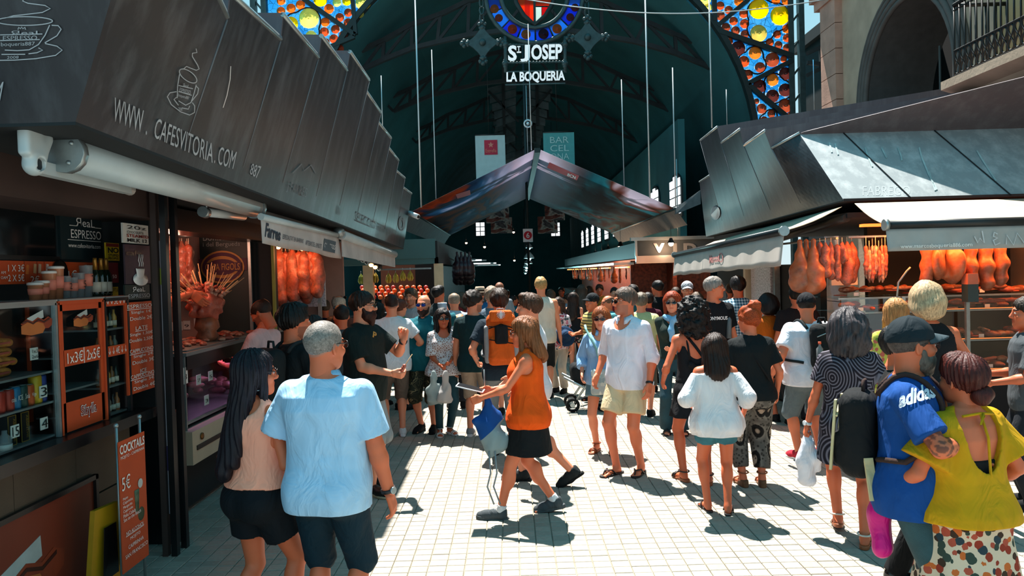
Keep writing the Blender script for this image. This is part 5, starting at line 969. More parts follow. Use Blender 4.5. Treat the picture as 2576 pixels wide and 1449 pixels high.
# second meat window of the left stall
fb('meat_back', (-3.6, 11.0, .9), (-2.45, 11.06, 2.5), PALEW); fb('tile_panel', (-3.02, 9.9, 1.62), (-2.45, 9.94, 1.98), mat('mosaic tile', '#b9b6bc', .5, 0, .5, 40)); fb('second_counter', (-3.4, 9.5, 0), (-2.6, 12.6, 1.35), DARKW); fb('corner_post', (-2.50, 9.7, .2), (-2.46, 9.75, 2.4), ALU)
for k in range(30):
    p = ony(686 + (k % 15) * 8 + rr_.uniform(-2, 2), 632 + (k // 15) * 6, 9.7 + (k // 15) * .25); hang('hanging_sausage', (ME_SAL, ME_FUET, ME_LONG, ME_FUET)[k % 4], (M_CHO, M_SALW, M_SAL, M_HAM)[(k * 3) % 4], (p.x, p.y, p.z), k, '%s sausage in the left meat window, %s from the left, %s row' % (('bright red', 'pale', 'dark red', 'amber')[(k * 3) % 4], ORD[k % 15], ('front', 'rear')[k // 15]), 'sausage', 'sausages hanging in the left meat window', rr_.uniform(1.2, 1.5))
for k in range(14):
    p = ony(690 + k * 7.5, 775, 9.65); t_ = empty('ham_chunk', (p.x, 9.65 + (k % 3) * .12, 1.36 + (k % 2) * .07), 'ham chunk below the left meat window, %s from the left' % ORD[k], 'ham', 'ham chunks in the left meat window', rz=k); obj('meat', mm(ME_LUMP, (M_HAM, M_CHO)[k % 2]), None, t_).scale = (1.3,) * 3
for k, (px, py) in enumerate(((700, 620), (760, 624))):
    p = ony(px, py, 9.3); e = empty('heat_lamp', p, ('warm lamp over the left meat window, nearer the pillar' if k == 0 else 'warm lamp over the left meat window, farther one'), 'lamp'); b = MB(); b.lathe([(.02, .1), (.06, .03), (.075, 0)], n=14); b.build('shade', DARK, e); b = MB(); b.sphere((0, 0, .0), .035); b.build('bulb', BULB, e); L = bpy.data.lights.new('warm_light', 'POINT'); L.energy = 8; L.color = (1, .34, .14); L.shadow_soft_size = .08; lo = bpy.data.objects.new('warm_light', L); lo.location = (0, 0, -.07); link(lo, e)
# ------------------------------------------------------------------ right stall
Bn2, Bf2 = ony(2122, 503, 8.7), ony(1776, 595, 14.8); Y2 = [9.85, 11.0, 12.25, 13.5, 14.8]
E2 = [ony(*p, y) for p, y in zip([(1942, 376), (1872, 369), (1815, 362), (1762, 356), (1760, 460)], Y2)]; A2 = [ony(2012, 338, 9.6)] + [ony(*p, y) for p, y in zip([(1925, 332), (1862, 328), (1805, 322), (1792, 440)], Y2[:-1])]
rroof, rpan = roof('dark folded metal roof over the ham stall on the right', Bn2, Bf2, A2, E2, Y2, (3.6, -.5, .42), 4.5, FASC2, FRONTM)
br_ = bvh_of(rpan)
o0 = rroof.location; b = MB(); a, c = A2[0] - Vector((Bn2.x, Bn2.y, 0)), Vector((4.5, 0, 0)); b.prism([a, a + c, a + c + Vector((0, -1.2, .90)), a + Vector((.02, -.02, .02))], (0, .04, .01)); b.build('gable_sheet', ROOFM, rroof)
for i in range(3): b = MB(); x = .55 + i * 1.15; q0, q1 = A2[0] - Vector((Bn2.x, Bn2.y, 0)), Vector((0, 0, Bn2.z)); b.bar(q0 + Vector((x, -.012, 0)), q1 + Vector((x + .22, -.012, 0)), .012, .01); b.build('seam', DARK, rroof)
project('round_plate', arc(1801, 535, 12, 18, 0, 360, 20)[:-1], [tuple(range(20))], br_, mat('round grey plate', '#7d7a80', .4, .3), rroof, .012)
STAIN = mat('bird dropping stain', '#9fb3b4', .8, 0, .2)
print_lines('drip_stain', [[(2176, 372), (2182, 392), (2194, 420)], [(2217, 372), (2230, 398)], [(2258, 372), (2266, 392), (2268, 405)], [(2312, 372), (2318, 396), (2336, 440), (2356, 478)], [(2457, 380), (2470, 402), (2505, 456)], [(2100, 362), (2108, 390)], [(2086, 360), (2092, 384)], [(2336, 432), (2345, 458), (2352, 480)]], 4.0, br_, STAIN, rroof); print_text('faint_lettering', 'FABREGO', [(2170, 492), (2290, 492), (2290, 468), (2170, 468)], br_, mat('worn print', '#a3abad', .6), rroof, 0, .002)
# awnings of the right stall
RODM = mat('dark awning rod', '#23282a', .4, .3, .1)
def awning(label, R0, R1, F0, F1, drop, scal, m_top, m_val):
    e = empty('awning', F0, label, 'awning'); R0, R1, F1 = R0 - F0, R1 - F0, F1 - F0; F0_ = Vector(); b = MB(); b.grid(lambda u, v: (R0 * (1 - u) + R1 * u) * (1 - v) + (F0_ * (1 - u) + F1 * u) * v + Vector((0, 0, -.03 * math.sin(math.pi * v))), 16, 6); o = b.build('canvas', m_top, e); solidify(o, .006); b = MB(); b.tube([F0_, F1], .045, 10); b.build('front_bar', RODM, e)
    out = (F0_ - R0); out.z = 0; out = out.normalized(); b = MB(); b.grid(lambda u, v: F1 * u + Vector((0, 0, -.03 - drop * v - scal * .5 * (1 + math.sin(u * 40)) * v * .25)) + out * (.05 * v + .012 * math.sin(u * 55) * v), 60, 5); va_ = b.build('valance', m_val, e); solidify(va_, .005)
    for p in (F0_, F1): b = MB(); b.tube([p - F1.normalized() * .02, p + F1.normalized() * .02], .06, 10); b.build('end_cap', ALU, e)
    return e, va_
VALG = mat('grey valance canvas', '#a9a8a4', .85, 0, .12, 3); VALC = thin('pale valance canvas', '#cfc8bf', .3)
e1, v1 = awning('long cream awning with a grubby valance along the side of the ham stall', onx(2118, 520, 3.85), onx(1800, 606, 3.85), onx(1972, 581, 3.12), onx(1697, 641, 3.12), .36, .06, CANVC, VALC)
bv = bvh_of([v1]); print_text('lettering', 'Marcos', [(1786, 663), (1810, 658), (1810, 638), (1786, 642)], bv, mat('rose print', '#b0706c', .7), e1, .02, .012); print_lines('logo_ring', [arc(1815, 648, 5, 11, 0, 360, 14)], 2, bv, mat('rose print', '#b0706c', .7), e1, .012)
F0, F1 = ony(2228, 566, 7.7), ony(2228, 566, 7.7) + Vector((2.2, 0, 0)); e2, v2 = awning('cream awning with lettered grey valance on the front of the ham stall', ony(2150, 512, 8.62), ony(2150, 512, 8.62) + Vector((2.6, 0, 0)), F0, F1, .24, 0.0, CANVC, VALG)
bv = bvh_of([v2]); print_text('lettering', 'www.marcosboqueria886.com', [(2262, 629), (2443, 624), (2443, 611), (2262, 616)], bv, PRW, e2, .01, .02); print_lines('chalk_scrawl', [[(2448, 596), (2456, 612), (2462, 600), (2474, 612), (2468, 582)], [(2506, 590), (2498, 586), (2496, 596), (2506, 600), (2496, 606), (2500, 618), (2512, 612)], [(2528, 616), (2530, 592), (2548, 618), (2556, 588), (2572, 612)]], 3, bv, mat('chalk', '#c9c9c9', .8), e2, .02)
b = MB(); a, c = onx(1930, 610, 3.9), onx(2130, 548, 3.9); tag(awn_roller.__call__ and b.tube([a, c], .05, 8).build('folding_strut', RODM), 'dark folding awning arm under the right stall roof', 'awning arm')
# body of the right stall
mar = empty('ham_stall', (3.9, 8.8, 0), 'ham stall with stacked glass counters under the right roof', 'stall')
def mb_(name, lo, hi, m): b = MB(); b.box([lo[0] - 3.9, lo[1] - 8.8, lo[2]], [hi[0] - 3.9, hi[1] - 8.8, hi[2]]); return b.build(name, m, mar)
mb_('base', (3.85, 8.75, .05), (7.0, 14.4, .70), DARKW); mb_('back_wall', (5.0, 10.6, .7), (7.0, 10.7, 2.6), DARKW); mb_('stall_ceiling', (3.9, 8.75, 2.52), (7.1, 14.5, 2.58), DARKW); mb_('mosaic_panel', (3.80, 11.1, .9), (3.86, 12.0, 2.3), MATS['mosaic tile']); mb_('corner_post', (3.82, 10.98, .7), (3.90, 11.06, 2.5), ALU); mb_('corner_post', (3.74, 12.1, .7), (3.84, 12.2, 2.5), mat('cream post', '#cabba2', .6)); mb_('dark_side', (3.92, 9.6, .7), (4.0, 14.4, 2.0), DARKW)
for z, d in ((.72, .0), (1.06, .12), (1.40, .26), (1.57, .34)):
    mb_('glass_shelf', (3.86, 8.62 + d, z), (7.0, 9.3 + d, z + .012), GL if z > .8 else DARK); mb_('shelf_edge', (3.86, 8.60 + d, z - .006), (7.0, 8.62 + d, z + .016), ALU)
    if 1.0 < z < 1.5 or z < .8: mb_('light_strip', (4.85, 8.615 + d, z + .018), (6.9, 8.63 + d, z + .026), mat('amber strip', '#ff8040', .4, 0, 0, emit='#ff7a3a', es=1.6))
mb_('front_glass', (3.86, 8.60, .72), (7.0, 8.604, 1.06), GL); mb_('front_glass', (3.86, 8.72, 1.07), (7.0, 8.724, 1.40), GL); mb_('front_glass', (3.86, 8.86, 1.41), (7.0, 8.864, 1.57), GL)
for x in (4.43, 5.16): mb_('glass_post', (x, 8.58, .7), (x + .04, 8.62, 1.60), ALU)
mb_('ticket_box', (5.12, 8.48, 1.52), (5.24, 8.60, 1.72), mat('teal box', '#2a4044', .5)); mb_('ticket_top', (5.12, 8.48, 1.72), (5.24, 8.60, 1.84), mat('salmon box', '#c07058', .5)); mb_('white_box', (4.02, 9.5, 1.72), (4.35, 9.6, 2.0), PRW)
L = bpy.data.lights.new('counter_light', 'AREA'); L.shape = 'RECTANGLE'; L.size = 3.0; L.size_y = .15; L.energy = 75; L.color = (1, .27, .06); lo = bpy.data.objects.new('counter_light', L); lo.location = (5.4 - 3.9, 8.5 - 8.8, 2.38); lo.rotation_euler = (math.radians(28), 0, 0); link(lo, mar); mb_('lamp_strip', (3.95, 8.46, 2.40), (6.9, 8.56, 2.43), mat('orange lamp tube', '#ff7030', .4, 0, 0, emit='#ff6a28', es=3.0))
for row, (z, d, n) in enumerate(((.745, .05, 44), (1.085, .18, 44), (1.425, .30, 40), (1.60, .42, 40))):
    for i in range(n):
        x = 3.95 + 3.0 * (i + rr_.random() * .8) / n; me = (ME_LUMP, ME_LINK, ME_LUMP, ME_SLICE)[(i + row) % 4]; t_ = empty('cured_meat', (x, 8.66 + d + rr_.uniform(0, .28), z + rr_.choice((0, .045))), 'piece of cured meat laid on the %s shelf of the ham counter' % ('bottom', 'second', 'third', 'top')[row], 'meat', 'cured meats on the ham counter', rz=rr_.uniform(0, 3)); obj('meat', mm(me, (M_CHO, M_SALW, M_HAM, M_CUT)[(i * 7 + row) % 4]), None, t_).scale = (1.4,) * 3
        if i % 10 == 2: p_ = t_.location; q = empty('price_label', (x, 8.64 + d, z), 'small white price tag on the %s shelf of the ham counter' % ('bottom', 'second', 'third', 'top')[row], 'price label', 'price tags of the ham counter'); b = MB(); b.box((-.03, -.004, 0), (.03, 0, .04)); b.build('card', PRW, q)
b = MB(); b.tube([(3.95, 8.85, 2.30), (7.0, 8.85, 2.30)], .015, 8); tag(b.build('hanging_rail', ALU), 'rail carrying the hams along the front of the right stall', 'rail'); b = MB(); b.tube([(3.95, 9.15, 2.30), (3.95, 11.0, 2.30)], .015, 8); tag(b.build('hanging_rail', ALU), 'rail along the side of the right stall', 'rail')
for k, (px, me, m, sc, Y, tg, lb) in enumerate(((2012, ME_HAM, M_HAM, 1.35, 8.95, None, 'orange ham at the left end of the ham stall'), (2028, ME_HAM, M_HAM, 1.4, 9.0, None, 'second ham from the left, partly behind the first'), (2046, ME_HAM, M_HAM, 1.4, 8.9, '#d8a090', 'ham with a pale tag, third from the left'), (2062, ME_BIG, M_CHO, .75, 8.95, None, 'flat dark ham behind the tagged ham'), (2076, ME_LONG, M_SAL, .8, 8.85, None, 'long dark salami right of the tagged ham'), (2090, ME_LONG, M_SAL, .85, 8.9, '#d85a20', 'salami with an orange tag'), (2106, ME_SAL, M_SAL, 1.1, 8.85, '#e06a28', 'sausage with an orange tag beside the bag of dark meat'), (2118, ME_BIG, M_SAL, .55, 8.85, None, 'round dark sausage ring high on the rail'), (2130, ME_LONG, M_SAL, 1.0, 8.95, None, 'long dark sausage left of the tasselled ones'), (2142, ME_LONG, M_SAL, .95, 9.0, None, 'second long dark sausage beside the tassels'))):
    p = ony(px, 600, Y); hang('hanging_ham' if me is ME_HAM else 'hanging_sausage', me, m, (p.x, Y, 2.22), k * .7, lb, 'ham' if me is ME_HAM else 'sausage', 'meats hanging at the left of the ham stall', sc, tg, .08)
for k in range(14):
    p = ony(2178 + (k % 7) * 8, 600, 8.80 + (k // 7) * .1); hang('thin_sausage', ME_FUET, (M_CHO, M_SALW)[k % 2], (p.x, p.y, 2.20 - (k % 3) * .05), k, '%s thin sausage by the lettered valance, %s from the left, %s row' % (('red', 'pale')[k % 2], ORD[k % 7], ('front', 'rear')[k // 7]), 'sausage', 'thin sausages in a cluster', 1.2, '#e08060' if k in (1, 4) else None, .1)
for k, (px, me, sc, lb) in enumerate(((2330, ME_LONG, 1.0, 'big orange ham at the left of the row below the lettered valance'), (2358, ME_BIG, 1.0, 'orange ham second below the lettered valance'), (2395, ME_BIG, 1.12, 'wrinkled round ham in the middle below the lettered valance'), (2442, ME_LONG, 1.08, 'smooth orange ham right of the wrinkled one'), (2480, ME_LONG, 1.15, 'long smooth ham second from the right'), (2516, ME_LONG, 1.05, 'long orange ham at the right end of the row'))):
    p = ony(px, 620, 8.65); hang('whole_ham', me, meat('glazed ham', '#b8500f', '#7a2c0a', 6) if 'gh' not in MATS else MATS['gh'], (p.x, 8.65, 2.20), k, lb, 'ham', 'big hams below the lettered valance', sc, None, .1)
    MATS.setdefault('gh', bpy.data.materials.get('glazed ham'))
b = MB(); p = ony(2255, 700, 8.6); b.tube([p + Vector((0, 0, -.25)), p + Vector((.02, 0, -.05)), p + Vector((.12, 0, .08)), p + Vector((.16, 0, .12))], .012, 8); tag(b.build('tap_arm', ALU), 'curved metal arm beside the thin sausages', 'arm')
# ================================================================== people
def _ccone(s, a, b, ra, rb, k=0.015, op='u', sq=1.0):
    """cone with a flat far end (sleeves, trouser legs)"""
    a = np.array(a, float); b = np.array(b, float); R = max(ra, rb) + k + 3 * s.v
    sl = s.sl(np.minimum(a, b) - R, np.maximum(a, b) + R)
    if sl is None: return s
    X, Y, Z = s.P(sl); ab = b - a; L = float(np.linalg.norm(ab)); u = ab / L
    h = (X - a[0]) * u[0] + (Y - a[1]) * u[1] + (Z - a[2]) * u[2]
    g = np.maximum(h, 0)
    dx = X - a[0] - g * u[0]; dy = Y - a[1] - g * u[1]; dz = Z - a[2] - g * u[2]
    rad = np.sqrt(dx * dx + dy * dy + dz * dz) - (ra + (rb - ra) * np.clip(h / L, 0, 1))
    return s.put(sl, np.maximum(rad, h - L), k, op)
SDF.ccone = _ccone
def ik(a, c, l1, l2, pole):
    a = np.array(a, float); c = np.array(c, float); d = c - a; L = np.linalg.norm(d); mx = (l1 + l2) * 0.998
    if L > mx: c = a + d / L * mx; d = c - a; L = mx
    u = d / L; x = (l1 * l1 - l2 * l2 + L * L) / (2 * L); h = math.sqrt(max(l1 * l1 - x * x, 0))
    p = np.array(pole, float); p = p - u * (p @ u); p = p / (np.linalg.norm(p) + 1e-9)
    return a + u * x + p * h, c
def unit(v): v = np.array(v, float); return v / (np.linalg.norm(v) + 1e-9)
def frame(d, t):
    """3x3: column 2 = -d (fingers point along -z), column 1 = thumb side"""
    z = -unit(d); y = np.array(t, float); y = unit(y - z * (y @ z)); x = np.cross(y, z); return np.stack([x, y, z], 1)
HANDS = {}
def hand_mesh(pose, v):
    k = (pose, round(v, 4))
    if k in HANDS: return HANDS[k]
    s = SDF((-0.10, -0.075, -0.20), (0.05, 0.09, 0.03), v)
    s.cone((0, 0, 0.02), (0, 0, -0.015), 0.025, 0.026, 0.01, sq=(0.8, 1.1, 1))
    s.box((0, 0, -0.052), (0.0135, 0.040, 0.045), 0.013, 0.016)
    C = {'relax': (18, 26, 18), 'grip': (62, 75, 45), 'fist': (85, 95, 60), 'flat': (4, 6, 4), 'hold': (45, 45, 30)}
    for i, (y, L) in enumerate(zip((0.030, 0.010, -0.010, -0.029), (0.072, 0.080, 0.074, 0.058))):
        c = C['fist' if pose == 'point' and i > 0 else ('flat' if pose == 'point' else pose)]
        p = np.array((0, y, -0.090)); a = 0.0; pts = [p - np.array((0, 0, -0.02)), p]
        for j, f in enumerate((0.42, 0.32, 0.26)):
            a += math.radians(c[j] * (1 + 0.08 * i)); p = p + np.array((-math.sin(a), y * 0.03, -math.cos(a))) * L * f; pts.append(p)
        s.chain(pts, (0.0095, 0.0095, 0.009, 0.0085, 0.0075), 0.004)
    b = 0.0 if pose in ('relax', 'flat') else 0.022
    s.chain([(-0.004, 0.026, -0.020), (-0.010 - b * 0.5, 0.050 - b * 0.6, -0.050), (-0.014 - b, 0.058 - b, -0.076), (-0.020 - b * 1.5, 0.060 - b * 1.6, -0.098)], (0.016, 0.012, 0.0105, 0.008), 0.008)
    HANDS[k] = s.surf(); return HANDS[k]
SHOES = {}
def shoe_meshes(kind, v):
    k = (kind, round(v, 3))
    if k in SHOES: return SHOES[k]
    lo, hi = (-0.07, -0.10, -0.02), (0.07, 0.24, 0.16)
    def sole(z, h, heel=0.0, w=1.0):
        s = SDF(lo, hi, v)
        s.loft([(-0.001, 0.036 * w, 0.075, 0, -0.02), (h + heel, 0.036 * w, 0.072, 0, -0.02)], 2.6, 0.02)
        s.loft([(-0.001, 0.046 * w, 0.085, 0.004, 0.115), (h, 0.046 * w, 0.085, 0.004, 0.115)], 2.4, 0.03)
        return s
    out = {}
    if kind in ('sneaker', 'runner', 'loafer'):
        s = SDF(lo, hi, v); hh = 0.085 if kind != 'loafer' else 0.062
        s.cone((0, -0.035, 0.045), (0, -0.030, hh), 0.040, 0.040, 0.01); s.cone((0, 0.0, 0.05), (0.002, 0.115, 0.036), 0.044, 0.040, 0.03)
        s.cone((0.002, 0.10, 0.034), (0.004, 0.165, 0.028), 0.043, 0.033, 0.03); s.cone((0, -0.02, 0.06), (0, 0.045, 0.066), 0.038, 0.032, 0.02)
        s.ell((0, -0.015, hh + 0.035), (0.030, 0.045, 0.045), 0.012, 's'); s.cut((0, 0, -1), (0, 0, 0.012))
        out['upper'] = s.mesh('shoe'); out['sole'] = sole(0, 0.022 if kind != 'runner' else 0.03, 0.006, 1.02).mesh('sole')
        lb = MB()
        for i in range(5):
            y = 0.035 + i * 0.018; z = 0.101 - i * 0.0075
            lb.tube([(-0.024, y, z - 0.014), (0, y + 0.004, z), (0.024, y, z - 0.014)], 0.0042, 5)
        out['laces'] = lb.mesh('laces')
    elif kind in ('sandal', 'flipflop', 'wedge'):
        heel = {'sandal': 0.012, 'flipflop': 0.0, 'wedge': 0.05}[kind]
        out['sole'] = sole(0, 0.018, heel).mesh('sole'); st = MB(); z0 = 0.02
        if kind == 'flipflop':
            for sx in (-1, 1): st.tube([(0.006, 0.165, z0), (0.004, 0.140, z0 + 0.040), (sx * 0.034, 0.085, z0 + 0.040), (sx * 0.046, 0.045, z0 - 0.004)], 0.0075, 6)
        else:
            for y, z, w in ((0.135, 0.046, 0.046), (0.105, 0.052, 0.048)) if kind == 'sandal' else ((0.125, 0.052, 0.049),):
                st.tube([(-w, y, 0.014), (-w * 0.8, y, z - 0.006), (0, y, z + 0.010), (w * 0.8, y, z - 0.006), (w, y, 0.014)], 0.008, 6)
            st.tube([(0.047 * math.cos(a), -0.012 + 0.060 * math.sin(a), 0.088 + heel) for a in [math.pi * 2 * i / 14 for i in range(14)]], 0.007, 6, closed=True)
            st.tube([(0, 0.045, 0.088 + heel), (0, 0.085, 0.072), (0, 0.125, 0.056)], 0.006, 6)
        out['straps'] = st.mesh('strap')
    SHOES[k] = out; return out
SK = {}
def skin_mat():
    if 'skin' in MATS: return MATS['skin']
    t = NT('skin'); a = t.node('VertexColor', layer_name='Col'); n = t.noise(18, None, 3)
    c = t.mix(t.math('MULTIPLY', n, 0.12), a.outputs['Color'], '#8a3a22', 'MULTIPLY')
    t.P(Base_Color=c, Roughness=0.52, Specular_IOR_Level=0.4)
    t.bump(t.noise(180, None, 2), 0.08, 0.002); MATS['skin'] = t.m; return t.m
def hair_mat(col, short=False):
    name = ('cropped ' if short else 'hair ') + col
    if name in MATS: return MATS[name]
    t = NT(name); v = t.obj_co((60, 60, 60) if short else (60, 60, 7)); n = t.noise(1.6, v, 4.0, 0.6, 0.6); c = lin(col)
    t.P(Base_Color=t.ramp(n, [(0.28, tuple(x * 0.45 for x in c[:3])), (0.72, tuple(min(1, x * 1.5) for x in c[:3]))]), Roughness=0.5, Specular_IOR_Level=0.25)
    t.bump(n, 0.6, 0.006); MATS[name] = t.m; return t.m
def cloth(col, name=None, var=0.10, rough=0.85, bump=0.5):
    name = name or ('cloth ' + col)
    if name in MATS: return MATS[name]
    t = NT(name); c = lin(col); n = t.noise(7.0, t.obj_co((1, 1, .55)), 3, .5, 1.6); t.P(Base_Color=t.ramp(n, [(.3, tuple(x * .88 for x in c[:3])), (.7, tuple(min(1, x * 1.06) for x in c[:3]))]), Roughness=rough, Specular_IOR_Level=0.2); t.bump(n, bump, .05); MATS[name] = t.m; return t.m
def obj_t(name, me, m, parent, M):
    o = obj(name, me, m, parent); o.matrix_local = M; return o
def m4(R, t): return Matrix([[R[0][0], R[0][1], R[0][2], t[0]], [R[1][0], R[1][1], R[1][2], t[1]], [R[2][0], R[2][1], R[2][2], t[2]], [0, 0, 0, 1]])
def rotz(a): c, s = math.cos(a), math.sin(a); return np.array([[c, -s, 0], [s, c, 0], [0, 0, 1]])
def rotx(a): c, s = math.cos(a), math.sin(a); return np.array([[1, 0, 0], [0, c, -s], [0, s, c]])
def roty(a): c, s = math.cos(a), math.sin(a); return np.array([[c, 0, s], [0, 1, 0], [-s, 0, c]])
BODY = {'m': [(0.455, 0.066, 0.056), (0.49, 0.094, 0.068), (0.53, 0.099, 0.070), (0.58, 0.093, 0.065), (0.625, 0.087, 0.060), (0.69, 0.094, 0.064), (0.75, 0.105, 0.070), (0.79, 0.104, 0.062), (0.818, 0.082, 0.048), (0.838, 0.045, 0.038)],
        'f': [(0.455, 0.070, 0.060), (0.49, 0.102, 0.072), (0.53, 0.102, 0.072), (0.58, 0.088, 0.062), (0.625, 0.075, 0.054), (0.69, 0.083, 0.058), (0.75, 0.090, 0.064), (0.79, 0.089, 0.054), (0.818, 0.070, 0.042), (0.838, 0.038, 0.034)]}
class Person:
    def __init__(p, label, px, Y, top, yaw=0.0, sex='m', skin='#c8835f', w=1.0, belly=0.0, bust=0.0, hyaw=0.0, hpitch=0.0, lean=(0, 0), twist=0.0,
                 R=None, L=None, RP=None, LP=None, RH='relax', LH='relax', RD=None, LD=None, RT=None, LT=None, feet=None, arm=1.0, leg=1.0, hip_dx=0.0,
                 hair=None, hc='#2a1a12', face=None, lod=None, tattoo=False, H=None, legs=True):
        q0 = ony(px, top, Y); p.X, p.Y = q0.x, Y; p.H = H_ = (H or q0.z) - 0.012; q = p.q = H_ / 1.75; p.sex = sex; p.yaw = math.radians(yaw)
        p.root = empty('person', (p.X, Y, 0), label, 'person', rz=p.yaw); p.seed = abs(hash((px, top))) % 1000
        v = p.v = lod or min(max(0.0015 * Y + 0.0022, 0.0078), 0.022); hv = p.hv = max(0.0042, 0.00105 * Y)
        p.w = w; p.belly = belly; p.bust = bust; p.lx, p.ly = lean; p.tw = math.radians(twist)
        zp = p.zp = 0.53 * H_
        sw = p.sw = (0.104 if sex == 'm' else 0.092) * H_ * (0.85 + 0.15 * w); zs = 0.792 * H_
        c_, s_ = math.cos(p.tw), math.sin(p.tw)
        def sh(sg):
            x, y = sg * sw, 0.0; x, y = x * c_ - y * s_, x * s_ + y * c_
            return np.array((x + p.lx * (zs - zp), y + p.ly * (zs - zp), zs))
        l1, l2 = 0.165 * H_, 0.145 * H_
        def S(t, sg): return np.array((t[0] * q, t[1] * q, t[2] * q)) if t is not None else np.array((sg * (sw + 0.085 * q * (0.6 + 0.4 * w)), 0.05 * q, 0.485 * H_))
        p.arms = []
        for sg, t, po in ((1, R, RP), (-1, L, LP)):
            a = sh(sg); e, c = ik(a, S(t, sg), l1, l2, po or (sg * 0.45, -1, -0.1)); p.arms.append((a, e, c))
        p.ar = arm * q * (1.0 if sex == 'm' else 0.86); p.lr = leg * q
        feet = feet or [(0.09, 0.0, 0.0, -8, 0), (-0.09, 0.02, 0.0, 8, 0)]
        p.legs = []; p.ft = []
        for sg, f in zip((1, -1), feet):
            fx, fy, fz, fyaw, fp = f; hip = np.array((sg * 0.052 * H_ + hip_dx, 0, 0.505 * H_))
            Rf = rotz(math.radians(fyaw)) @ rotx(math.radians(-fp)); o = np.array((fx * q, fy * q, fz * q))
            if fp: o = o + rotz(math.radians(fyaw)) @ (np.array((0, 0.14 * q, 0)) - rotx(math.radians(-fp)) @ np.array((0, 0.14 * q, 0)))
            ank = o + Rf @ np.array((0, -0.01, 0.075)) * q; kn, ank = ik(hip, ank, 0.245 * H_, 0.246 * H_, (sg * 0.12 + math.sin(-math.radians(fyaw)) * .3, 1, 0))
            p.legs.append((hip, kn, ank)); p.ft.append((Rf, o))
        p.hR = rotz(math.radians(hyaw)) @ rotx(math.radians(-hpitch)); p.hs = hs = (0.62 + 0.46 * q) * (1.0 if sex == 'm' else 0.98)
        p.hc = np.array((p.lx * (0.9 * H_ - zp), p.ly * (0.9 * H_ - zp) + 0.018 * q, H_ - 0.115 * hs))
        p.skin = lin(skin); p.face = face or {}; p.parts = {}
        p._body(RH, LH, RD, LD, RT, LT, tattoo, legs)
        if hair: p.hair(hair, hc)
    # ---- torso stations
    def st(p, z0=0.0, z1=0.84, grow=0.0):
        out = []; B = BODY[p.sex]; zs = sorted(set([b[0] for b in B if z0 < b[0] < z1] + [z0, z1]))
        for z in zs:
            rx = np.interp(z, [b[0] for b in B], [b[1] for b in B]); ry = np.interp(z, [b[0] for b in B], [b[2] for b in B]); f = p.w if z < 0.80 else 1 + (p.w - 1) * 0.3
            zz = z * p.H; up = max(zz - p.zp, 0); bl = p.belly * math.exp(-((z - 0.60) / 0.07) ** 2)
            out.append((zz, rx * f * p.H + grow, (ry * f + bl * 0.5) * p.H + grow, p.lx * up, p.ly * up + bl * 0.5 * p.H))
        return out
    def tws(p): return [(p.zp, 0.0), (0.8 * p.H, p.tw)]
    def bounds(p, pad=0.1):
        A = np.array([x for c in p.arms + p.legs for x in c] + [p.hc]); return A.min(0) - pad, A.max(0) + pad
    def torso(p, s, grow=0.0, z0=0.455, z1=0.838, k=0.03):
        s.loft(p.st(z0, z1, grow), 2.25, k, p.tws())
        if p.bust > 0:
            for sg in (1, -1):
                z = 0.725 * p.H; c = np.array((sg * 0.043 * p.H, 0.040 * p.H, 0)); c = rotz(p.tw) @ c
                s.ell((c[0] + p.lx * (z - p.zp), c[1] + p.ly * (z - p.zp), z), [(0.040 + 0.012 * p.bust) * p.H + grow] * 3, 0.03)
        for sg in (1, -1):
            if z0 < 0.5: s.ell((sg * 0.045 * p.H, -0.030 * p.H, 0.50 * p.H), [0.050 * p.H * p.w + grow] * 3, 0.03)
    def _body(p, RH, LH, RD, LD, RT, LT, tattoo, legs):
        q = p.q; lo, hi = p.bounds(0.13 * q); hi[2] = p.H - 0.16 * p.hs; lo[2] = -0.02; lo[:2] = np.minimum(lo[:2], -0.26); hi[:2] = np.maximum(hi[:2], 0.26)
        if not legs: lo[2] = 0.4 * p.H
        s = SDF(lo, hi, p.v); p.torso(s)
        nb = np.array((p.lx * (0.82 * p.H - p.zp), p.ly * (0.82 * p.H - p.zp), 0.80 * p.H)); hb = p.hc + p.hR @ (np.array((0, -0.022, -0.03)) * p.hs)
        nr = (0.056 if p.sex == 'm' else 0.046) * q * (0.7 + 0.3 * p.w); s.cone(nb, hb, nr * 1.08, nr, 0.04)
        for (a, e, c) in p.arms: s.cone(a + np.array((0, 0, 0.002)), nb + np.array((0, -0.01, 0.055)) * q, 0.040 * q, 0.035 * q, 0.04)
        for sg, (a, e, c) in zip((1, -1), p.arms):
            s.ell(a, 0.050 * p.ar, 0.03); s.cone(a, e, 0.047 * p.ar, 0.038 * p.ar, 0.025); s.cone(e, c, 0.0395 * p.ar, 0.026 * p.ar, 0.012)
            m = e + (c - e) * 0.25; s.ell(m, 0.038 * p.ar, 0.03)
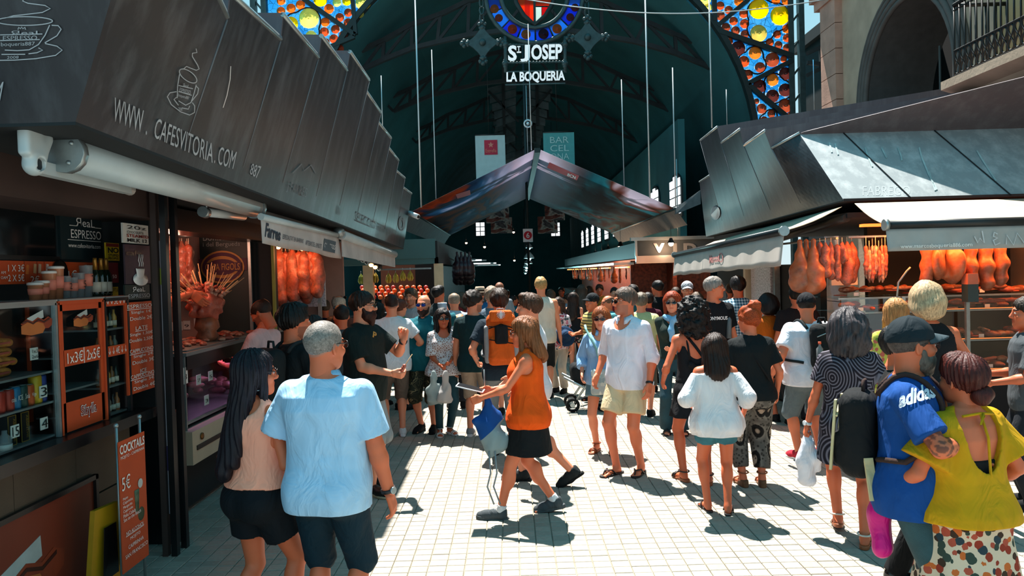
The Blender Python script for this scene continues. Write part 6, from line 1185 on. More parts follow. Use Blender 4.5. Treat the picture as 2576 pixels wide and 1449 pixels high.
        if legs:
            for sg, (h, k_, a), (Rf, o) in zip((1, -1), p.legs, p.ft):
                s.cone(h, k_, 0.086 * p.lr * (0.5 + 0.5 * p.w), 0.055 * p.lr, 0.03); s.cone(k_, a, 0.052 * p.lr, 0.035 * p.lr, 0.02)
                m = k_ + (a - k_) * 0.28; s.ell(m + np.array((0, -0.014, 0)) * q, (0.050 * p.lr, 0.054 * p.lr, 0.10 * q), 0.03)
                def F(x, y, z): return o + Rf @ (np.array((x, y, z)) * q)
                s.cone(a, F(0, -0.035, 0.032), 0.034 * q, 0.030 * q, 0.015); s.cone(F(0, 0.0, 0.050), F(0.002, 0.105, 0.028), 0.034 * q, 0.027 * q, 0.02)
                s.cone(F(-0.018, 0.115, 0.026), F(0.020, 0.11, 0.024), 0.022 * q, 0.020 * q, 0.015)
                for i in range(5):
                    x = -sg * (0.026 - i * 0.0135); yy = 0.175 - (0 if i < 2 else 0.008 * (i - 1)); s.cone(F(x, 0.12, 0.024), F(x * 1.15, yy, 0.016), 0.011 * q, (0.013 if i == 0 else 0.0088) * q, 0.006)
        V1, Q1 = s.surf(); C1 = np.tile(np.array(p.skin), (len(V1), 1))
        if tattoo:
            z = V1; m = np.zeros(len(V1), bool)
            for a, e, c in p.arms:
                ab = c - a; t = ((V1 - a) @ ab) / (ab @ ab); m |= (np.linalg.norm(V1 - a - np.clip(t, 0, 1)[:, None] * ab, axis=1) < 0.14) & (np.abs(V1[:, 0]) > -1)
                near = np.minimum(np.linalg.norm(V1 - (e + (c - e) * np.clip(((V1 - e) @ (c - e)) / ((c - e) @ (c - e)), 0, 0.9)[:, None]), axis=1), np.linalg.norm(V1 - (a + (e - a) * np.clip(((V1 - a) @ (e - a)) / ((e - a) @ (e - a)), 0.4, 1)[:, None]), axis=1))
                m2 = near < 0.06
                nz = np.sin(V1[:, 0] * 70 + 3 * np.sin(V1[:, 2] * 45)) * np.sin(V1[:, 2] * 60 + 2.5 * np.sin(V1[:, 1] * 50)); C1[m2 & (nz > 0.1)] *= (0.32, 0.36, 0.42, 1)
        # head
        f = p.face; hs = p.hs; s = SDF(np.array((-0.10, -0.13, -0.17)), np.array((0.10, 0.145, 0.125)), p.hv / hs)
        s.ell((0, -0.012, 0.030), (0.074, 0.094, 0.085), 0.02); s.ell((0, 0.022, -0.035), (0.060, 0.068, 0.078), 0.035); s.ell((0, 0.045, -0.075), (0.046, 0.044, 0.042), 0.03)
        s.ell((0, 0.072, -0.098), 0.020, 0.022); s.ell((0, 0.078, 0.024), (0.050, 0.016, 0.013), 0.015)
        for sg in (1, -1):
            s.ell((sg * 0.043, 0.060, -0.028), (0.022, 0.022, 0.020), 0.02); s.ell((sg * 0.031, 0.099, 0.000), (0.017, 0.014, 0.012), 0.012, 's'); s.ell((sg * 0.031, 0.080, 0.000), 0.0135, 0.003)
            s.ell((sg * 0.074, -0.012, -0.008), (0.009, 0.020, 0.031), 0.008, R=rotz(sg * 0.35)); s.ell((sg * 0.084, -0.008, -0.005), (0.006, 0.012, 0.020), 0.006, 's')
        s.cone((0, 0.088, 0.012), (0, 0.108, -0.026), 0.009, 0.0125, 0.012); s.ell((0, 0.100, -0.031), (0.017, 0.011, 0.009), 0.008)
        s.ell((0, 0.086, -0.056), (0.023, 0.011, 0.0065), 0.006); s.ell((0, 0.085, -0.066), (0.019, 0.011, 0.0065), 0.004)
        s.cone((0, -0.022, -0.03), (0, -0.030, -0.16), nr / hs, nr / hs * 1.02, 0.03)
        V2, Q2 = s.surf(); C2 = np.tile(np.array(p.skin), (len(V2), 1)); x, y, z = V2.T; ax = np.abs(x)
        fr = y > 0.05
        lip = fr & (ax < 0.024) & (np.abs(z + 0.061) < 0.011) & (y > 0.078); C2[lip] *= (0.85, 0.55, 0.52, 1)
        br = fr & (ax > 0.012) & (ax < 0.05) & (np.abs(z - 0.022 - 0.004 * np.cos((ax - 0.03) * 60)) < 0.0055); C2[br] = tuple(0.35 * a for a in lin(f.get('brow', '#3a2416'))[:3]) + (1,)
        ey = fr & (((ax - 0.031) / 0.0125) ** 2 + ((z - 0.001) / 0.0062) ** 2 < 1) & (y > 0.082); C2[ey] = (0.75, 0.72, 0.68, 1)
        ir = ey & (((ax - 0.031) / 0.0058) ** 2 + ((z - 0.001) / 0.0062) ** 2 < 1); C2[ir] = (0.03, 0.02, 0.015, 1)
        if f.get('stubble'):
            sb = (y > 0.0) & (z < -0.030) & ~lip & (z > -0.13) & ~((y > 0.09) & (z > -0.04)); C2[sb] = C2[sb] * (1 - 0.55) + np.array(lin(f['stubble'])) * 0.55
        if f.get('scalp'):
            sc = z > -0.005 + 0.62 * y + 0.01; C2[sc & (y < 0.08)] = C2[sc & (y < 0.08)] * 0.35 + np.array(lin(f['scalp'])) * 0.65
        V2 = (V2 * hs) @ p.hR.T + p.hc
        Vs, Qs, Cs = [V1, V2], [Q1, Q2], [C1, C2]
        for sg, (a, e, c), pose, D, T in zip((1, -1), p.arms, (RH, LH), (RD, LD), (RT, LT)):
            Vh, Qh = hand_mesh(pose, min(max(0.0045, 0.001 * p.Y), 0.009)); Vh = Vh * (q * (1.0 if p.sex == 'm' else 0.92)); Qh2 = Qh
            if sg < 0: Vh = Vh * np.array((-1, 1, 1)); Qh2 = Qh[:, ::-1]
            Fm = frame(D if D is not None else (c - e), T if T is not None else (0, 1, 0.2))
            Vs.append(Vh @ Fm.T + c); Qs.append(Qh2); Cs.append(np.tile(np.array(p.skin), (len(Vh), 1)))
        off = 0; Q = []
        for v_, qd in zip(Vs, Qs): Q.append(qd + off); off += len(v_)
        me = mesh_np('body', np.concatenate(Vs), np.concatenate(Q)); ca = me.color_attributes.new('Col', 'FLOAT_COLOR', 'POINT'); ca.data.foreach_set('color', np.concatenate(Cs).astype(np.float32).ravel())
        p.body = obj('body', me, skin_mat(), p.root)
    def add(p, name, s, m, label=None):
        o = obj(name, s.mesh(name), m, p.root); p.parts[name] = o
        if label: o['label'] = label
        return o
    # ---- clothes
    def top(p, m, name='shirt', sleeve=0.62, hem=0.47, t=0.016, loose=0.010, neck=0.0, back=0.0, fold=0.005, sl=0.010, armhole=None, collar=False, flare=0.0, sy=1.0, label=None, cut=None, high=0.838):
        H = p.H; q = p.q; lo, hi = p.bounds(0.16 * q); lo[2] = hem * H - 0.03; hi[2] = 0.90 * H; lo[:2] = np.minimum(lo[:2], -0.30); hi[:2] = np.maximum(hi[:2], 0.30)
        s = SDF(lo, hi, p.v); st = p.st(hem, high, t)
        ch = [x for x in st if abs(x[0] / H - 0.75) < 0.02] or [st[-3]]; ch = ch[0]
        st2 = []
        for z, rx, ry, cx, cy in st:
            f = max(0.0, min(1.0, (0.74 - z / H) / max(0.74 - hem, 0.01)))
            if z < 0.74 * H: rx = max(rx, ch[1] * 0.90) + loose * f + flare * f; ry = max(ry, ch[2] * 0.90) + loose * f * sy + flare * f
            st2.append((z, rx, ry, cx, cy))
        s.loft(st2, 2.3, 0.02, p.tws(), pleat=(9, flare * 0.22, 0.7 * H, hem * H) if flare > 0.03 else None)
        if p.bust > 0:
            for sg in (1, -1):
                z = 0.725 * H; c = rotz(p.tw) @ np.array((sg * 0.043 * H, 0.040 * H, 0)); s.ell((c[0] + p.lx * (z - p.zp), c[1] + p.ly * (z - p.zp), z), (0.040 + 0.012 * p.bust) * H + t, 0.04)
        if hem < 0.53:
            for sg in (1, -1): s.ell((sg * 0.045 * H, -0.030 * H, 0.50 * H), 0.050 * H * p.w + t + 0.012, 0.06)
        tz = np.array((p.lx * (0.82 * H - p.zp), p.ly * (0.82 * H - p.zp) - 0.01 * q, 0.80 * H + 0.055 * q))
        for sg, (a, e, c) in zip((1, -1), p.arms):
            s.cone(a, tz, 0.042 * q + t * 0.5, 0.036 * q + t * 0.5, 0.04)
            if sleeve > 0:
                r0 = 0.049 * p.ar + t * 0.9
                if sleeve <= 1: s.ccone(a, a + (e - a) * sleeve, r0, 0.048 * p.ar + t + sl, 0.02)
                else:
                    s.cone(a, e, r0, 0.043 * p.ar + t + sl, 0.02); s.ccone(e, e + (c - e) * (sleeve - 1), 0.043 * p.ar + t + sl, 0.032 * p.ar + t + sl, 0.012)
            else: s.cone(a + np.array((sg * 0.030, 0, -0.05)) * q, a + np.array((sg * 0.022, 0, 0.16)) * q, (armhole or 0.062) * q, 0.06 * q, 0.012, 's')
        zt = 0.835 * H; nx, ny = p.lx * (zt - p.zp), p.ly * (zt - p.zp)
        s.cone((nx, ny + 0.02 * q, zt), (nx, ny + 0.04 * q, zt + 0.09 * q), 0.060 * q, 0.09 * q, 0.01, 's')
        if neck > 0: s.ell((nx, ny + 0.085 * q, zt - 0.01 * q), (0.062 * q + neck * 0.25, 0.085 * q, neck), 0.012, 's')
        if back > 0: s.ell((nx, ny - 0.10 * q, zt), (0.125 * q, 0.11 * q, back), 0.012, 's')
        if cut is not None: cut(s, p)
        if fold: s.fold(fold, 15, p.seed, 0.5)
        s.cut((0, 0, -1), (0, 0, hem * H))
        o = p.add(name, s, m, label)
        if collar:
            b = MB(); cz = zt + 0.012 * q
            def fn(u, w_):
                a = math.radians(112 + 316 * u); r = (0.066, 0.070, 0.092)[int(round(w_ * 2))] * q * (0.92 + 0.08 * p.w); z = (-0.012, 0.032, -0.018)[int(round(w_ * 2))] * q; fr = max(0, math.sin(a))
                return (nx + r * math.cos(a), ny + 0.018 * q + r * 0.95 * math.sin(a), cz + z - 0.030 * q * fr - (0.012 * q * fr if w_ > 0.6 else 0))
            b.grid(fn, 20, 2); c = b.build('collar', m, p.root); solidify(c, 0.004)
        return o
    def bottoms(p, m, name='shorts', hem=0.28, t=0.014, flare=0.012, waist=0.575, fold=0.004, knee=None, label=None, cuff=None):
        H = p.H; q = p.q; lo, hi = p.bounds(0.14 * q); lo[2] = max(-0.02, hem * H - 0.05); hi[2] = waist * H + 0.05; lo[:2] = np.minimum(lo[:2], -0.27); hi[:2] = np.maximum(hi[:2], 0.27)
        s = SDF(lo, hi, p.v); p.torso(s, t, 0.455, waist, 0.03)
        for (h, k_, a) in p.legs:
            r0 = 0.088 * p.lr * (0.5 + 0.5 * p.w) + t; r1 = 0.057 * p.lr + t
            zk = k_[2] / H
            if hem > zk + 0.01:
                f = (h[2] / H - hem) / max(h[2] / H - zk, 0.05); e = h + (k_ - h) * f; rr = r0 + (r1 - r0) * f + flare; s.ccone(h, e, r0, rr, 0.03)
            else:
                rk = r1 + (knee if knee is not None else flare * 0.3); s.cone(h, k_, r0, rk, 0.03); f = min(1.0, (zk - hem) / max(zk - a[2] / H, 0.05)); s.ccone(k_, k_ + (a - k_) * f, rk, 0.042 * p.lr + t + flare, 0.02)
        if fold: s.fold(fold, 16, p.seed + 3, 0.45)
        s.cut((0, 0, 1), (0, 0, waist * H)); return p.add(name, s, m, label)
    def skirt(p, m, name='skirt', z1=0.60, hem=0.35, t=0.015, flare=0.06, n=9, amp=0.008, fold=0.003, label=None):
        H = p.H; s = SDF((-0.34, -0.34, hem * H - 0.02), (0.34, 0.34, z1 * H + 0.02), p.v); st = []
        for z, rx, ry, cx, cy in p.st(0.40, z1, t):
            st.append((z, rx, ry, cx, cy))
        hipz = [x for x in st if abs(x[0] / H - 0.49) < 0.02][0]; st = [x for x in st if x[0] >= hipz[0]]
        st.append((hem * H, hipz[1] + flare, hipz[2] + flare * 0.9 + 0.012, hipz[3], hipz[4] - 0.005)); s.loft(st, 2.2, 0.02, pleat=(n, amp, 0.55 * H, hem * H))
        for sg in (1, -1): s.ell((sg * 0.045 * H, -0.030 * H, 0.50 * H), 0.050 * H * p.w + t, 0.04)
        for (h, k_, a) in p.legs: s.cone(h, h + (k_ - h) * min(1, max(0.1, (h[2] / H - hem) / (h[2] / H - k_[2] / H)) * 0.9), 0.08 * p.lr + t, 0.066 * p.lr + t, 0.05)
        s.cut((0, 0, -1), (0, 0, hem * H))
        if fold: s.fold(fold, 16, p.seed + 5, 0.4)
        return p.add(name, s, m, label)
    def shoes(p, kind, mu, ms=None, ml=None, label=None):
        me = shoe_meshes(kind, 0.006 if p.Y < 8 else 0.009)
        for (Rf, o) in p.ft:
            M = m4(Rf * p.q, o)
            if 'upper' in me:
                b = bpy.data.objects.new('shoe', me['upper'].copy()); b.data.materials.clear(); b.data.materials.append(mu); link(b, p.root); b.matrix_local = M
                if label: b['label'] = label
                c = bpy.data.objects.new('sole', me['sole'].copy()); c.data.materials.clear(); c.data.materials.append(ms or mu); link(c, b)
                if ml:
                    c = bpy.data.objects.new('laces', me['laces'].copy()); c.data.materials.clear(); c.data.materials.append(ml); link(c, b)
            else:
                b = bpy.data.objects.new('sandal', me['sole'].copy()); b.data.materials.clear(); b.data.materials.append(ms or mu); link(b, p.root); b.matrix_local = M
                c = bpy.data.objects.new('strap', me['straps'].copy()); c.data.materials.clear(); c.data.materials.append(mu); link(c, b)
    def socks(p, m, h=0.11):
        for (hh, k_, a) in p.legs:
            u = unit(k_ - a); s = SDF(a - 0.09, a + 0.14, min(p.v, 0.01)); s.ccone(a - u * 0.03, a + u * h * 0.5, 0.038 * p.lr + 0.004, 0.040 * p.lr + 0.005, 0); obj('sock', s.mesh('sock'), m, p.root)
    # ---- head things (head frame)
    def hobj(p, name, me, m, label=None):
        o = obj_t(name, me, m, p.root, m4(p.hR * p.hs, p.hc)); p.parts[name] = o
        if label: o['label'] = label
        return o
    def hair(p, style, col):
        v = max(0.0048, 0.0011 * p.Y); lo, hi = np.array((-0.13, -0.16, -0.14)), np.array((0.13, 0.15, 0.16)); long_ = style in ('volume', 'long', 'vlong', 'shoulder', 'curly', 'bob', 'wavy')
        if long_: lo[2] = {'long': -0.42, 'vlong': -0.55, 'shoulder': -0.26, 'curly': -0.25, 'bob': -0.18, 'wavy': -0.36, 'volume': -0.26}[style]; lo[:2] -= 0.06; lo[1] -= 0.05; hi[0] += 0.06
        if style in ('bun',): hi[2] = 0.22
        s = SDF(lo, hi, v); t = {'buzz': 0.004, 'fade': 0.007, 'short': 0.014, 'thick': 0.022, 'balding': 0.008, 'curly': 0.055, 'volume': 0.03, 'bob': 0.040, 'curlyshort': 0.026, 'quiff': 0.016}.get(style, 0.018)
        s.ell((0, -0.014, 0.032), (0.074 + t, 0.094 + t, 0.085 + t), 0.02)
        if style == 'quiff': s.ell((0, 0.035, 0.105), (0.058, 0.055, 0.030), 0.02)
        if style == 'thick': s.ell((0.01, 0.02, 0.10), (0.065, 0.07, 0.032), 0.02)
        if style == 'bun': s.ell((0.015, -0.06, 0.125), (0.060, 0.058, 0.050), 0.012)
        if style in ('long', 'vlong', 'wavy', 'shoulder'):
            zb = {'long': -0.36, 'vlong': -0.49, 'wavy': -0.30, 'shoulder': -0.20}[style]
            yb = -0.10 + 0.16 * (zb + 0.15); s.cone((0, -0.045, 0.0), (0, yb - 0.02, zb), 0.090, 0.062, 0.05, sq=(1.12, 0.72, 1)); s.cone((0.060, -0.030, 0.01), (0.070, yb + 0.02, zb * 0.9), 0.042, 0.034, 0.03); s.cone((-0.060, -0.030, 0.01), (-0.070, yb + 0.02, zb * 0.9), 0.042, 0.034, 0.03)
            for sg in (1, -1): s.cone((sg * 0.072, 0.02, 0.03), (sg * 0.080, 0.03, max(zb * 0.85, -0.33)), 0.022, 0.018, 0.02)
        if style in ('curly', 'volume'):
            s.ell((0, -0.03, 0.0), (0.138, 0.13, 0.13), 0.03); s.ell((0, -0.055, -0.10), (0.142, 0.105, 0.12), 0.04)
        if style == 'bob': s.ell((0, -0.03, -0.02), (0.122, 0.120, 0.095), 0.04); s.ell((0, -0.06, -0.075), (0.10, 0.07, 0.055), 0.04)
        if not long_:
            s.cut((0, 0.62, -1), (0, 0.0, -0.012 if style != 'balding' else -0.02))
            s.cut((0, 1, 0.10), (0, 0.088 + t * 0.6, 0.06))
        if style == 'balding': s.ell((0, 0.035, 0.11), (0.062, 0.11, 0.075), 0.01, 's')
        else: s.ell((0, 0.125, -0.028), (0.064, 0.085, 0.100 if not long_ else 0.112), 0.012, 's')
        if style == 'curly': s.fold(0.016, 85, p.seed, 1.0, 6); s.fold(0.010, 160, p.seed + 1, 1.0, 6)
        elif style in ('curlyshort', 'bun'): s.fold(0.008, 110, p.seed, 1.0, 6)
        elif style in ('buzz', 'balding', 'fade'): s.fold(0.0015, 120, p.seed, 1.0, 5)
        else:
            s.strands((0, -0.02, 0), 0.003 if style == 'bob' else 0.006, 30, p.seed)
            if style in ('wavy', 'bob', 'thick', 'shoulder'): s.fold(0.007, 45, p.seed, 0.8, 5)
            if style == 'volume': s.fold(0.014, 55, p.seed, 0.8, 6)
        return p.hobj('hair', s.mesh('hair'), hair_mat(col, style in ('buzz', 'fade', 'balding', 'curlyshort', 'bun', 'quiff')))
    def beard(p, col, length=0.02):
        s = SDF((-0.09, -0.02, -0.20), (0.09, 0.14, 0.0), max(0.0048, 0.0011 * p.Y))
        s.ell((0, 0.035, -0.072), (0.058 + length * 0.25, 0.058 + length * 0.4, 0.048 + length * 0.5), 0.02); s.ell((0, 0.066, -0.098 - length * 0.4), (0.034, 0.030, 0.030 + length * 0.8), 0.02)
        for sg in (1, -1): s.cone((sg * 0.062, 0.012, -0.025), (sg * 0.052, 0.03, -0.075), 0.014, 0.02, 0.015)
        s.ell((0, 0.104, -0.047), (0.028, 0.008, 0.006), 0.005)
        s.ell((0, 0.112, -0.061), (0.020, 0.020, 0.009), 0.004, 's'); s.ell((0, 0.11, -0.020), (0.050, 0.055, 0.024), 0.01, 's'); s.ell((0, -0.02, -0.03), (0.055, 0.05, 0.1), 0.01, 's')
        s.fold(0.003, 140, p.seed, 1.0, 5); return p.hobj('beard', s.mesh('beard'), hair_mat(col))
    def glasses(p, lens='#0a0a0c', fr='#0c0c0c', up=0.0, shape=1.0, wire=False, back=0.0):
        b = MB(); z0 = 0.002 + up; y0 = 0.108 - back; le = MB()
        for sg in (1, -1):
            o = [(sg * (0.033 + 0.024 * shape * math.cos(a)), y0 - 0.010 * (abs(math.cos(a)) if math.cos(a) > 0 else 0), z0 + 0.017 * math.sin(a)) for a in [2 * math.pi * i / 16 for i in range(16)]]
            b.tube(o, 0.0013 if wire else 0.0026, 5, closed=True); le.poly(o if sg > 0 else o[::-1])
            b.tube([(sg * 0.056, y0 - 0.010, z0 + 0.005), (sg * 0.076, y0 - 0.055, z0 + 0.008), (sg * 0.078, -0.012, z0 + 0.012), (sg * 0.076, -0.03, z0 - 0.006)], 0.0014 if wire else 0.0024, 5)
        b.tube([(-0.010, y0, z0 + 0.004), (0, y0 + 0.003, z0 + 0.007), (0.010, y0, z0 + 0.004)], 0.0014 if wire else 0.0022, 5)
        f = p.hobj('sunglasses' if not wire else 'eyeglasses', b.mesh(), mat('frame ' + fr, fr, 0.25, 0.0, 0.05))
        lm = mat('lens ' + lens, lens, 0.06, 0.0, 0.0, coat=0.6) if not wire else glass('clear lens', (0.95, 0.95, 0.95), 0.12)
        obj('lens', le.mesh(), lm, f); return f
    def cap(p, m, mb=None, back=False, hat=False):
        s = SDF((-0.14, -0.24, -0.03), (0.14, 0.25, 0.16), max(0.005, 0.0011 * p.Y))
        s.ell((0, -0.012, 0.034), (0.090, 0.110, 0.104), 0.0); s.cut((0, 0.10, -1), (0, 0, 0.026)); s.ell((0, -0.012, 0.02), (0.082, 0.102, 0.096), 0.0, 's'); s.ell((0, -0.012, 0.136), 0.007, 0.002)
        c = p.hobj('cap', s.mesh('cap'), m); sg = -1 if back else 1; b = MB()
        def fn(u, v):
            a = math.radians(-62 + 124 * u); r0 = (0.080, 0.098); x = math.sin(a) * (0.081 + 0.012 * v * 0); y = math.cos(a) * 0.098 + v * 0.085 * max(math.cos(a * 1.35), 0); return (x, sg * (y - 0.008), 0.042 + 0.012 * math.cos(a * 1.4) - 0.018 * v - 0.02 * (x / 0.08) ** 2)
        b.grid(fn, 14, 5); br = obj('brim', b.mesh(), mb or m, c); solidify(br, 0.006); return c
    def hat(p, m, band):
        b = MB(); b.lathe([(0.150, 0.035), (0.152, 0.040), (0.096, 0.050), (0.092, 0.10), (0.080, 0.135), (0.03, 0.128), (0.001, 0.125)], (0, -0.01, 0.0), 22, M=Matrix.Diagonal(Vector((0.92, 1.1, 1)))); h = p.hobj('hat', b.mesh(), m)
        b = MB(); b.lathe([(0.0975, 0.050), (0.096, 0.078)], (0, -0.01, 0), 22, M=Matrix.Diagonal(Vector((0.92, 1.1, 1)))); obj('hatband', b.mesh(), band, h); return h
    def watch(p, i, band, dial):
        a, e, c = p.arms[i]; u = unit(c - e); o = c - u * 0.012; r = 0.031 * p.ar; t = Vector(u).to_track_quat('Z', 'Y').to_matrix(); b = MB(); b.lathe([(r, -0.010), (r + 0.004, -0.008), (r + 0.004, 0.008), (r, 0.010)], Vector(o), 16, M=t)
        w = obj('wristwatch', b.mesh(), band, p.root); b = MB(); sx = 1 if i == 0 else -1; dr = unit(np.array((sx * 0.8, -0.5, 0)) - u * (np.array((sx * 0.8, -0.5, 0)) @ u)); cc = Vector(o + dr * (r + 0.003))
        b.lathe([(0.019, -0.004), (0.019, 0.004), (0.016, 0.006)], cc, 14, M=Vector(dr).to_track_quat('Z', 'Y').to_matrix()); obj('dial', b.mesh(), dial, w); return w
    def W(p, v):
        """person frame -> world"""
        r = rotz(p.yaw) @ np.array(v, float); return Vector((r[0] + p.X, r[1] + p.Y, r[2]))
# ------------------------------------------------------------------ patterned cloth
def pat(name, fn, rough=.85):
    t = NT(name); t.P(Base_Color=fn(t), Roughness=rough, Specular_IOR_Level=.2); t.bump(t.noise(26, None, 3), .2, .01); return t.m
def vor(t, sc, feat='F1', out='Distance', st=(1, 1, 1), rnd_=1.0):
    v = t.node('TexVoronoi', feature=feat, i_Scale=sc, i_Randomness=rnd_); t.l.new(t.obj_co(st), v.inputs['Vector']); return v.outputs[out]
def stripes(t, axis, f, w, a, b):
    sp = t.node('SeparateXYZ'); t.l.new(t.tc.outputs['Object'], sp.inputs[0]); s_ = t.math('FRACT', t.math('MULTIPLY', sp.outputs[axis], f)); return t.mix(t.math('LESS_THAN', s_, w), a, b)
def plaid_fn(t):
    v = t.math('LESS_THAN', t.math('FRACT', t.math('MULTIPLY', _sx(t, 'X'), 26)), .5); h = t.math('LESS_THAN', t.math('FRACT', t.math('MULTIPLY', _sx(t, 'Z'), 26)), .5); return t.ramp(t.math('MULTIPLY', t.math('ADD', v, h), .5), [(0, '#c8d4d8'), (.4, '#6f93a4'), (.8, '#1f4258')], 'CONSTANT')
def _sx(t, ax):
    sp = t.node('SeparateXYZ'); t.l.new(t.tc.outputs['Object'], sp.inputs[0]); return sp.outputs[ax]
PLAID = pat('teal plaid cotton', plaid_fn)
STRIPE = pat('yellow striped cotton', lambda t: stripes(t, 'Z', 22, .3, '#c8b06a', '#3a3a30'))
CAMO = pat('camouflage cotton', lambda t: t.ramp(t.noise(11, None, 2, .5, .8), [(.0, '#2c2c22'), (.45, '#4a4632'), (.52, '#23241e'), (.6, '#8a7a5a'), (.66, '#33362a')], 'CONSTANT'))
def swirl_fn(t):
    d = vor(t, 5.5, 'F1', 'Distance', (1, 1, .8)); s_ = t.math('SINE', t.math('MULTIPLY', d, 62)); return t.ramp(t.math('ADD', t.math('MULTIPLY', s_, .5), .5), [(.0, '#17141c'), (.50, '#2a2530'), (.66, '#46424c'), (.9, '#6c6772')])
SWIRL = pat('black and white swirl print', swirl_fn)
def snake_fn(t):
    d = vor(t, 7.5, 'F1', 'Distance', (1, 1, .62), .55); big = t.ramp(d, [(0, '#a49484'), (.26, '#a49484'), (.30, '#141414'), (.42, '#1c1c1c'), (.46, '#77736c'), (.62, '#5a5752')], 'LINEAR'); n = t.ramp(vor(t, 34), [(.25, '#1c1c1c'), (.45, '#ffffff')]); return t.mix(.75, big, n, 'MULTIPLY')
SNAKE = pat('snake print fabric', snake_fn)
def flor_fn(bg, cols):
    def f(t):
        d = vor(t, 24); c = vor(t, 24, 'F1', 'Color'); sp = t.node('SeparateColor'); t.l.new(c, sp.inputs[0]); cc = t.ramp(sp.outputs[0], [(i / len(cols), x) for i, x in enumerate(cols)], 'CONSTANT'); n = t.noise(40, None, 2); m_ = t.math('LESS_THAN', t.math('ADD', d, t.math('MULTIPLY', n, .35)), .70); return t.mix(m_, bg, cc)
    return f
FLORAL = pat('floral skirt print', flor_fn('#c9b8a0', ['#8a3424', '#33423a', '#b8602c', '#2a3a42', '#a04a38', '#3a2c22'])); FLOR2 = pat('dark floral print', flor_fn('#1c1a20', ['#a06a72', '#2c3a3a', '#8a8a80', '#1c1a20'])); FLOR3 = pat('yellow floral print', flor_fn('#c8c85a', ['#9aa83a', '#d8d890', '#c86a5a', '#6a8a3a'])); FLOR4 = pat('white floral print', flor_fn('#d8ccd0', ['#a83a4a', '#4a5a60', '#c8788a', '#e0d8d8'])); BAGF = pat('pale flower tile print', flor_fn('#a9b8b8', ['#d0dcd8', '#8aa2a8', '#c2ccc4', '#98b0b0']))
def lace_mat():
    t = NT('white lace'); d = vor(t, 38, 'DISTANCE_TO_EDGE'); t.P(Base_Color=t.ramp(d, [(.0, '#e6e2e4'), (.10, '#e2dee0'), (.22, '#a88478')]), Roughness=.85); t.bump(d, .5, .01); return t.m
LACE = lace_mat()
def denim(c): return mat('denim ' + c, c, .85, 0, .3, 8, .3, 200)
K = cloth; SHB = K('#16181a', 'black shoe'); SHW = K('#dfe0e2', 'white rubber'); LACEW = K('#c8ccd0', 'grey laces'); LTH = mat('tan leather', '#8a4a28', .5, 0, .15); BLKL = mat('black leather', '#141012', .45, 0, .1)
S1, S2, S3 = '#dc7a54', '#cc6a45', '#e6926e'     # skin tones
def gy(px, py): return onz(px, py).y
# ------------------------------------------------------------------ backpacks and bags (things of their own)
def backpack(p, label, m, m2, w=.15, h=.23, d=.085, acc=None, off=(0, 0), z=.70, name='backpack'):
    q = p.q; yb = -(BODY[p.sex][6][2] * p.H * p.w + .03) - d * .85; root = empty(name, p.W((off[0], yb + off[1] + p.ly * .2, z * p.H)), label, 'backpack', rz=p.yaw); v = max(.008, .0014 * p.Y)
    s = SDF((-w - .06, -d - .09, -h - .05), (w + .06, d + .05, h + .05), v); s.box((0, 0, 0), (w, d, h), .07, .02); s.box((0, -d * .85, -h * .35), (w * .78, d * .5, h * .45), .04, .02); s.fold(.006, 22, p.seed, .7); obj('pack', s.mesh(), m, root)
    b = MB(); b.tube([(-.04, d * .4, h), (-.03, d * .4, h + .05), (.03, d * .4, h + .05), (.04, d * .4, h)], .010, 6); b.build('grab_handle', m2, root)
    sh_ = [o for k, o in p.parts.items() if k in ('shirt', 'polo_shirt')][0]; bv_ = BVHTree.FromPolygons([v.co for v in sh_.data.vertices], [tuple(f.vertices) for f in sh_.data.polygons]); base = Vector((off[0], yb + off[1] + p.ly * .2, z * p.H))
    for sg in (1, -1):
        P_ = [(sg * .09 * q, yb + d * .6, z * p.H + h * .85), (sg * .10 * q, -.055 * q, .84 * p.H), (sg * .105 * q, .045 * q, .84 * p.H), (sg * .11 * q, .155 * q * p.w, .77 * p.H), (sg * .13 * q, .13 * q * p.w, .68 * p.H), (sg * .17 * q * p.w, .0, .61 * p.H), (sg * .12 * q, yb + d * .4, .60 * p.H)]; S_ = []
        for a, c in zip(P_[:-1], P_[1:]):
            for k in range(4):
                v = Vector(a).lerp(Vector(c), k / 4); nr = bv_.find_nearest(v); S_.append((nr[0] + nr[1] * .008 if nr[0] is not None and nr[3] < .14 else v) - base)
        b = MB(); b.tube(S_[1:], .015 * q, 6); b.build('shoulder_strap', m2, root)
    b = MB(); b.tube([(-w * .85, -d * .98, h * .45), (0, -d * 1.04, h * .62), (w * .85, -d * .98, h * .45)], .006, 5); b.build('zip', acc or m2, root); return root
def sdf_thing(name, label, cat, s, m, loc, rz=0.0, part='body', group=None):
    e = empty(name, loc, label, cat, group, rz=rz); obj(part, s.mesh(), m, e); return e
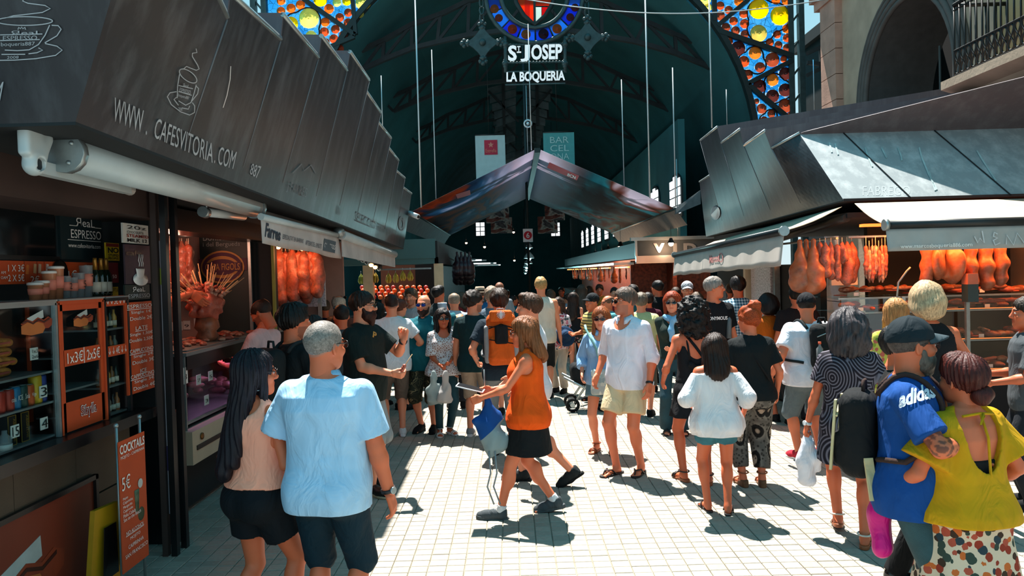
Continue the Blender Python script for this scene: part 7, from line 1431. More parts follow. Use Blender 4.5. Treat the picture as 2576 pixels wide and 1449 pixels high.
# ------------------------------------------------------------------ front row
p = Person('woman in a peach tank top with long dark hair, seen from behind', 634, 4.07, 880, -32, 'f', S2, 1.10, bust=.8, hyaw=-28, R=(.20, .22, 1.02), L=(-.25, .10, .90), hair='vlong', hc='#17121a', feet=[(.10, .12, 0, -10, 0), (-.09, -.12, 0, 8, 0)])
p.top(K('#ffa68a'), 'tank_top', 0, .555, .014, .012, neck=.10, back=.07, fold=.006, armhole=.07); p.bottoms(K('#10151a'), 'shorts', .385, .016, .02, .58); p.glasses('#0a0a0c', '#1c1210'); p.shoes('sandal', BLKL)
b = MB(); b.tube([(-.082 * 0 + .083, -.006 + .018 * math.cos(a), -.062 + .020 * math.sin(a)) for a in [2 * math.pi * i / 12 for i in range(12)]], .0022, 5, closed=True); p.hobj('earring', b.mesh(), ALU)
p = Person('man in a light blue polo shirt and navy shorts with his back turned', 812, 3.9, 805, -8, 'm', S2, 1.13, .022, hyaw=-22, R=(.30, .07, .86), L=(-.36, .20, .93), hair='fade', hc='#7d756e', arm=1.15, face={'scalp': '#a07868'})
POLO = K('#a6cdea'); p.top(POLO, 'polo_shirt', .78, .458, .018, .014, fold=.006, collar=True, sl=.018); p.bottoms(K('#0c2733'), 'shorts', .27, .018, .022); p.shoes('sneaker', SHB, SHW, LACEW); p.watch(0, BLKL, ALU); p.glasses('#101014', '#101010')
p = Person('dark haired man in a black shirt behind the peach top woman', 735, 5.75, 765, -40, 'm', S2, 1.0, hyaw=-15, R=(.22, .25, 1.05), hair='thick', hc='#120d0b', feet=[(.10, .05, 0, -15, 0), (-.10, -.08, 0, 5, 0)], face={'stubble': '#1a1412'})
p.top(K('#15191b'), 'shirt', .8, .47); p.bottoms(K('#4a3a30'), 'shorts', .29); p.shoes('runner', K('#2a3034', 'dark grey mesh'), K('#5a6062', 'grey rubber'), LACEW); backpack(p, 'black backpack worn by the dark haired man', K('#171b1d', 'black nylon'), K('#22282a', 'black webbing'))
p = Person('balding man in a pale pink shirt bending over the sausage counter', 660, 7.6, 752, 75, 'm', S2, 1.0, hpitch=28, R=(.12, .30, 1.15), L=(-.12, .34, 1.12), hair='balding', hc='#2a1c16', face={'scalp': '#5a3a2e', 'stubble': '#3a241c'}); p.top(K('#d8b4b4'), 'shirt', .7); p.bottoms(K('#20242a'), 'trousers', .05, .012, 0); p.shoes('sneaker', SHB)
p = Person('bearded man in a black tee and light shorts eating a skewer', 908, 7.0, 732, -112, 'm', S3, 1.17, .02, hyaw=22, R=(.10, .34, 1.06), L=(-.12, .34, 1.32), RH='hold', LH='hold', LD=(0, .2, 1), LT=(0, -1, .3), hair='short', hc='#241610', arm=1.1, feet=[(.10, .12, 0, -15, 0), (-.11, -.06, 0, 15, 0)])
sh = p.top(K('#12201f'), 'shirt', .74, .45, .018, .016, fold=.007); p.bottoms(K('#8b9497'), 'shorts', .262, .018, .022); p.beard('#2c120c', .045); p.glasses('#08080a', '#0a0a0a'); p.shoes('loafer', mat('dark loafer', '#1a1614', .4), K('#b8a888', 'tan sole')); p.watch(1, BLKL, BLKL)
bv = bvh_of([sh]); print_text('chest_logo', 'P', [(936, 848), (945, 852), (947, 838), (938, 834)], bv, mat('orange logo', '#d08a3a', .7), p.root, .04, .006)
W_ = p.W(p.arms[0][2] + np.array((-.02, .10, .03))); b = MB(); b.tube([(0, 0, 0), (.10, -.02, .14)], .004, 5); e = empty('meat_skewer', W_, 'wooden skewer with meat held by the bearded man', 'skewer'); b.build('stick', WOODS, e)
for i in range(3): b = MB(); b.sphere((.012 * i, -.002 * i, .018 * i), .018, 7, 5); b.build('meat_chunk', M_CUT, e)
p = Person('man in a white tee and taupe shorts seen from behind', 984, gy(990, 1098), 738, 18, 'm', S3, 1.12, R=(.30, .16, 1.05), hair='buzz', hc='#2a1c18', face={'scalp': '#6a4a3c'}); p.top(K('#d6dade'), 'shirt', .66, .465); p.bottoms(K('#6f6258'), 'shorts', .262, .018, .02); p.shoes('sneaker', SHW, SHW, SHW)
p = Person('bald bearded man in a teal polo with mirrored blue sunglasses', 1066, gy(1075, 1085), 740, 168, 'm', S3, 1.22, .035, R=(.30, .12, .95), L=(-.46, .14, 1.36), LP=(-1, -.2, .2), LD=(-.3, .3, -1), LH='relax', face={'stubble': '#3a2018'}, arm=1.1); p.top(K('#14606c'), 'polo_shirt', .8, .45, .02, .014, collar=True); p.bottoms(CAMO, 'cargo_shorts', .235, .02, .03); p.beard('#2c1810', .015); p.glasses('#14389a', '#0a1a3a'); p.shoes('sneaker', SHB, SHB, SHB)
p = Person('woman in a white lace top and teal jeans holding plastic bags', 1112, gy(1120, 1092), 775, 196, 'f', S2, 1.0, bust=.7, R=(.10, .28, 1.0), L=(-.04, .26, 1.04), RH='grip', hair='wavy', hc='#0e0c0e', feet=[(.09, .05, 0, -10, 0), (-.06, .0, 0, 20, 0)]); p.top(LACE, 'lace_blouse', 1.0, .475, .016, .03, neck=.09, flare=.035, sl=.03); p.bottoms(denim('#123f49'), 'jeans', .05, .010, .0); p.glasses('#1a1010', '#2a1814', shape=1.15); p.shoes('sandal', K('#d8d4d0', 'white strap'), SHW)
for k, (dx, lb, c) in enumerate(((.10, 'translucent plastic shopping bag hanging from the lace top woman, left one', '#a9b8b8'), (-.04, 'white plastic shopping bag hanging from the lace top woman, right one', '#d4d2d0'))):
    s = SDF((-.13, -.09, -.42), (.13, .09, .04), .012); s.loft([(-.37, .06, .04, 0, 0), (-.33, .10, .06, 0, 0), (-.22, .09, .05, .01, 0), (-.10, .04, .025, 0, 0), (.02, .012, .012, 0, 0)], 2.3, .01); s.fold(.022, 38, k, .45, 6); sdf_thing('plastic_bag', lb, 'bag', s, thin('bag plastic ' + c, c, .4), p.W(p.arms[0][2] + np.array((dx, .07 + .05 * k, -.08))), p.yaw)
p = Person('man in a dark green tee and khaki shorts facing the hall', 1190, gy(1200, 1098), 732, -12, 'm', S3, 1.02, hyaw=-45, hair='curlyshort', hc='#231812', face={'stubble': '#241812'}); p.top(K('#0f2f33'), 'shirt', .66, .455); p.bottoms(K('#9c8c7c'), 'shorts', .26, .016, .02); p.shoes('runner', K('#8a8e90', 'grey mesh'), SHW, SHW); p.glasses()
p = Person('man carrying an orange backpack through the crowd', 1255, 8.3, 728, 3, 'm', S3, 1.05, R=(.26, .15, 1.0), L=(-.26, .12, 1.0), hair='thick', hc='#2c1e16'); p.top(K('#20303c'), 'shirt', .7, .46); p.bottoms(K('#70787c'), 'shorts', .28); p.shoes('runner', SHB, SHB)
ORN = K('#cc5a1c', 'orange ripstop'); bp = backpack(p, 'large orange hiking backpack with grey straps', ORN, K('#7f8689', 'grey webbing'), .155, .27, .10, SHB, z=.715)
for nm, (x, y, z, hx, hy, hz), m in (('lid_pocket', (0, -.06, .25, .12, .08, .06), ORN), ('side_panel', (.15, 0, -.05, .03, .08, .20), K('#8c9194', 'grey panel')), ('side_panel', (-.15, 0, -.05, .03, .08, .20), K('#8c9194', 'grey panel')), ('black_mesh', (0, -.135, .06, .07, .03, .10), SHB)):
    s = SDF((x - hx - .05, y - hy - .05, z - hz - .05), (x + hx + .05, y + hy + .05, z + hz + .05), .011); s.box((x, y, z), (hx, hy, hz), .025, 0); obj(nm, s.mesh(), m, bp)
b = MB()
for i in range(8): a = math.pi * i / 8; b.bar((.045 * math.cos(a), -.145, .27 + .045 * math.sin(a)), (-.045 * math.cos(a), -.145, .27 - .045 * math.sin(a)), .012, .004)
b.build('star_emblem', SHW, bp)
for z in (.12, -.02): b = MB(); b.bar((-.13, -.13, z + .03), (.13, -.13, z - .02), .018, .01); b.build('compression_strap', SHB, bp)
p = Person('young man in a white tee walking behind the orange top woman', 1335, 7.1, 738, 82, 'm', S3, 1.0, feet=[(.09, .14, 0, 0, 0), (-.10, -.40, 0, 0, 32)], R=(.24, .22, .95), L=(-.26, .1, .9), hair='quiff', hc='#4a3020', face={'scalp': '#6a4632'}); p.top(K('#dcdee4'), 'shirt', .7, .45); p.bottoms(K('#1a2230'), 'shorts', .27, .016, .02); p.shoes('sneaker', K('#22282a', 'black mesh'), SHB, LACEW)
p = Person('woman in an orange tank top and black skort walking with a tablet', 1322, gy(1310, 1296), 795, 86, 'f', S1, 1.14, bust=.9, R=(.12, .34, 1.10), L=(-.15, .40, 1.07), RH='hold', LH='hold', RT=(0, .3, 1), LT=(0, .3, 1), feet=[(.08, -.22, 0, 0, 10), (-.10, .28, 0, 0, -6)], hair='shoulder', hc='#7c4a2a', hpitch=5)
p.top(K('#e8560f'), 'tank_top', 0, .455, .018, .03, neck=.09, back=.06, fold=.006, armhole=.072, flare=.012); p.skirt(K('#12171a'), 'skort', .56, .325, .016, .03, 6, .004); p.glasses('#1c120c', '#2a1a12'); p.socks(SHW); p.shoes('runner', K('#454c50', 'dark mesh'), K('#4a5052', 'grey sole'), K('#b8bcc0', 'pale laces'))
W_ = p.W((p.arms[0][2] + p.arms[1][2]) / 2 + np.array((0, .12, .05))); e = empty('tablet', W_, 'white tablet computer held by the orange top woman', 'tablet', rz=p.yaw); Mt = Matrix.Rotation(math.radians(14), 4, 'X'); b = MB(); b.box((-.09, -.11, -.004), (.09, .12, .004), Mt); b.build('tablet_body', SHW, e); b = MB(); b.box((-.08, -.10, .004), (.08, .11, .006), Mt); b.build('screen', DARK, e)
b = MB(); W_ = p.W(p.arms[0][2] + np.array((.0, .05, .03))); b.tube([(0, 0, -.06), (.0, 0, .14)], .006, 6); tag(b.build('stylus', ALU, None, W_), 'thin stylus upright in the orange top woman\'s hand', 'stylus')
s = SDF((-.16, -.12, -.45), (.16, .12, .05), .012); s.loft([(-.42, .05, .05, .03, 0), (-.36, .11, .08, .03, 0), (-.14, .13, .08, -.01, 0), (-.02, .03, .03, -.02, 0), (.04, .015, .015, -.02, 0)], 2.3, .01); s.fold(.02, 34, 3, .6, 6); W_ = p.W((-.10, .30, .95)); e = sdf_thing('drawstring_bag', 'blue and grey drawstring bag hanging in front of the orange top woman', 'bag', s, pat('blue and grey nylon', lambda t: t.mix(t.math('LESS_THAN', t.math('ADD', _sx(t, 'Z'), t.math('MULTIPLY', _sx(t, 'X'), -.9)), -.22), '#14488a', '#7f9499')), W_, 0)
for x in (-.02, .03): b = MB(); b.tube([(x, -.08, -.38), (x + .01, -.10, -.55), (x - .02, -.09, -.66), (x + .03, -.1, -.80)], .007, 5); b.build('cord', K('#8a9498', 'grey cord'), e)
# ------------------------------------------------------------------ middle right
p = Person('woman in a light blue shirt with sunglasses and a patterned bag', 1512, gy(1540, 1135), 772, 164, 'f', S3, 1.08, bust=.7, R=(.24, .08, .95), L=(-.20, .15, .98), hair='shoulder', hc='#8a4a26', feet=[(.10, 0, 0, -12, 0), (-.10, .02, 0, 10, 0)]); p.top(K('#8db8e2'), 'shirt', 1.6, .47, .018, .02, neck=.10, sl=.014, collar=True); p.bottoms(denim('#5d7f8c'), 'shorts', .385, .016, .014); p.glasses('#241014', '#1a0c0e', shape=1.2); p.shoes('sandal', LTH)
s = SDF((-.14, -.07, -.32), (.14, .07, .03), .012); s.box((0, 0, -.15), (.11, .04, .14), .03); s.fold(.006, 20, 2, .7); e = sdf_thing('shoulder_bag', 'pale flower patterned shoulder bag of the light blue shirt woman', 'bag', s, BAGF, p.W((-.02, .21, .95)), p.yaw); b = MB(); b.tube([(0, 0, 0), (.05, -.03, .2), (.17, -.09, .40), (.20, -.2, .44)], .014, 6); b.build('strap', K('#7fb0ac', 'mint strap'), e)
p = Person('man in a white linen shirt and cream shorts with sunglasses', 1573, gy(1585, 1190), 722, 140, 'm', S1, 1.07, .012, hyaw=-32, R=(.30, .06, .92), L=(-.29, .10, .88), hair='short', hc='#5a4a40', arm=1.05, face={'stubble': '#77665c'}, feet=[(.09, .10, 0, -12, 0), (-.09, -.05, 0, 12, 0)]); p.top(K('#e4e6f2'), 'linen_shirt', 1.25, .46, .017, .016, neck=.11, fold=.008, collar=True, sl=.006); p.bottoms(K('#d8c39c'), 'shorts', .335, .018, .022); p.glasses('#100c0a', '#1a1410', wire=False); p.shoes('flipflop', BLKL, mat('black rubber', '#1c1a1a', .7)); p.watch(1, BLKL, SHW)
p = Person('red haired woman with sunglasses, dark green jacket and flared jeans', 1690, gy(1688, 1090), 733, 172, 'f', S3, .95, bust=.5, R=(-.02, .20, 1.03), L=(.03, .19, 1.08), hair='vlong', hc='#8a3416', hyaw=-10); p.top(K('#24312c'), 'jacket', 1.85, .53, .016, .01, neck=.10); p.bottoms(denim('#0f3a46'), 'flared_jeans', .02, .010, .045, knee=.0); p.glasses('#1a0c08', '#3a2418', shape=1.1); p.shoes('sandal', BLKL)
s = SDF((-.12, -.02, -.28), (.12, .2, .1), .010); s.chain([(-.09, .03, .03), (0, .11, -.01), (.09, .03, .03)], [.035, .038, .035], .02); s.chain([(.01, .12, -.02), (.03, .14, -.14), (.02, .15, -.24)], [.03, .035, .03], .02); s.fold(.006, 40, 4, .8); o = obj('scarf', s.mesh(), K('#7fb4d8'), p.root); o.location = (0, .02, .815 * p.H)
p = Person('curly black haired woman in an open backed black dress', 1742, gy(1745, 1215), 755, 4, 'f', S2, .98, R=(.20, .22, 1.08), L=(-.27, .12, .98), hair='curly', hc='#100c0c', feet=[(.10, -.05, 0, -14, 0), (-.10, .10, 0, 14, 0)])
p.top(K('#14171b', 'black jersey'), 'dress_top', 0, .56, .012, .004, neck=.06, back=.24, fold=.003, armhole=.085, high=.76); p.skirt(K('#14171b', 'black jersey'), 'dress_skirt', .625, .372, .014, .05, 8, .006); p.shoes('sandal', BLKL, LTH)
b = MB(); q = p.q
for sg in (1, -1): b.tube([(sg * .07 * q, -.105 * q, 1.20 * q), (sg * .085 * q, -.10 * q, 1.33 * q), (sg * .09 * q, -.03 * q, 1.455 * q), (sg * .085 * q, .06 * q, 1.42 * q)], .009, 6)
b.tube([(-.10 * q, -.05 * q, 1.45 * q), (-.02 * q, -.118 * q, 1.33 * q), (.10 * q, -.118 * q, 1.16 * q), (.16 * q, -.08 * q, 1.05 * q)], .013, 6); b.build('dress_straps', K('#14171b', 'black jersey'), p.root)
s = SDF((-.12, -.2, .98 * q), (.12, -.06, 1.24 * q), .010); s.cone((-.02, -.125, 1.13 * q), (-.07, -.14, 1.16 * q), .02, .03, .01); s.cone((.02, -.125, 1.13 * q), (.07, -.14, 1.15 * q), .02, .03, .01); s.ell((0, -.125, 1.13 * q), .025, .01); s.cone((.01, -.13, 1.12 * q), (.03, -.14, 1.03 * q), .02, .025, .01); obj('bow', s.mesh(), K('#14171b', 'black jersey'), p.root)
def offsh(s, p_):
    H = p_.H
    X, Y, Z = s.P((slice(None),) * 3); s.d = np.maximum(s.d, (Z - .792 * H).astype(np.float32))
p = Person('girl in a white off-shoulder blouse and denim shorts seen from behind', 1797, gy(1815, 1290), 838, -4, 'f', S2, .98, R=(.27, .05, .95), L=(-.23, .16, 1.05), hair='shoulder', hc='#24150f', feet=[(.09, -.02, 0, -14, 0), (-.09, .08, 0, 12, 0)]); p.top(K('#e2e1e4'), 'blouse', 1.35, .445, .020, .02, fold=.006, flare=.045, sl=.016, cut=offsh); p.bottoms(denim('#2d6a78'), 'denim_shorts', .405, .014, .012); p.shoes('flipflop', BLKL, BLKL)
b = MB(); q = p.q
for sg in (1, -1): b.tube([(sg * .085 * q, -.10 * q, .79 * p.H), (sg * .09 * q, -.045 * q, .842 * p.H), (sg * .09 * q, .05 * q, .82 * p.H)], .008, 6)
b.build('blouse_strap', K('#e2e1e4'), p.root); b = MB(); b.tube([(.265 * math.cos(a) * q * .78, .235 * math.sin(a) * q * .72, .452 * p.H) for a in [2 * math.pi * i / 30 for i in range(30)]], .008, 5, closed=True); b.build('lace_hem', LACE, p.root)
p = Person('woman with a red bun, black tee and snake print trousers', 1884, gy(1910, 1222), 768, -3, 'f', S1, 1.18, hyaw=28, R=(.27, .06, .9), L=(-.24, .2, 1.05), hair='bun', hc='#9a4018', bust=.5); p.top(K('#12191b'), 'shirt', .72, .49, .018, .016); p.bottoms(SNAKE, 'snake_print_trousers', .10, .022, .006, .56, .008, knee=.03); p.shoes('wedge', LTH, mat('cork wedge', '#6a4a30', .8, 0, .3, 30)); b = MB(); b.tube([(-.09 * p.q, -.02, 1.46 * p.q), (-.01, -.135 * p.q, 1.30 * p.q), (.13 * p.q, -.14 * p.q, 1.08 * p.q), (.19 * p.q, -.05, .98 * p.q)], .010, 6); b.build('crossbody_strap', SHB, p.root)
p = Person('heavy man in a white tee, black cap and grey shorts', 2030, gy(2030, 1155), 738, 8, 'm', S1, 1.36, .03, hyaw=-25, hpitch=12, L=(-.38, .06, .92), R=(.34, .2, 1.05), hair='fade', hc='#1c1512', arm=1.25, leg=1.1, feet=[(.13, .02, 0, -10, 0), (-.13, .0, 0, 10, 0)]); p.top(K('#d9dce6'), 'shirt', .75, .455, .02, .018, fold=.007); p.bottoms(K('#5c6a70'), 'shorts', .268, .02, .025); cp = p.cap(K('#15171c')); p.shoes('sneaker', K('#b0283a', 'red canvas'), SHW, SHW)
bvc = bvh_of([p.parts['shirt']]); b = MB(); lt = [(-.020, .030), (-.012, -.005), (0, .018), (.012, -.005), (.020, .030)]; M_ = m4(p.hR * p.hs, p.hc); b.tube([(x, .098, .095 + z) for x, z in lt], .005, 5); p.hobj('cap_letter', b.mesh(), SHW)
bp = backpack(p, 'black backpack with a water bottle on the heavy man\'s shoulder', K('#131719', 'black nylon'), K('#1c2224', 'black webbing'), .13, .23, .08, ALU, off=(.02, 0), z=.70); b = MB(); b.lathe([(.03, 0), (.032, .02), (.032, .11), (.012, .14), (.012, .155)], (-.10, -.10, -.12), 12); o = b.build('bottle', CLR, bp); b = MB(); b.lathe([(.015, .155), (.015, .18)], (-.10, -.10, -.12), 12); b.build('bottle_cap', mat('orange cap', '#d85a38', .5), o); b = MB(); b.tube([(-.08, -.01, -.22), (-.09, -.03, -.4), (-.08, -.02, -.55)], .012, 5); b.build('loose_strap', SHB, bp)
p = Person('woman in a swirl print dress with grey streaked dark hair', 2133, gy(2145, 1355), 780, -14, 'f', S2, 1.10, bust=.6, L=(-.31, .06, .83), R=(.24, .16, .95), LH='grip', hair='volume', hc='#3a3538', feet=[(.06, -.16, 0, -16, 0), (-.07, .18, 0, -6, 12)]); p.top(SWIRL, 'dress_top', .62, .56, .018, .01, fold=.005, back=.05); p.skirt(SWIRL, 'dress_skirt', .60, .345, .018, .03, 6, .004); p.shoes('sandal', K('#d8d0c4', 'cream strap'), LTH); p.watch(1, SHW, SHW)
s = SDF((-.11, -.08, -.36), (.11, .08, .06), .009); s.chain([(0, 0, .03), (0, 0, -.05), (-.02, .01, -.2), (-.01, 0, -.32)], [.02, .04, .06, .06], .03); s.chain([(0, 0, -.02), (.05, -.02, -.15), (.07, 0, -.24)], [.03, .035, .02], .03); s.fold(.014, 45, 2, .35, 6); sdf_thing('white_cloth', 'crumpled white cloth in the hand of the swirl dress woman', 'cloth', s, K('#dfe0ea', 'white cotton'), p.W(p.arms[1][2] + np.array((0, .01, -.09))), p.yaw)
# ------------------------------------------------------------------ front right
p = Person('man in a dark cap and blue tee with tattooed arms', 2283, 3.75, 800, -122, 'm', S2, 1.12, .02, hyaw=36, R=(.06, .235, 1.16), L=(-.05, .26, 1.06), RP=(1, .2, -.6), LP=(-1, -.2, -.5), hair='fade', hc='#4a403a', tattoo=True, arm=1.12); sh = p.top(K('#0d4284'), 'shirt', .78, .445, .018, .016, fold=.007, sl=.018); p.bottoms(denim('#23444a'), 'jeans', .04, .014, .006); p.cap(K('#18242a'), K('#39474d')); p.beard('#5f5850', .03); p.glasses(fr='#2a1c14', wire=True); p.shoes('sneaker', SHB)
bv = bvh_of([sh]); print_text('shirt_lettering', 'adidas', [(2264, 1028), (2352, 1000), (2346, 962), (2266, 986)], bv, mat('pale shirt print', '#c2ccd8', .8), p.root, .04, .008)
bp = backpack(p, 'black and cream backpack of the man in the cap', K('#16181a', 'black canvas'), K('#3a2a26', 'brown webbing'), .135, .22, .085, K('#c9b98e', 'cream webbing'), z=.66)
for x in (-.10, .10): b = MB(); b.bar((x, -.088, .18), (x, -.118, -.18), .035, .012); b.build('cream_stripe', K('#c9b98e', 'cream webbing'), bp)
b = MB(); b.bar((.12, .06, -.10), (.16, .09, -.30), .045, .012); b.build('strap_end', K('#c9b98e', 'cream webbing'), bp)
p = Person('woman in a mustard blouse with an open back and floral skirt', 2425, 3.6, 890, 14, 'f', S2, 1.12, bust=.5, R=(.26, .14, .98), L=(-.30, .22, 1.0), LH='grip', hair='thick', hc='#431610', arm=1.15); p.top(K('#c08f0e'), 'blouse', .74, .50, .022, .02, back=.30, fold=.008, sl=.045, flare=.03); p.skirt(FLORAL, 'floral_skirt', .60, .10, .016, .10, 8, .012); p.shoes('sandal', LTH)
s = SDF((-.07, -.2, -.12), (.07, -.03, .02), .007); s.ell((.02, -.10, -.06), (.055, .045, .05), 0); s.fold(.006, 60, 3, 1); p.hobj('low_bun', s.mesh(), hair_mat('#431610'))
s = SDF((-.17, -.2, .58 * p.H), (.17, .0, .72 * p.H), .009); s.loft([(z, rx, ry_, cx, cy) for z, rx, ry_, cx, cy in p.st(.615, .69, .010)], 2.25, .01, p.tws()); s.cut((0, 1, 0), (0, -.06, 0)); obj('bra_band', s.mesh(), SHB, p.root)
b = MB(); q = p.q; b.tube([(-.10 * q, -.085 * q, .825 * p.H), (0, -.10 * q, .832 * p.H), (.10 * q, -.085 * q, .825 * p.H)], .007, 6); b.tube([(0.0, -.10 * q, .832 * p.H), (.012, -.135 * q, .76 * p.H), (.008, -.15 * q, .66 * p.H), (.014, -.15 * q, .60 * p.H)], .007, 6); b.tube([(0.01, -.11 * q, .832 * p.H), (-.02, -.125 * q, .80 * p.H), (.01, -.115 * q, .825 * p.H)], .006, 6); b.build('neck_tie', K('#c08f0e'), p.root)
s = SDF((-.1, -.06, -.32), (.1, .06, .08), .010); s.chain([(0, 0, .05), (0, 0, -.08), (.01, 0, -.24)], [.03, .05, .06], .03); s.fold(.012, 40, 5, .6, 6); sdf_thing('pink_bag', 'bright pink bag held between the cap man and the mustard blouse woman', 'bag', s, K('#c8187a', 'magenta plastic', rough=.4), p.W(p.arms[1][2] + np.array((-.02, .05, -.06))), 0)
p = Person('person in black trousers and shoes half hidden by the cap man', 2262, 4.55, 905, -120, 'm', S2, 1.0, hair='short', hc='#1a1412', H=1.62, feet=[(.10, .14, 0, 0, 0), (-.1, -.05, 0, 0, 0)]); p.top(K('#101214'), 'shirt', .7); p.bottoms(K('#0d0f11'), 'trousers', .04, .016, .01); p.shoes('loafer', mat('black polished shoe', '#111315', .2), SHB)
p = Person('blonde woman with a bob in a black sleeveless top at the ham counter', 2332, 5.9, 715, -14, 'f', S2, 1.12, R=(.22, .2, 1.1), L=(-.2, .2, 1.1), hair='bob', hc='#b89c78'); p.top(K('#14161a'), 'top', 0, .47, .016, .012, armhole=.066); p.bottoms(K('#20242c'), 'trousers', .05); p.shoes('sandal', BLKL)
p = Person('strawberry blonde woman in a yellow floral top behind the dark cap', 2252, 6.9, 750, -10, 'f', S3, 1.0, hair='shoulder', hc='#b07a48'); p.top(FLOR3, 'floral_top', .6, .46); p.bottoms(K('#2a2a30'), 'trousers', .05); p.shoes('sandal', LTH)
p = Person('man in a grey tee leaning in at the right edge of the picture', 2590, 6.0, 745, 70, 'm', S2, 1.1, R=(.1, .3, 1.1), L=(-.1, .3, 1.05), hair='short', hc='#2a2018'); p.top(K('#4a5054'), 'shirt', .8); p.bottoms(K('#20242a'), 'trousers', .05); p.shoes('sneaker', SHB)
# ------------------------------------------------------------------ people behind
def who(label, px, Y, top, yaw, sex, skin, hair, hc, topc, botc, sleeve=.7, hem=.28, w=1.0, shoe=None, extra=None, **kw):
    p = Person(label, px, Y, top, yaw, sex, skin, w, hair=hair, hc=hc, **kw); p.top(topc if not isinstance(topc, str) else K(topc), 'shirt', sleeve, .46, bool(sleeve) * .002 + .016)
    p.bottoms(botc if not isinstance(botc, str) else K(botc), 'shorts' if hem > .15 else 'trousers', hem); p.shoes('sneaker', shoe or SHB, SHW if shoe else SHB)
    if extra: extra(p)
    return p
who('man in a cream vest and black shorts with blond topped hair', 1360, 11.9, 697, 2, 'm', S3, 'quiff', '#b08a58', '#d8cfc0', '#14181a', 0, .28, 1.08, face={'scalp': '#4a3226'})
p = who('woman in a pink floral top carrying a blue hat', 1404, 12.4, 748, 150, 'f', S3, 'shoulder', '#3a2a22', FLOR4, '#c8bcac', .6, .06, 1.1); s = SDF((-.2, -.2, -.08), (.2, .2, .14), .018); s.ell((0, 0, 0), (.18, .18, .03), .02); s.ell((0, 0, .05), (.09, .09, .08), .02); e = sdf_thing('sun_hat', 'blue sun hat carried by the pink floral top woman', 'hat', s, K('#1c3a5a', 'blue straw'), p.W((-.22, .22, .95)), 0); e.rotation_euler = (math.radians(70), 0, .4)
who('woman in black with floral shorts and white sneakers', 1442, 14.6, 735, -25, 'f', S3, 'long', '#2a1c16', '#16181c', FLOR2, 0, .39, 1.0, SHW); who('woman in a pale pink cardigan with long brown hair', 1464, 16.2, 716, -10, 'f', S3, 'vlong', '#4a3a30', '#c8a8ac', '#2a2a30', 1.8, .05)
who('man in a black cap and yellow striped polo', 1491, 11.5, 738, 118, 'm', S1, 'fade', '#241c18', STRIPE, '#3a3c40', .75, .28, 1.1, extra=lambda p: p.cap(K('#1c2226')), R=(.2, .25, 1.1))
who('man with glasses pointing left over the striped polo', 1530, 12.1, 742, 112, 'm', S1, 'balding', '#6a4a38', '#5aa0a8', '#3a4046', .7, .28, 1.1, extra=lambda p: p.glasses(wire=True), L=(-.18, .60, 1.36), LH='point', LD=(0, 1, 0), LT=(0, 0, 1))
who('grey haired man in a yellow green shirt behind the linen shirt', 1612, 10.2, 735, -14, 'm', S3, 'short', '#6a5e50', '#bdc08a', '#4a4a44', .75, .28, 1.15); who('dark haired man in a black tee with glasses near the far stalls', 1655, 13.2, 705, 30, 'm', S2, 'short', '#15100e', '#101416', '#1a1c20', .7, .05, 1.05, extra=lambda p: p.glasses(wire=True))
who('man in a grey cap and glasses with an orange shirt', 1728, 11.6, 708, 170, 'm', S3, 'fade', '#3a2a20', '#c0603a', '#3a3a40', .75, .28, extra=lambda p: (p.cap(K('#a8aab0')), p.glasses(wire=True)), face={'stubble': '#4a3024'})
p = who('grey haired man with glasses in a black lettered tee', 1794, 9.3, 695, 198, 'm', S1, 'short', '#8a8078', '#101418', '#2a3036', .75, .28, 1.1, hyaw=62, extra=lambda p: p.glasses(wire=True)); bv = bvh_of([p.parts['shirt']]); print_text('shirt_lettering', 'NONYMOUS', [(1776, 806), (1829, 804), (1829, 795), (1776, 797)], bv, SHW, p.root, .03, .008); b = MB(); b.tube([(-.11, -.06, 1.46), (-.12, .03, 1.475), (-.115, .15, 1.34), (-.10, .16, 1.12)], .03, 6); b.build('bag_strap', K('#5a6266', 'grey strap'), p.root)
who('man in a teal plaid shirt seen from behind', 1856, 10.4, 695, -6, 'm', S2, 'thick', '#1a1210', PLAID, '#2a3038', .8, .05, 1.15); who('dark haired woman in an orange top and black shorts', 1932, 9.6, 742, 24, 'f', S1, 'bob', '#140e0e', '#b8560f', '#14161a', .7, .36, 1.1); who('dark haired man in black beside the hanging hams', 2004, 9.3, 716, -10, 'm', S2, 'short', '#140f0d', '#1c1416', '#1a1c20', .7, .05, 1.05, R=(.2, .2, 1.1)); who('woman with tied grey hair between the orange top and the white tee', 1972, 12.2, 768, 175, 'f', S3, 'fade', '#8a8078', '#3a3438', '#2a2a30'); who('white haired person by the cream post', 1886, 13.0, 713, -30, 'm', S3, 'short', '#c8c0b4', '#a8a4a8', '#3a3a40', .8)
who('man with sunglasses pushed up on his cropped hair', 858, 8.3, 765, 30, 'm', S2, 'fade', '#1c1512', '#3a4246', '#2a2c30', .7, .28, extra=lambda p: p.glasses('#2a3a4a', '#2a3438', up=.085, back=.02)); who('man in a white sun cap behind the bearded man', 851, 10.2, 742, -20, 'm', S3, 'balding', '#b8a898', '#5a3a30', '#2a2c30', extra=lambda p: p.glasses(up=.09, back=.02)); who('woman in a white tee just behind the black backpack', 786, 7.0, 792, -30, 'f', S2, 'short', '#241814', '#c8c8ce', '#2a2c30', .7); who('dark haired woman with white sunglasses low behind the polo man', 842, 8.9, 800, 40, 'f', S2, 'bob', '#120e0e', '#1c1c20', '#20242a')
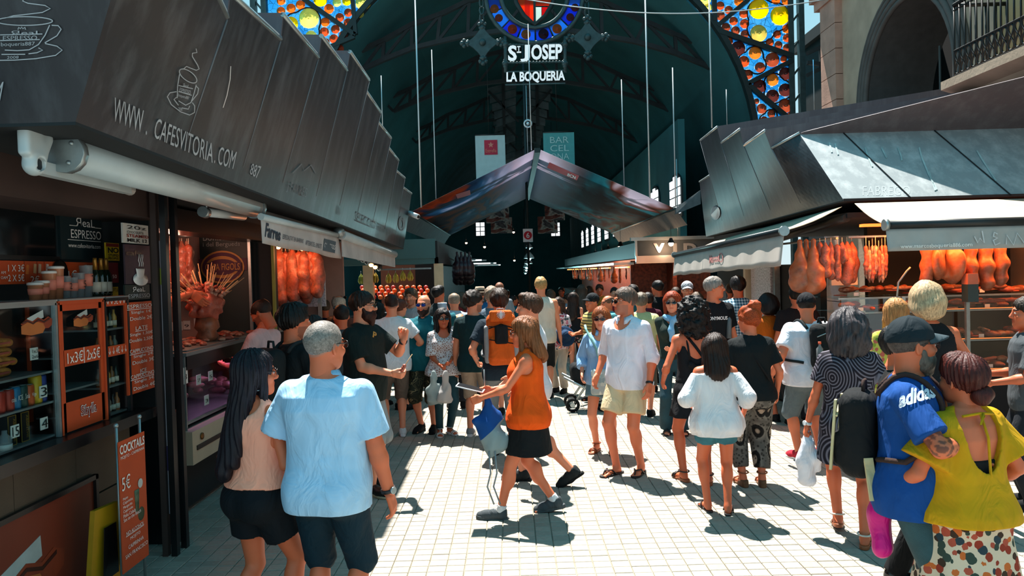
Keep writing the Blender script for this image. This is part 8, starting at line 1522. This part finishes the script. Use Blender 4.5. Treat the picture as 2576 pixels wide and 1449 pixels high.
who('person in a bright green shirt behind the white tee man', 1004, 11.2, 752, -30, 'm', S3, 'short', '#5a3020', '#0f7a44', '#2a2c30', .7); who('brown haired man with a fringe facing the square', 1034, 12.0, 726, 165, 'm', S3, 'thick', '#4a3a2c', '#a8a8ac', '#2a2c30', face={'stubble': '#4a3626'}); who('dark haired woman in profile in front of the fruit stall', 1100, 12.8, 720, -50, 'f', S2, 'thick', '#141110', '#243034', '#2a2c30'); who('curly haired man in a pale blue shirt', 1142, 11.2, 735, 10, 'm', S3, 'balding', '#8a7a6a', '#a9bccc', '#2a2c30', .8, .05, 1.1, L=(-.1, .2, 1.5)); who('man in a brown straw hat', 1207, 14.0, 722, 0, 'm', S1, 'fade', '#3a2c22', '#1c5a8a', '#2a2c30', .7, .28, extra=lambda p: p.hat(K('#b8a08a', 'straw'), K('#4a3428', 'brown band'))); who('bald man far back near the centre', 1256, 14.6, 709, -4, 'm', S3, 'buzz', '#8a5a44', '#7a8288', '#2a2c30'); who('curly grey haired person behind the orange backpack', 1236, 10.6, 722, 5, 'm', S3, 'curlyshort', '#8a7866', '#5a6a78', '#2a2c30')
FARW = ['a red top', 'a navy top', 'a white top', 'a teal top', 'a grey top', 'an ochre top', 'a wine coloured top', 'a pale blue top']; FARC = ['#8a2a2c', '#1c2a4a', '#b8b8bc', '#1c5a66', '#5a6064', '#a8782c', '#4a1a2c', '#7f9ab0']
rf_ = random.Random(5)
for k, (px, top, Y, where) in enumerate(((1160, 735, 16.5, 'left of the hat'), (1290, 742, 17, 'just left of the cream vest'), (1312, 735, 19, 'beside the young man in white'), (1385, 728, 18, 'just right of the cream vest'), (1412, 722, 20, 'left of the floral shorts woman'), (1428, 738, 17.5, 'deep in the hall aisle'), (1482, 722, 19, 'behind the black cap'), (1508, 716, 18, 'behind the pointing man'), (1545, 722, 16, 'left of the linen shirt'), (1592, 718, 15, 'behind the yellow green shirt'), (1630, 735, 12.2, 'low beside the yellow green shirt'), (1700, 722, 14, 'left of the grey cap'), (1752, 735, 12.6, 'between the grey cap and the lettered tee'), (1838, 712, 13.5, 'behind the plaid shirt'), (1275, 728, 20.5, 'far back beside the bald man'), (1340, 745, 22, 'farthest back under the number sign'), (1450, 728, 23, 'farthest back in the hall'), (1185, 745, 12.4, 'behind the dark green tee'), (950, 760, 11.6, 'behind the bearded man'), (815, 752, 11.0, 'in the shade by the left meat window'))):
    i = (k * 3) % 8; sx = 'mf'[(k * 5) % 3 == 0]; who('distant %s in %s, %s' % ('person', FARW[i], where), px, Y, top, rf_.choice((0, 10, -15, 170, 40, -60)), sx, (S1, S2, S3)[k % 3], rf_.choice(('short', 'thick', 'fade') if sx == 'm' else ('long', 'shoulder', 'bob')), rf_.choice(('#1a1310', '#3a2a20', '#5a4a3c', '#141010')), FARC[i], ('#22262c', '#4a4640', '#6a6a6c')[k % 3], .7, (.28, .05)[k % 2])
p = Person('stallholder behind the door post reaching an arm over the sausages', 346, 7.3, 690, -90, 'm', S2, 1.0, R=(.12, .55, 1.62), RD=(0, .7, -.7), hair='short', hc='#2a1c16'); p.top(K('#8a4a3a'), 'shirt', .7); p.bottoms(K('#22262c'), 'trousers', .05); p.shoes('sneaker', SHB)
# ------------------------------------------------------------------ stalls and fittings inside the hall
GRN = mat('grey green header', '#3d6060', .6, 0, .1, 1.5); CREAM = mat('cream post paint', '#c9b08e', .7, 0, .1)
fs = empty('fruit_stall', (-2.3, 14.0, 0), 'fruit stall with bananas and oranges beyond the left roof', 'stall')
def qb(name, lo, hi, m): b = MB(); b.box([lo[0] + 2.3, lo[1] - 14, lo[2]], [hi[0] + 2.3, hi[1] - 14, hi[2]]); return b.build(name, m, fs)
qb('header_beam', (-3.4, 14.0, 2.20), (-1.36, 14.12, 2.32), GRN); qb('header_sign', (-2.3, 13.98, 2.30), (-1.40, 14.06, 2.66), GRN); qb('side_header', (-1.42, 14.0, 2.2), (-1.36, 26, 2.62), DARKW); qb('cream_post', (-2.76, 14.02, 0), (-2.58, 14.2, 2.2), CREAM); qb('cream_post', (-1.44, 14.02, 0), (-1.28, 14.2, 2.2), CREAM); qb('wood_back', (-2.58, 14.9, 1.0), (-1.9, 15.0, 2.2), mat('brown back panel', '#6a3a26', .7)); qb('net_back', (-1.9, 14.9, 1.0), (-1.44, 15.0, 2.2), mat('dark net', '#16100f', .9)); qb('display_base', (-2.6, 14.1, 0), (-1.4, 14.9, 1.3), DARKW); qb('banana_rail', (-2.5, 14.1, 2.10), (-1.5, 14.13, 2.13), ALU)
s = SDF((-.06, -.06, -.2), (.06, .06, .02), .010)
for i in range(5): a = i * 1.25; s.chain([(0, 0, 0), (.03 * math.cos(a), .03 * math.sin(a), -.06), (.045 * math.cos(a), .045 * math.sin(a), -.13), (.03 * math.cos(a), .03 * math.sin(a), -.18)], [.010, .017, .018, .009], .006)
ME_BAN = s.mesh('bananas'); BAN = mat('banana skin', '#b0922c', .5, 0, .2, 20)
for k, (px, y0) in enumerate(((908, 700), (923, 702), (945, 697), (977, 698), (995, 697), (1013, 692), (1032, 692))):
    p = ony(px, y0 - 10, 14.1); e = empty('banana_bunch', p, ('greenish banana bunch at the left of the rail', 'large green banana bunch second on the rail', 'third banana bunch on the rail', 'fourth banana bunch on the rail', 'fifth banana bunch on the rail', 'sixth banana bunch on the rail', 'banana bunch at the right end of the rail')[k], 'bananas', 'banana bunches on the rail', rz=k); o = obj('fruit', mm(ME_BAN, BAN if k > 1 else mat('green banana', '#7a8a2c', .5, 0, .2, 20)), None, e); b = MB(); b.tube([(0, 0, 0), (0, 0, .06)], .005, 5); b.build('hook', ALU, e)
b = MB(); b.sphere((0, 0, 0), .045, 12, 8); ME_OR = b.mesh('orange'); ORM = mat('orange peel', '#d8601c', .5, 0, .15, 20, .1, 200)
for k in range(44):
    r_, c_ = divmod(k, 11); p = ony(903 + c_ * 16 + (r_ % 2) * 5 + (0 if c_ < 6 else 4), 724 + r_ * 8, 14.15 + .0 * r_); e = empty('orange_fruit', (p.x, 14.45 - r_ * .09, p.z), '%s on the fruit stall, %s row from the top, %s from the left' % ('orange' if (k * 7) % 5 else 'red apple', ORD[r_], ORD[c_]), 'orange' if (k * 7) % 5 else 'apple', 'oranges heaped on the fruit stall'); obj('fruit', mm(ME_OR, ORM if (k * 7) % 5 else mat('red apple', '#a8281c', .4, 0, .2, 10)), None, e)
tubem = mat('cool lamp tube', '#dfe8e8', .4, 0, 0, emit='#e6f0f0', es=2.0)
def lamp(name, px, py, Y, label, m, r, group=None, watt=0, col=(1, .6, .35)):
    p = ony(px, py, Y); e = empty(name, p, label, 'lamp', group); b = MB(); b.sphere((0, 0, 0), r, 10, 6); b.build('bulb', m, e); b = MB(); b.lathe([(r * .5, r * 2.2), (r * .9, r * 1.2), (r * 1.5, r * .3)], n=12, cap=False); o = b.build('shade', DARK, e); b = MB(); b.tube([(0, 0, r * 2), (0, 0, r * 2 + .5)], .006, 4); b.build('cord', DARK, e)
    if watt:
        L = bpy.data.lights.new('lamp_light', 'POINT'); L.energy = watt; L.color = col; L.shadow_soft_size = r; lo = bpy.data.objects.new('lamp_light', L); lo.location = (0, 0, -r * 1.6); link(lo, e)
    return e
WB = mat('warm white bulb', '#ffd0b0', .3, 0, 0, emit='#ffc8a0', es=16)
for k, (px, py, Y, r) in enumerate(((1688, 613, 17.5, .06), (1561, 622, 22, .075), (1530, 631, 24, .07), (1514, 638, 26, .06), (1498, 646, 28, .10), (1503, 653, 28, .05), (1484, 653, 31, .06))): lamp('hanging_bulb', px, py, Y, ('lone glowing bulb in front of the metal letters', 'largest bulb of the glowing row on the right', 'second bulb of the glowing row', 'third bulb of the glowing row', 'broad blurred bulb in the glowing row', 'small bulb under the broad one', 'last bulb at the far end of the glowing row')[k], WB, r, 'glowing bulbs of the right hall stalls', 30 if k < 6 else 0)
for k, (px, py, Y) in enumerate(((1292, 584, 30), (1219, 621, 28), (1173, 611, 30), (1294, 655, 33))): lamp('small_lamp', px, py, Y, ('tiny lamp left of the number sign', 'tiny lamp above the left hall stalls', 'tiny reddish lamp high on the left', 'amber lantern below the number sign')[k], WB, .045, 'tiny lamps in the dark hall')
for k, (px, py, Y, r) in enumerate(((1331, 622, 21.5, .10), (1331, 648, 23, .155), (1329, 662, 26, .14), (1325, 671, 30, .135), (1324, 678, 35, .12), (1322, 686, 42, .12))):
    p = ony(px, py, Y); e = empty('enamel_pendant', p, ('topmost grey enamel pendant below the number sign', 'widest pale enamel pendant in the row', 'third pendant in the receding row', 'fourth pendant in the receding row', 'fifth pendant in the receding row', 'farthest pendant in the receding row')[k], 'pendant lamp', 'enamel pendants down the hall'); b = MB(); b.lathe([(r * .18, r * 1.1), (r * .35, r * .95), (r * .8, r * .45), (r, 0), (r * 1.05, -.02)], n=18); b.build('enamel_shade', mat('grey enamel', '#a9b2b2', .35, .2, .1), e); b = MB(); b.tube([(0, 0, r), (0, 0, 3.5)], .012, 5); b.build('cord', DARK, e)
    b = MB(); b.sphere((0, 0, -.03), r * .4, 10, 6); b.build('bulb', mat('cool bulb', '#d8f0f0', .3, 0, 0, emit='#c8f0f0', es=2.5), e); L = bpy.data.lights.new('lamp_light', 'POINT'); L.energy = 90 if k > 1 else 20; L.color = (.45, .95, 1.0); L.shadow_soft_size = .12; lo = bpy.data.objects.new('lamp_light', L); lo.location = (0, 0, -r * .8); link(lo, e)
# number sign on its pole
p = ony(1328, 592, 21); e = empty('number_sign', p, 'white square sign with a red disc and the number 6', 'sign'); b = MB(); b.box((-.135, 0, -.18), (.135, .03, .18)); b.build('plate', WHITE, e); b = MB(); b.lathe([(.115, 0), (.115, .008)], (0, -.002, 0), 28, M=Matrix.Rotation(math.radians(90), 3, 'X')); b.build('red_disc', REDP, e); letters('numeral', '6', (-.045, -.013, -.075), (.09, 0, 0), (0, 0, .15), WHITE, e, .02); b = MB(); b.tube([(0, .05, .02 - p.z), (0, .05, 5.5)], .035, 8); b.build('pole', IRON, e)
# banners
for (l, r_, t_, bt_, Y, m, lb) in ((1195, 1270, 340, 452, 21.8, mat('pale banner', '#a9c0c0', .8, 0, .06), 'pale hanging banner with a red square logo'), (1366, 1444, 333, 420, 21.8, mat('teal banner', '#4f9c9c', .8, 0, .08), 'teal hanging banner lettered Barcelona')):
    rr = ry(l, r_, t_, bt_, Y); e = empty('hanging_banner', (rr[0], Y, rr[2]), lb, 'banner'); py_('cloth', rr, Y, m, e, .01); b = MB(); b.tube([(0, 0, rr[3] - rr[2]), (rr[1] - rr[0], 0, rr[3] - rr[2])], .02, 6); b.tube([(.4, 0, rr[3] - rr[2]), (.4, 0, 4.5)], .008, 4); b.build('rod', DARK, e)
    if l < 1300: py_('logo_square', sub(rr, .30, .74, .55, .88), Y - .012, mat('crimson print', '#b0203c', .7), e, .004); ty('lettering', 'Estrella', sub(rr, .34, .70, .60, .68), Y - .018, PINK, e); b = MB(); b.prism([Vector(((rr[1] - rr[0]) * .52 + (.09 if i % 2 == 0 else .04) * math.sin(i * math.pi / 5), -.015, (rr[3] - rr[2]) * .77 + (.09 if i % 2 == 0 else .04) * math.cos(i * math.pi / 5))) for i in range(10)], (0, -.003, 0)); b.build('star', mat('rose gold', '#c87a6a', .6), e)
    else:
        for i, w_ in enumerate(('BAR', 'CEL', 'ONA')): ty('lettering', w_, sub(rr, .22, .82, .68 - i * .24, .86 - i * .24), Y - .012, mat('pale teal print', '#a8d0cc', .7), e)
FOODP = art('food picture banner', '#5a4a4a', ['#24161a', '#7a3a2c', '#a89a90', '#3a2a2c'], 7.0, 1.6)
for k, (l, r_, t_, bt_, Y) in enumerate(((1222, 1280, 512, 562, 27), (1370, 1420, 505, 555, 27), (1234, 1288, 548, 588, 31), (1352, 1402, 545, 588, 31))): rr = ry(l, r_, t_, bt_, Y); e = empty('picture_banner', (rr[0], Y, rr[2]), ('food picture banner under the left slope of the tent, front row', 'food picture banner under the right slope of the tent, front row', 'food picture banner under the left slope, second row', 'food picture banner under the right slope, second row')[k], 'banner'); py_('print', rr, Y, FOODP, e, .02); b = MB(); b.tube([(.3, 0, rr[3] - rr[2]), (.3, 0, 3.5)], .008, 4); b.build('wire', DARK, e)
# stalls along the right aisle
vs_ = empty('lettered_stall', (2.97, 18, 0), 'dark stall with big metal letters and warm lights on the right of the hall', 'stall')
def vb(name, lo, hi, m): b = MB(); b.box([lo[0] - 2.97, lo[1] - 18, lo[2]], [hi[0] - 2.97, hi[1] - 18, hi[2]]); return b.build(name, m, vs_)
STEEL = mat('polished steel', '#c0c8c8', .25, .8, .1, 4); WOODR = mat('amber shelf goods', '#8a3a1c', .6, 0, .6, 14)
vb('front_header', (2.97, 18.0, 2.30), (5.0, 18.1, 2.66), mat('charcoal header', '#32393c', .5)); vb('top_trim', (2.85, 17.9, 2.66), (5.0, 18.1, 2.74), STEEL); vb('lower_trim', (2.97, 17.95, 2.12), (5.0, 18.1, 2.30), STEEL); vb('corner_trim', (2.95, 17.95, 2.3), (3.0, 18.05, 2.66), STEEL); vb('side_header', (2.97, 18.1, 2.25), (3.03, 42, 2.62), mat('charcoal header', '#32393c', .5)); vb('side_canopy', (2.5, 18.5, 2.10), (3.0, 42, 2.16), STEEL); vb('counter', (2.9, 18.2, 0), (3.4, 42, 1.05), DARKW); vb('back_shelves', (3.9, 18.3, 0), (4.0, 42, 2.3), WOODR); vb('front_counter', (3.0, 18.0, 0), (5.0, 18.3, 1.2), DARKW); vb('shelf_wall', (3.0, 19.0, 1.2), (5.0, 19.1, 2.2), WOODR)
for k in range(6): vb('strip_light', (2.92, 19 + k * 3.6, 2.03), (2.97, 21.6 + k * 3.6, 2.06), mat('amber tube', '#ffb060', .4, 0, 0, emit='#ffa850', es=3.0))
for k in range(2): L = bpy.data.lights.new('stall_light', 'AREA'); L.shape = 'RECTANGLE'; L.size = .3; L.size_y = 8; L.energy = 60; L.color = (1, .42, .16); lo = bpy.data.objects.new('stall_light', L); lo.location = (.45, 5 + k * 9, 1.98); link(lo, vs_)
for s_, x0, x1 in (('V', 1643, 1672), ('I', 1693, 1703), ('D', 1719, 1752)): rr = ry(x0, x1, 612, 636, 17.98); ty('metal_letter', s_, rr, 17.98, STEEL, vs_, .06)
for k in range(16):
    y = 18.8 + k * 1.1; me = (ME_FUET, ME_SAL, ME_HAM)[k % 3]; hang('hall_sausage', me, (M_CHO, M_SAL, M_HAM)[k % 3], (2.85, y, 2.02), k, '%s under the steel canopy of the lettered stall, %s from the front' % (('thin red sausage', 'dark salami', 'small ham')[k % 3], ORD[k]), 'sausage', 'sausages of the lettered stall', 1.0)
for k in range(26):
    e = empty('stall_fruit', (3.1 + (k % 3) * .09, 18.6 + (k // 3) * .55, 1.10), 'red and orange fruit on the counter of the lettered stall', 'fruit', 'fruit on the lettered stall counter'); obj('fruit', mm(ME_OR, (ORM, mat('red apple', '#a8281c', .4, 0, .2, 10))[k % 2]), None, e).scale = (1.5,) * 3
ls = empty('meat_stall', (-1.4, 16, 0), 'dark stall hung with black hams on the left of the hall', 'stall')
def lb_(name, lo, hi, m): b = MB(); b.box([lo[0] + 1.4, lo[1] - 16, lo[2]], [hi[0] + 1.4, hi[1] - 16, hi[2]]); return b.build(name, m, ls)
lb_('counter', (-2.0, 15.2, 0), (-1.3, 40, 1.1), DARKW); lb_('back_wall', (-2.6, 15.2, 0), (-2.5, 40, 2.3), mat('dark shelves', '#24282c', .7, 0, .6, 10)); lb_('poster_strip', (-1.42, 17.5, 2.22), (-1.38, 20, 2.42), mat('striped poster', '#7a7f88', .6, 0, .6, 30)); lb_('purple_poster', (-1.5, 22, 1.95), (-1.2, 22.05, 2.25), mat('violet poster', '#6a5a90', .6, 0, .7, 9))
for k in range(8): y = 18 + k * 2.4; lb_('shelf_tube', (-1.55, y, 2.30 + .03 * (k % 3)), (-.85 + .05 * k, y + .05, 2.34 + .03 * (k % 3)), tubem if k % 2 else ALU)
for k in range(12): p = ony(1150 + (k % 4) * 10, 640 + (k // 4) * 12, 17 + (k // 4) * .4); hang('black_ham', ME_HAM, mat('black ham rind', '#2a1a20', .4, 0, .4, 8, .3), p, k, 'dark ham in the left hall stall, %s row, %s from the left' % (('top', 'middle', 'bottom')[k // 4], ORD[k % 4]), 'ham', 'dark hams of the left hall stall', 1.2)
# stroller
e = empty('stroller', onz(1470, 1030), 'black folding stroller behind the light blue shirt woman', 'stroller'); s = SDF((-.3, -.3, .2), (.35, .3, .95), .014); s.box((.02, 0, .52), (.20, .18, .16), .08); s.cone((.1, 0, .6), (.22, 0, .85), .16, .12, .05); s.fold(.01, 24, 2, .7); obj('seat', s.mesh(), K('#14181a', 'black nylon'), e)
for y in (-.2, .2):
    b = MB(); b.tube([(-.30, y, .50), (.22, y, .22)], .018, 8); b.tube([(-.15, y, .14), (.05, y, .42), (.28, y, 1.0)], .016, 8); b.build('frame_tube', ALU, e)
    for x, r_ in ((-.18, .10), (.25, .12)): b = MB(); b.tube([(x + (r_ - .02) * math.cos(a), y, r_ + (r_ - .02) * math.sin(a)) for a in [2 * math.pi * i / 18 for i in range(18)]], .022, 8, closed=True); w_ = b.build('wheel', SHB, e); b = MB(); b.lathe([(.035, -.02), (.035, .02)], (x, y, r_), 12, M=Matrix.Rotation(math.radians(90), 3, 'X')); b.build('hub', ALU, w_)
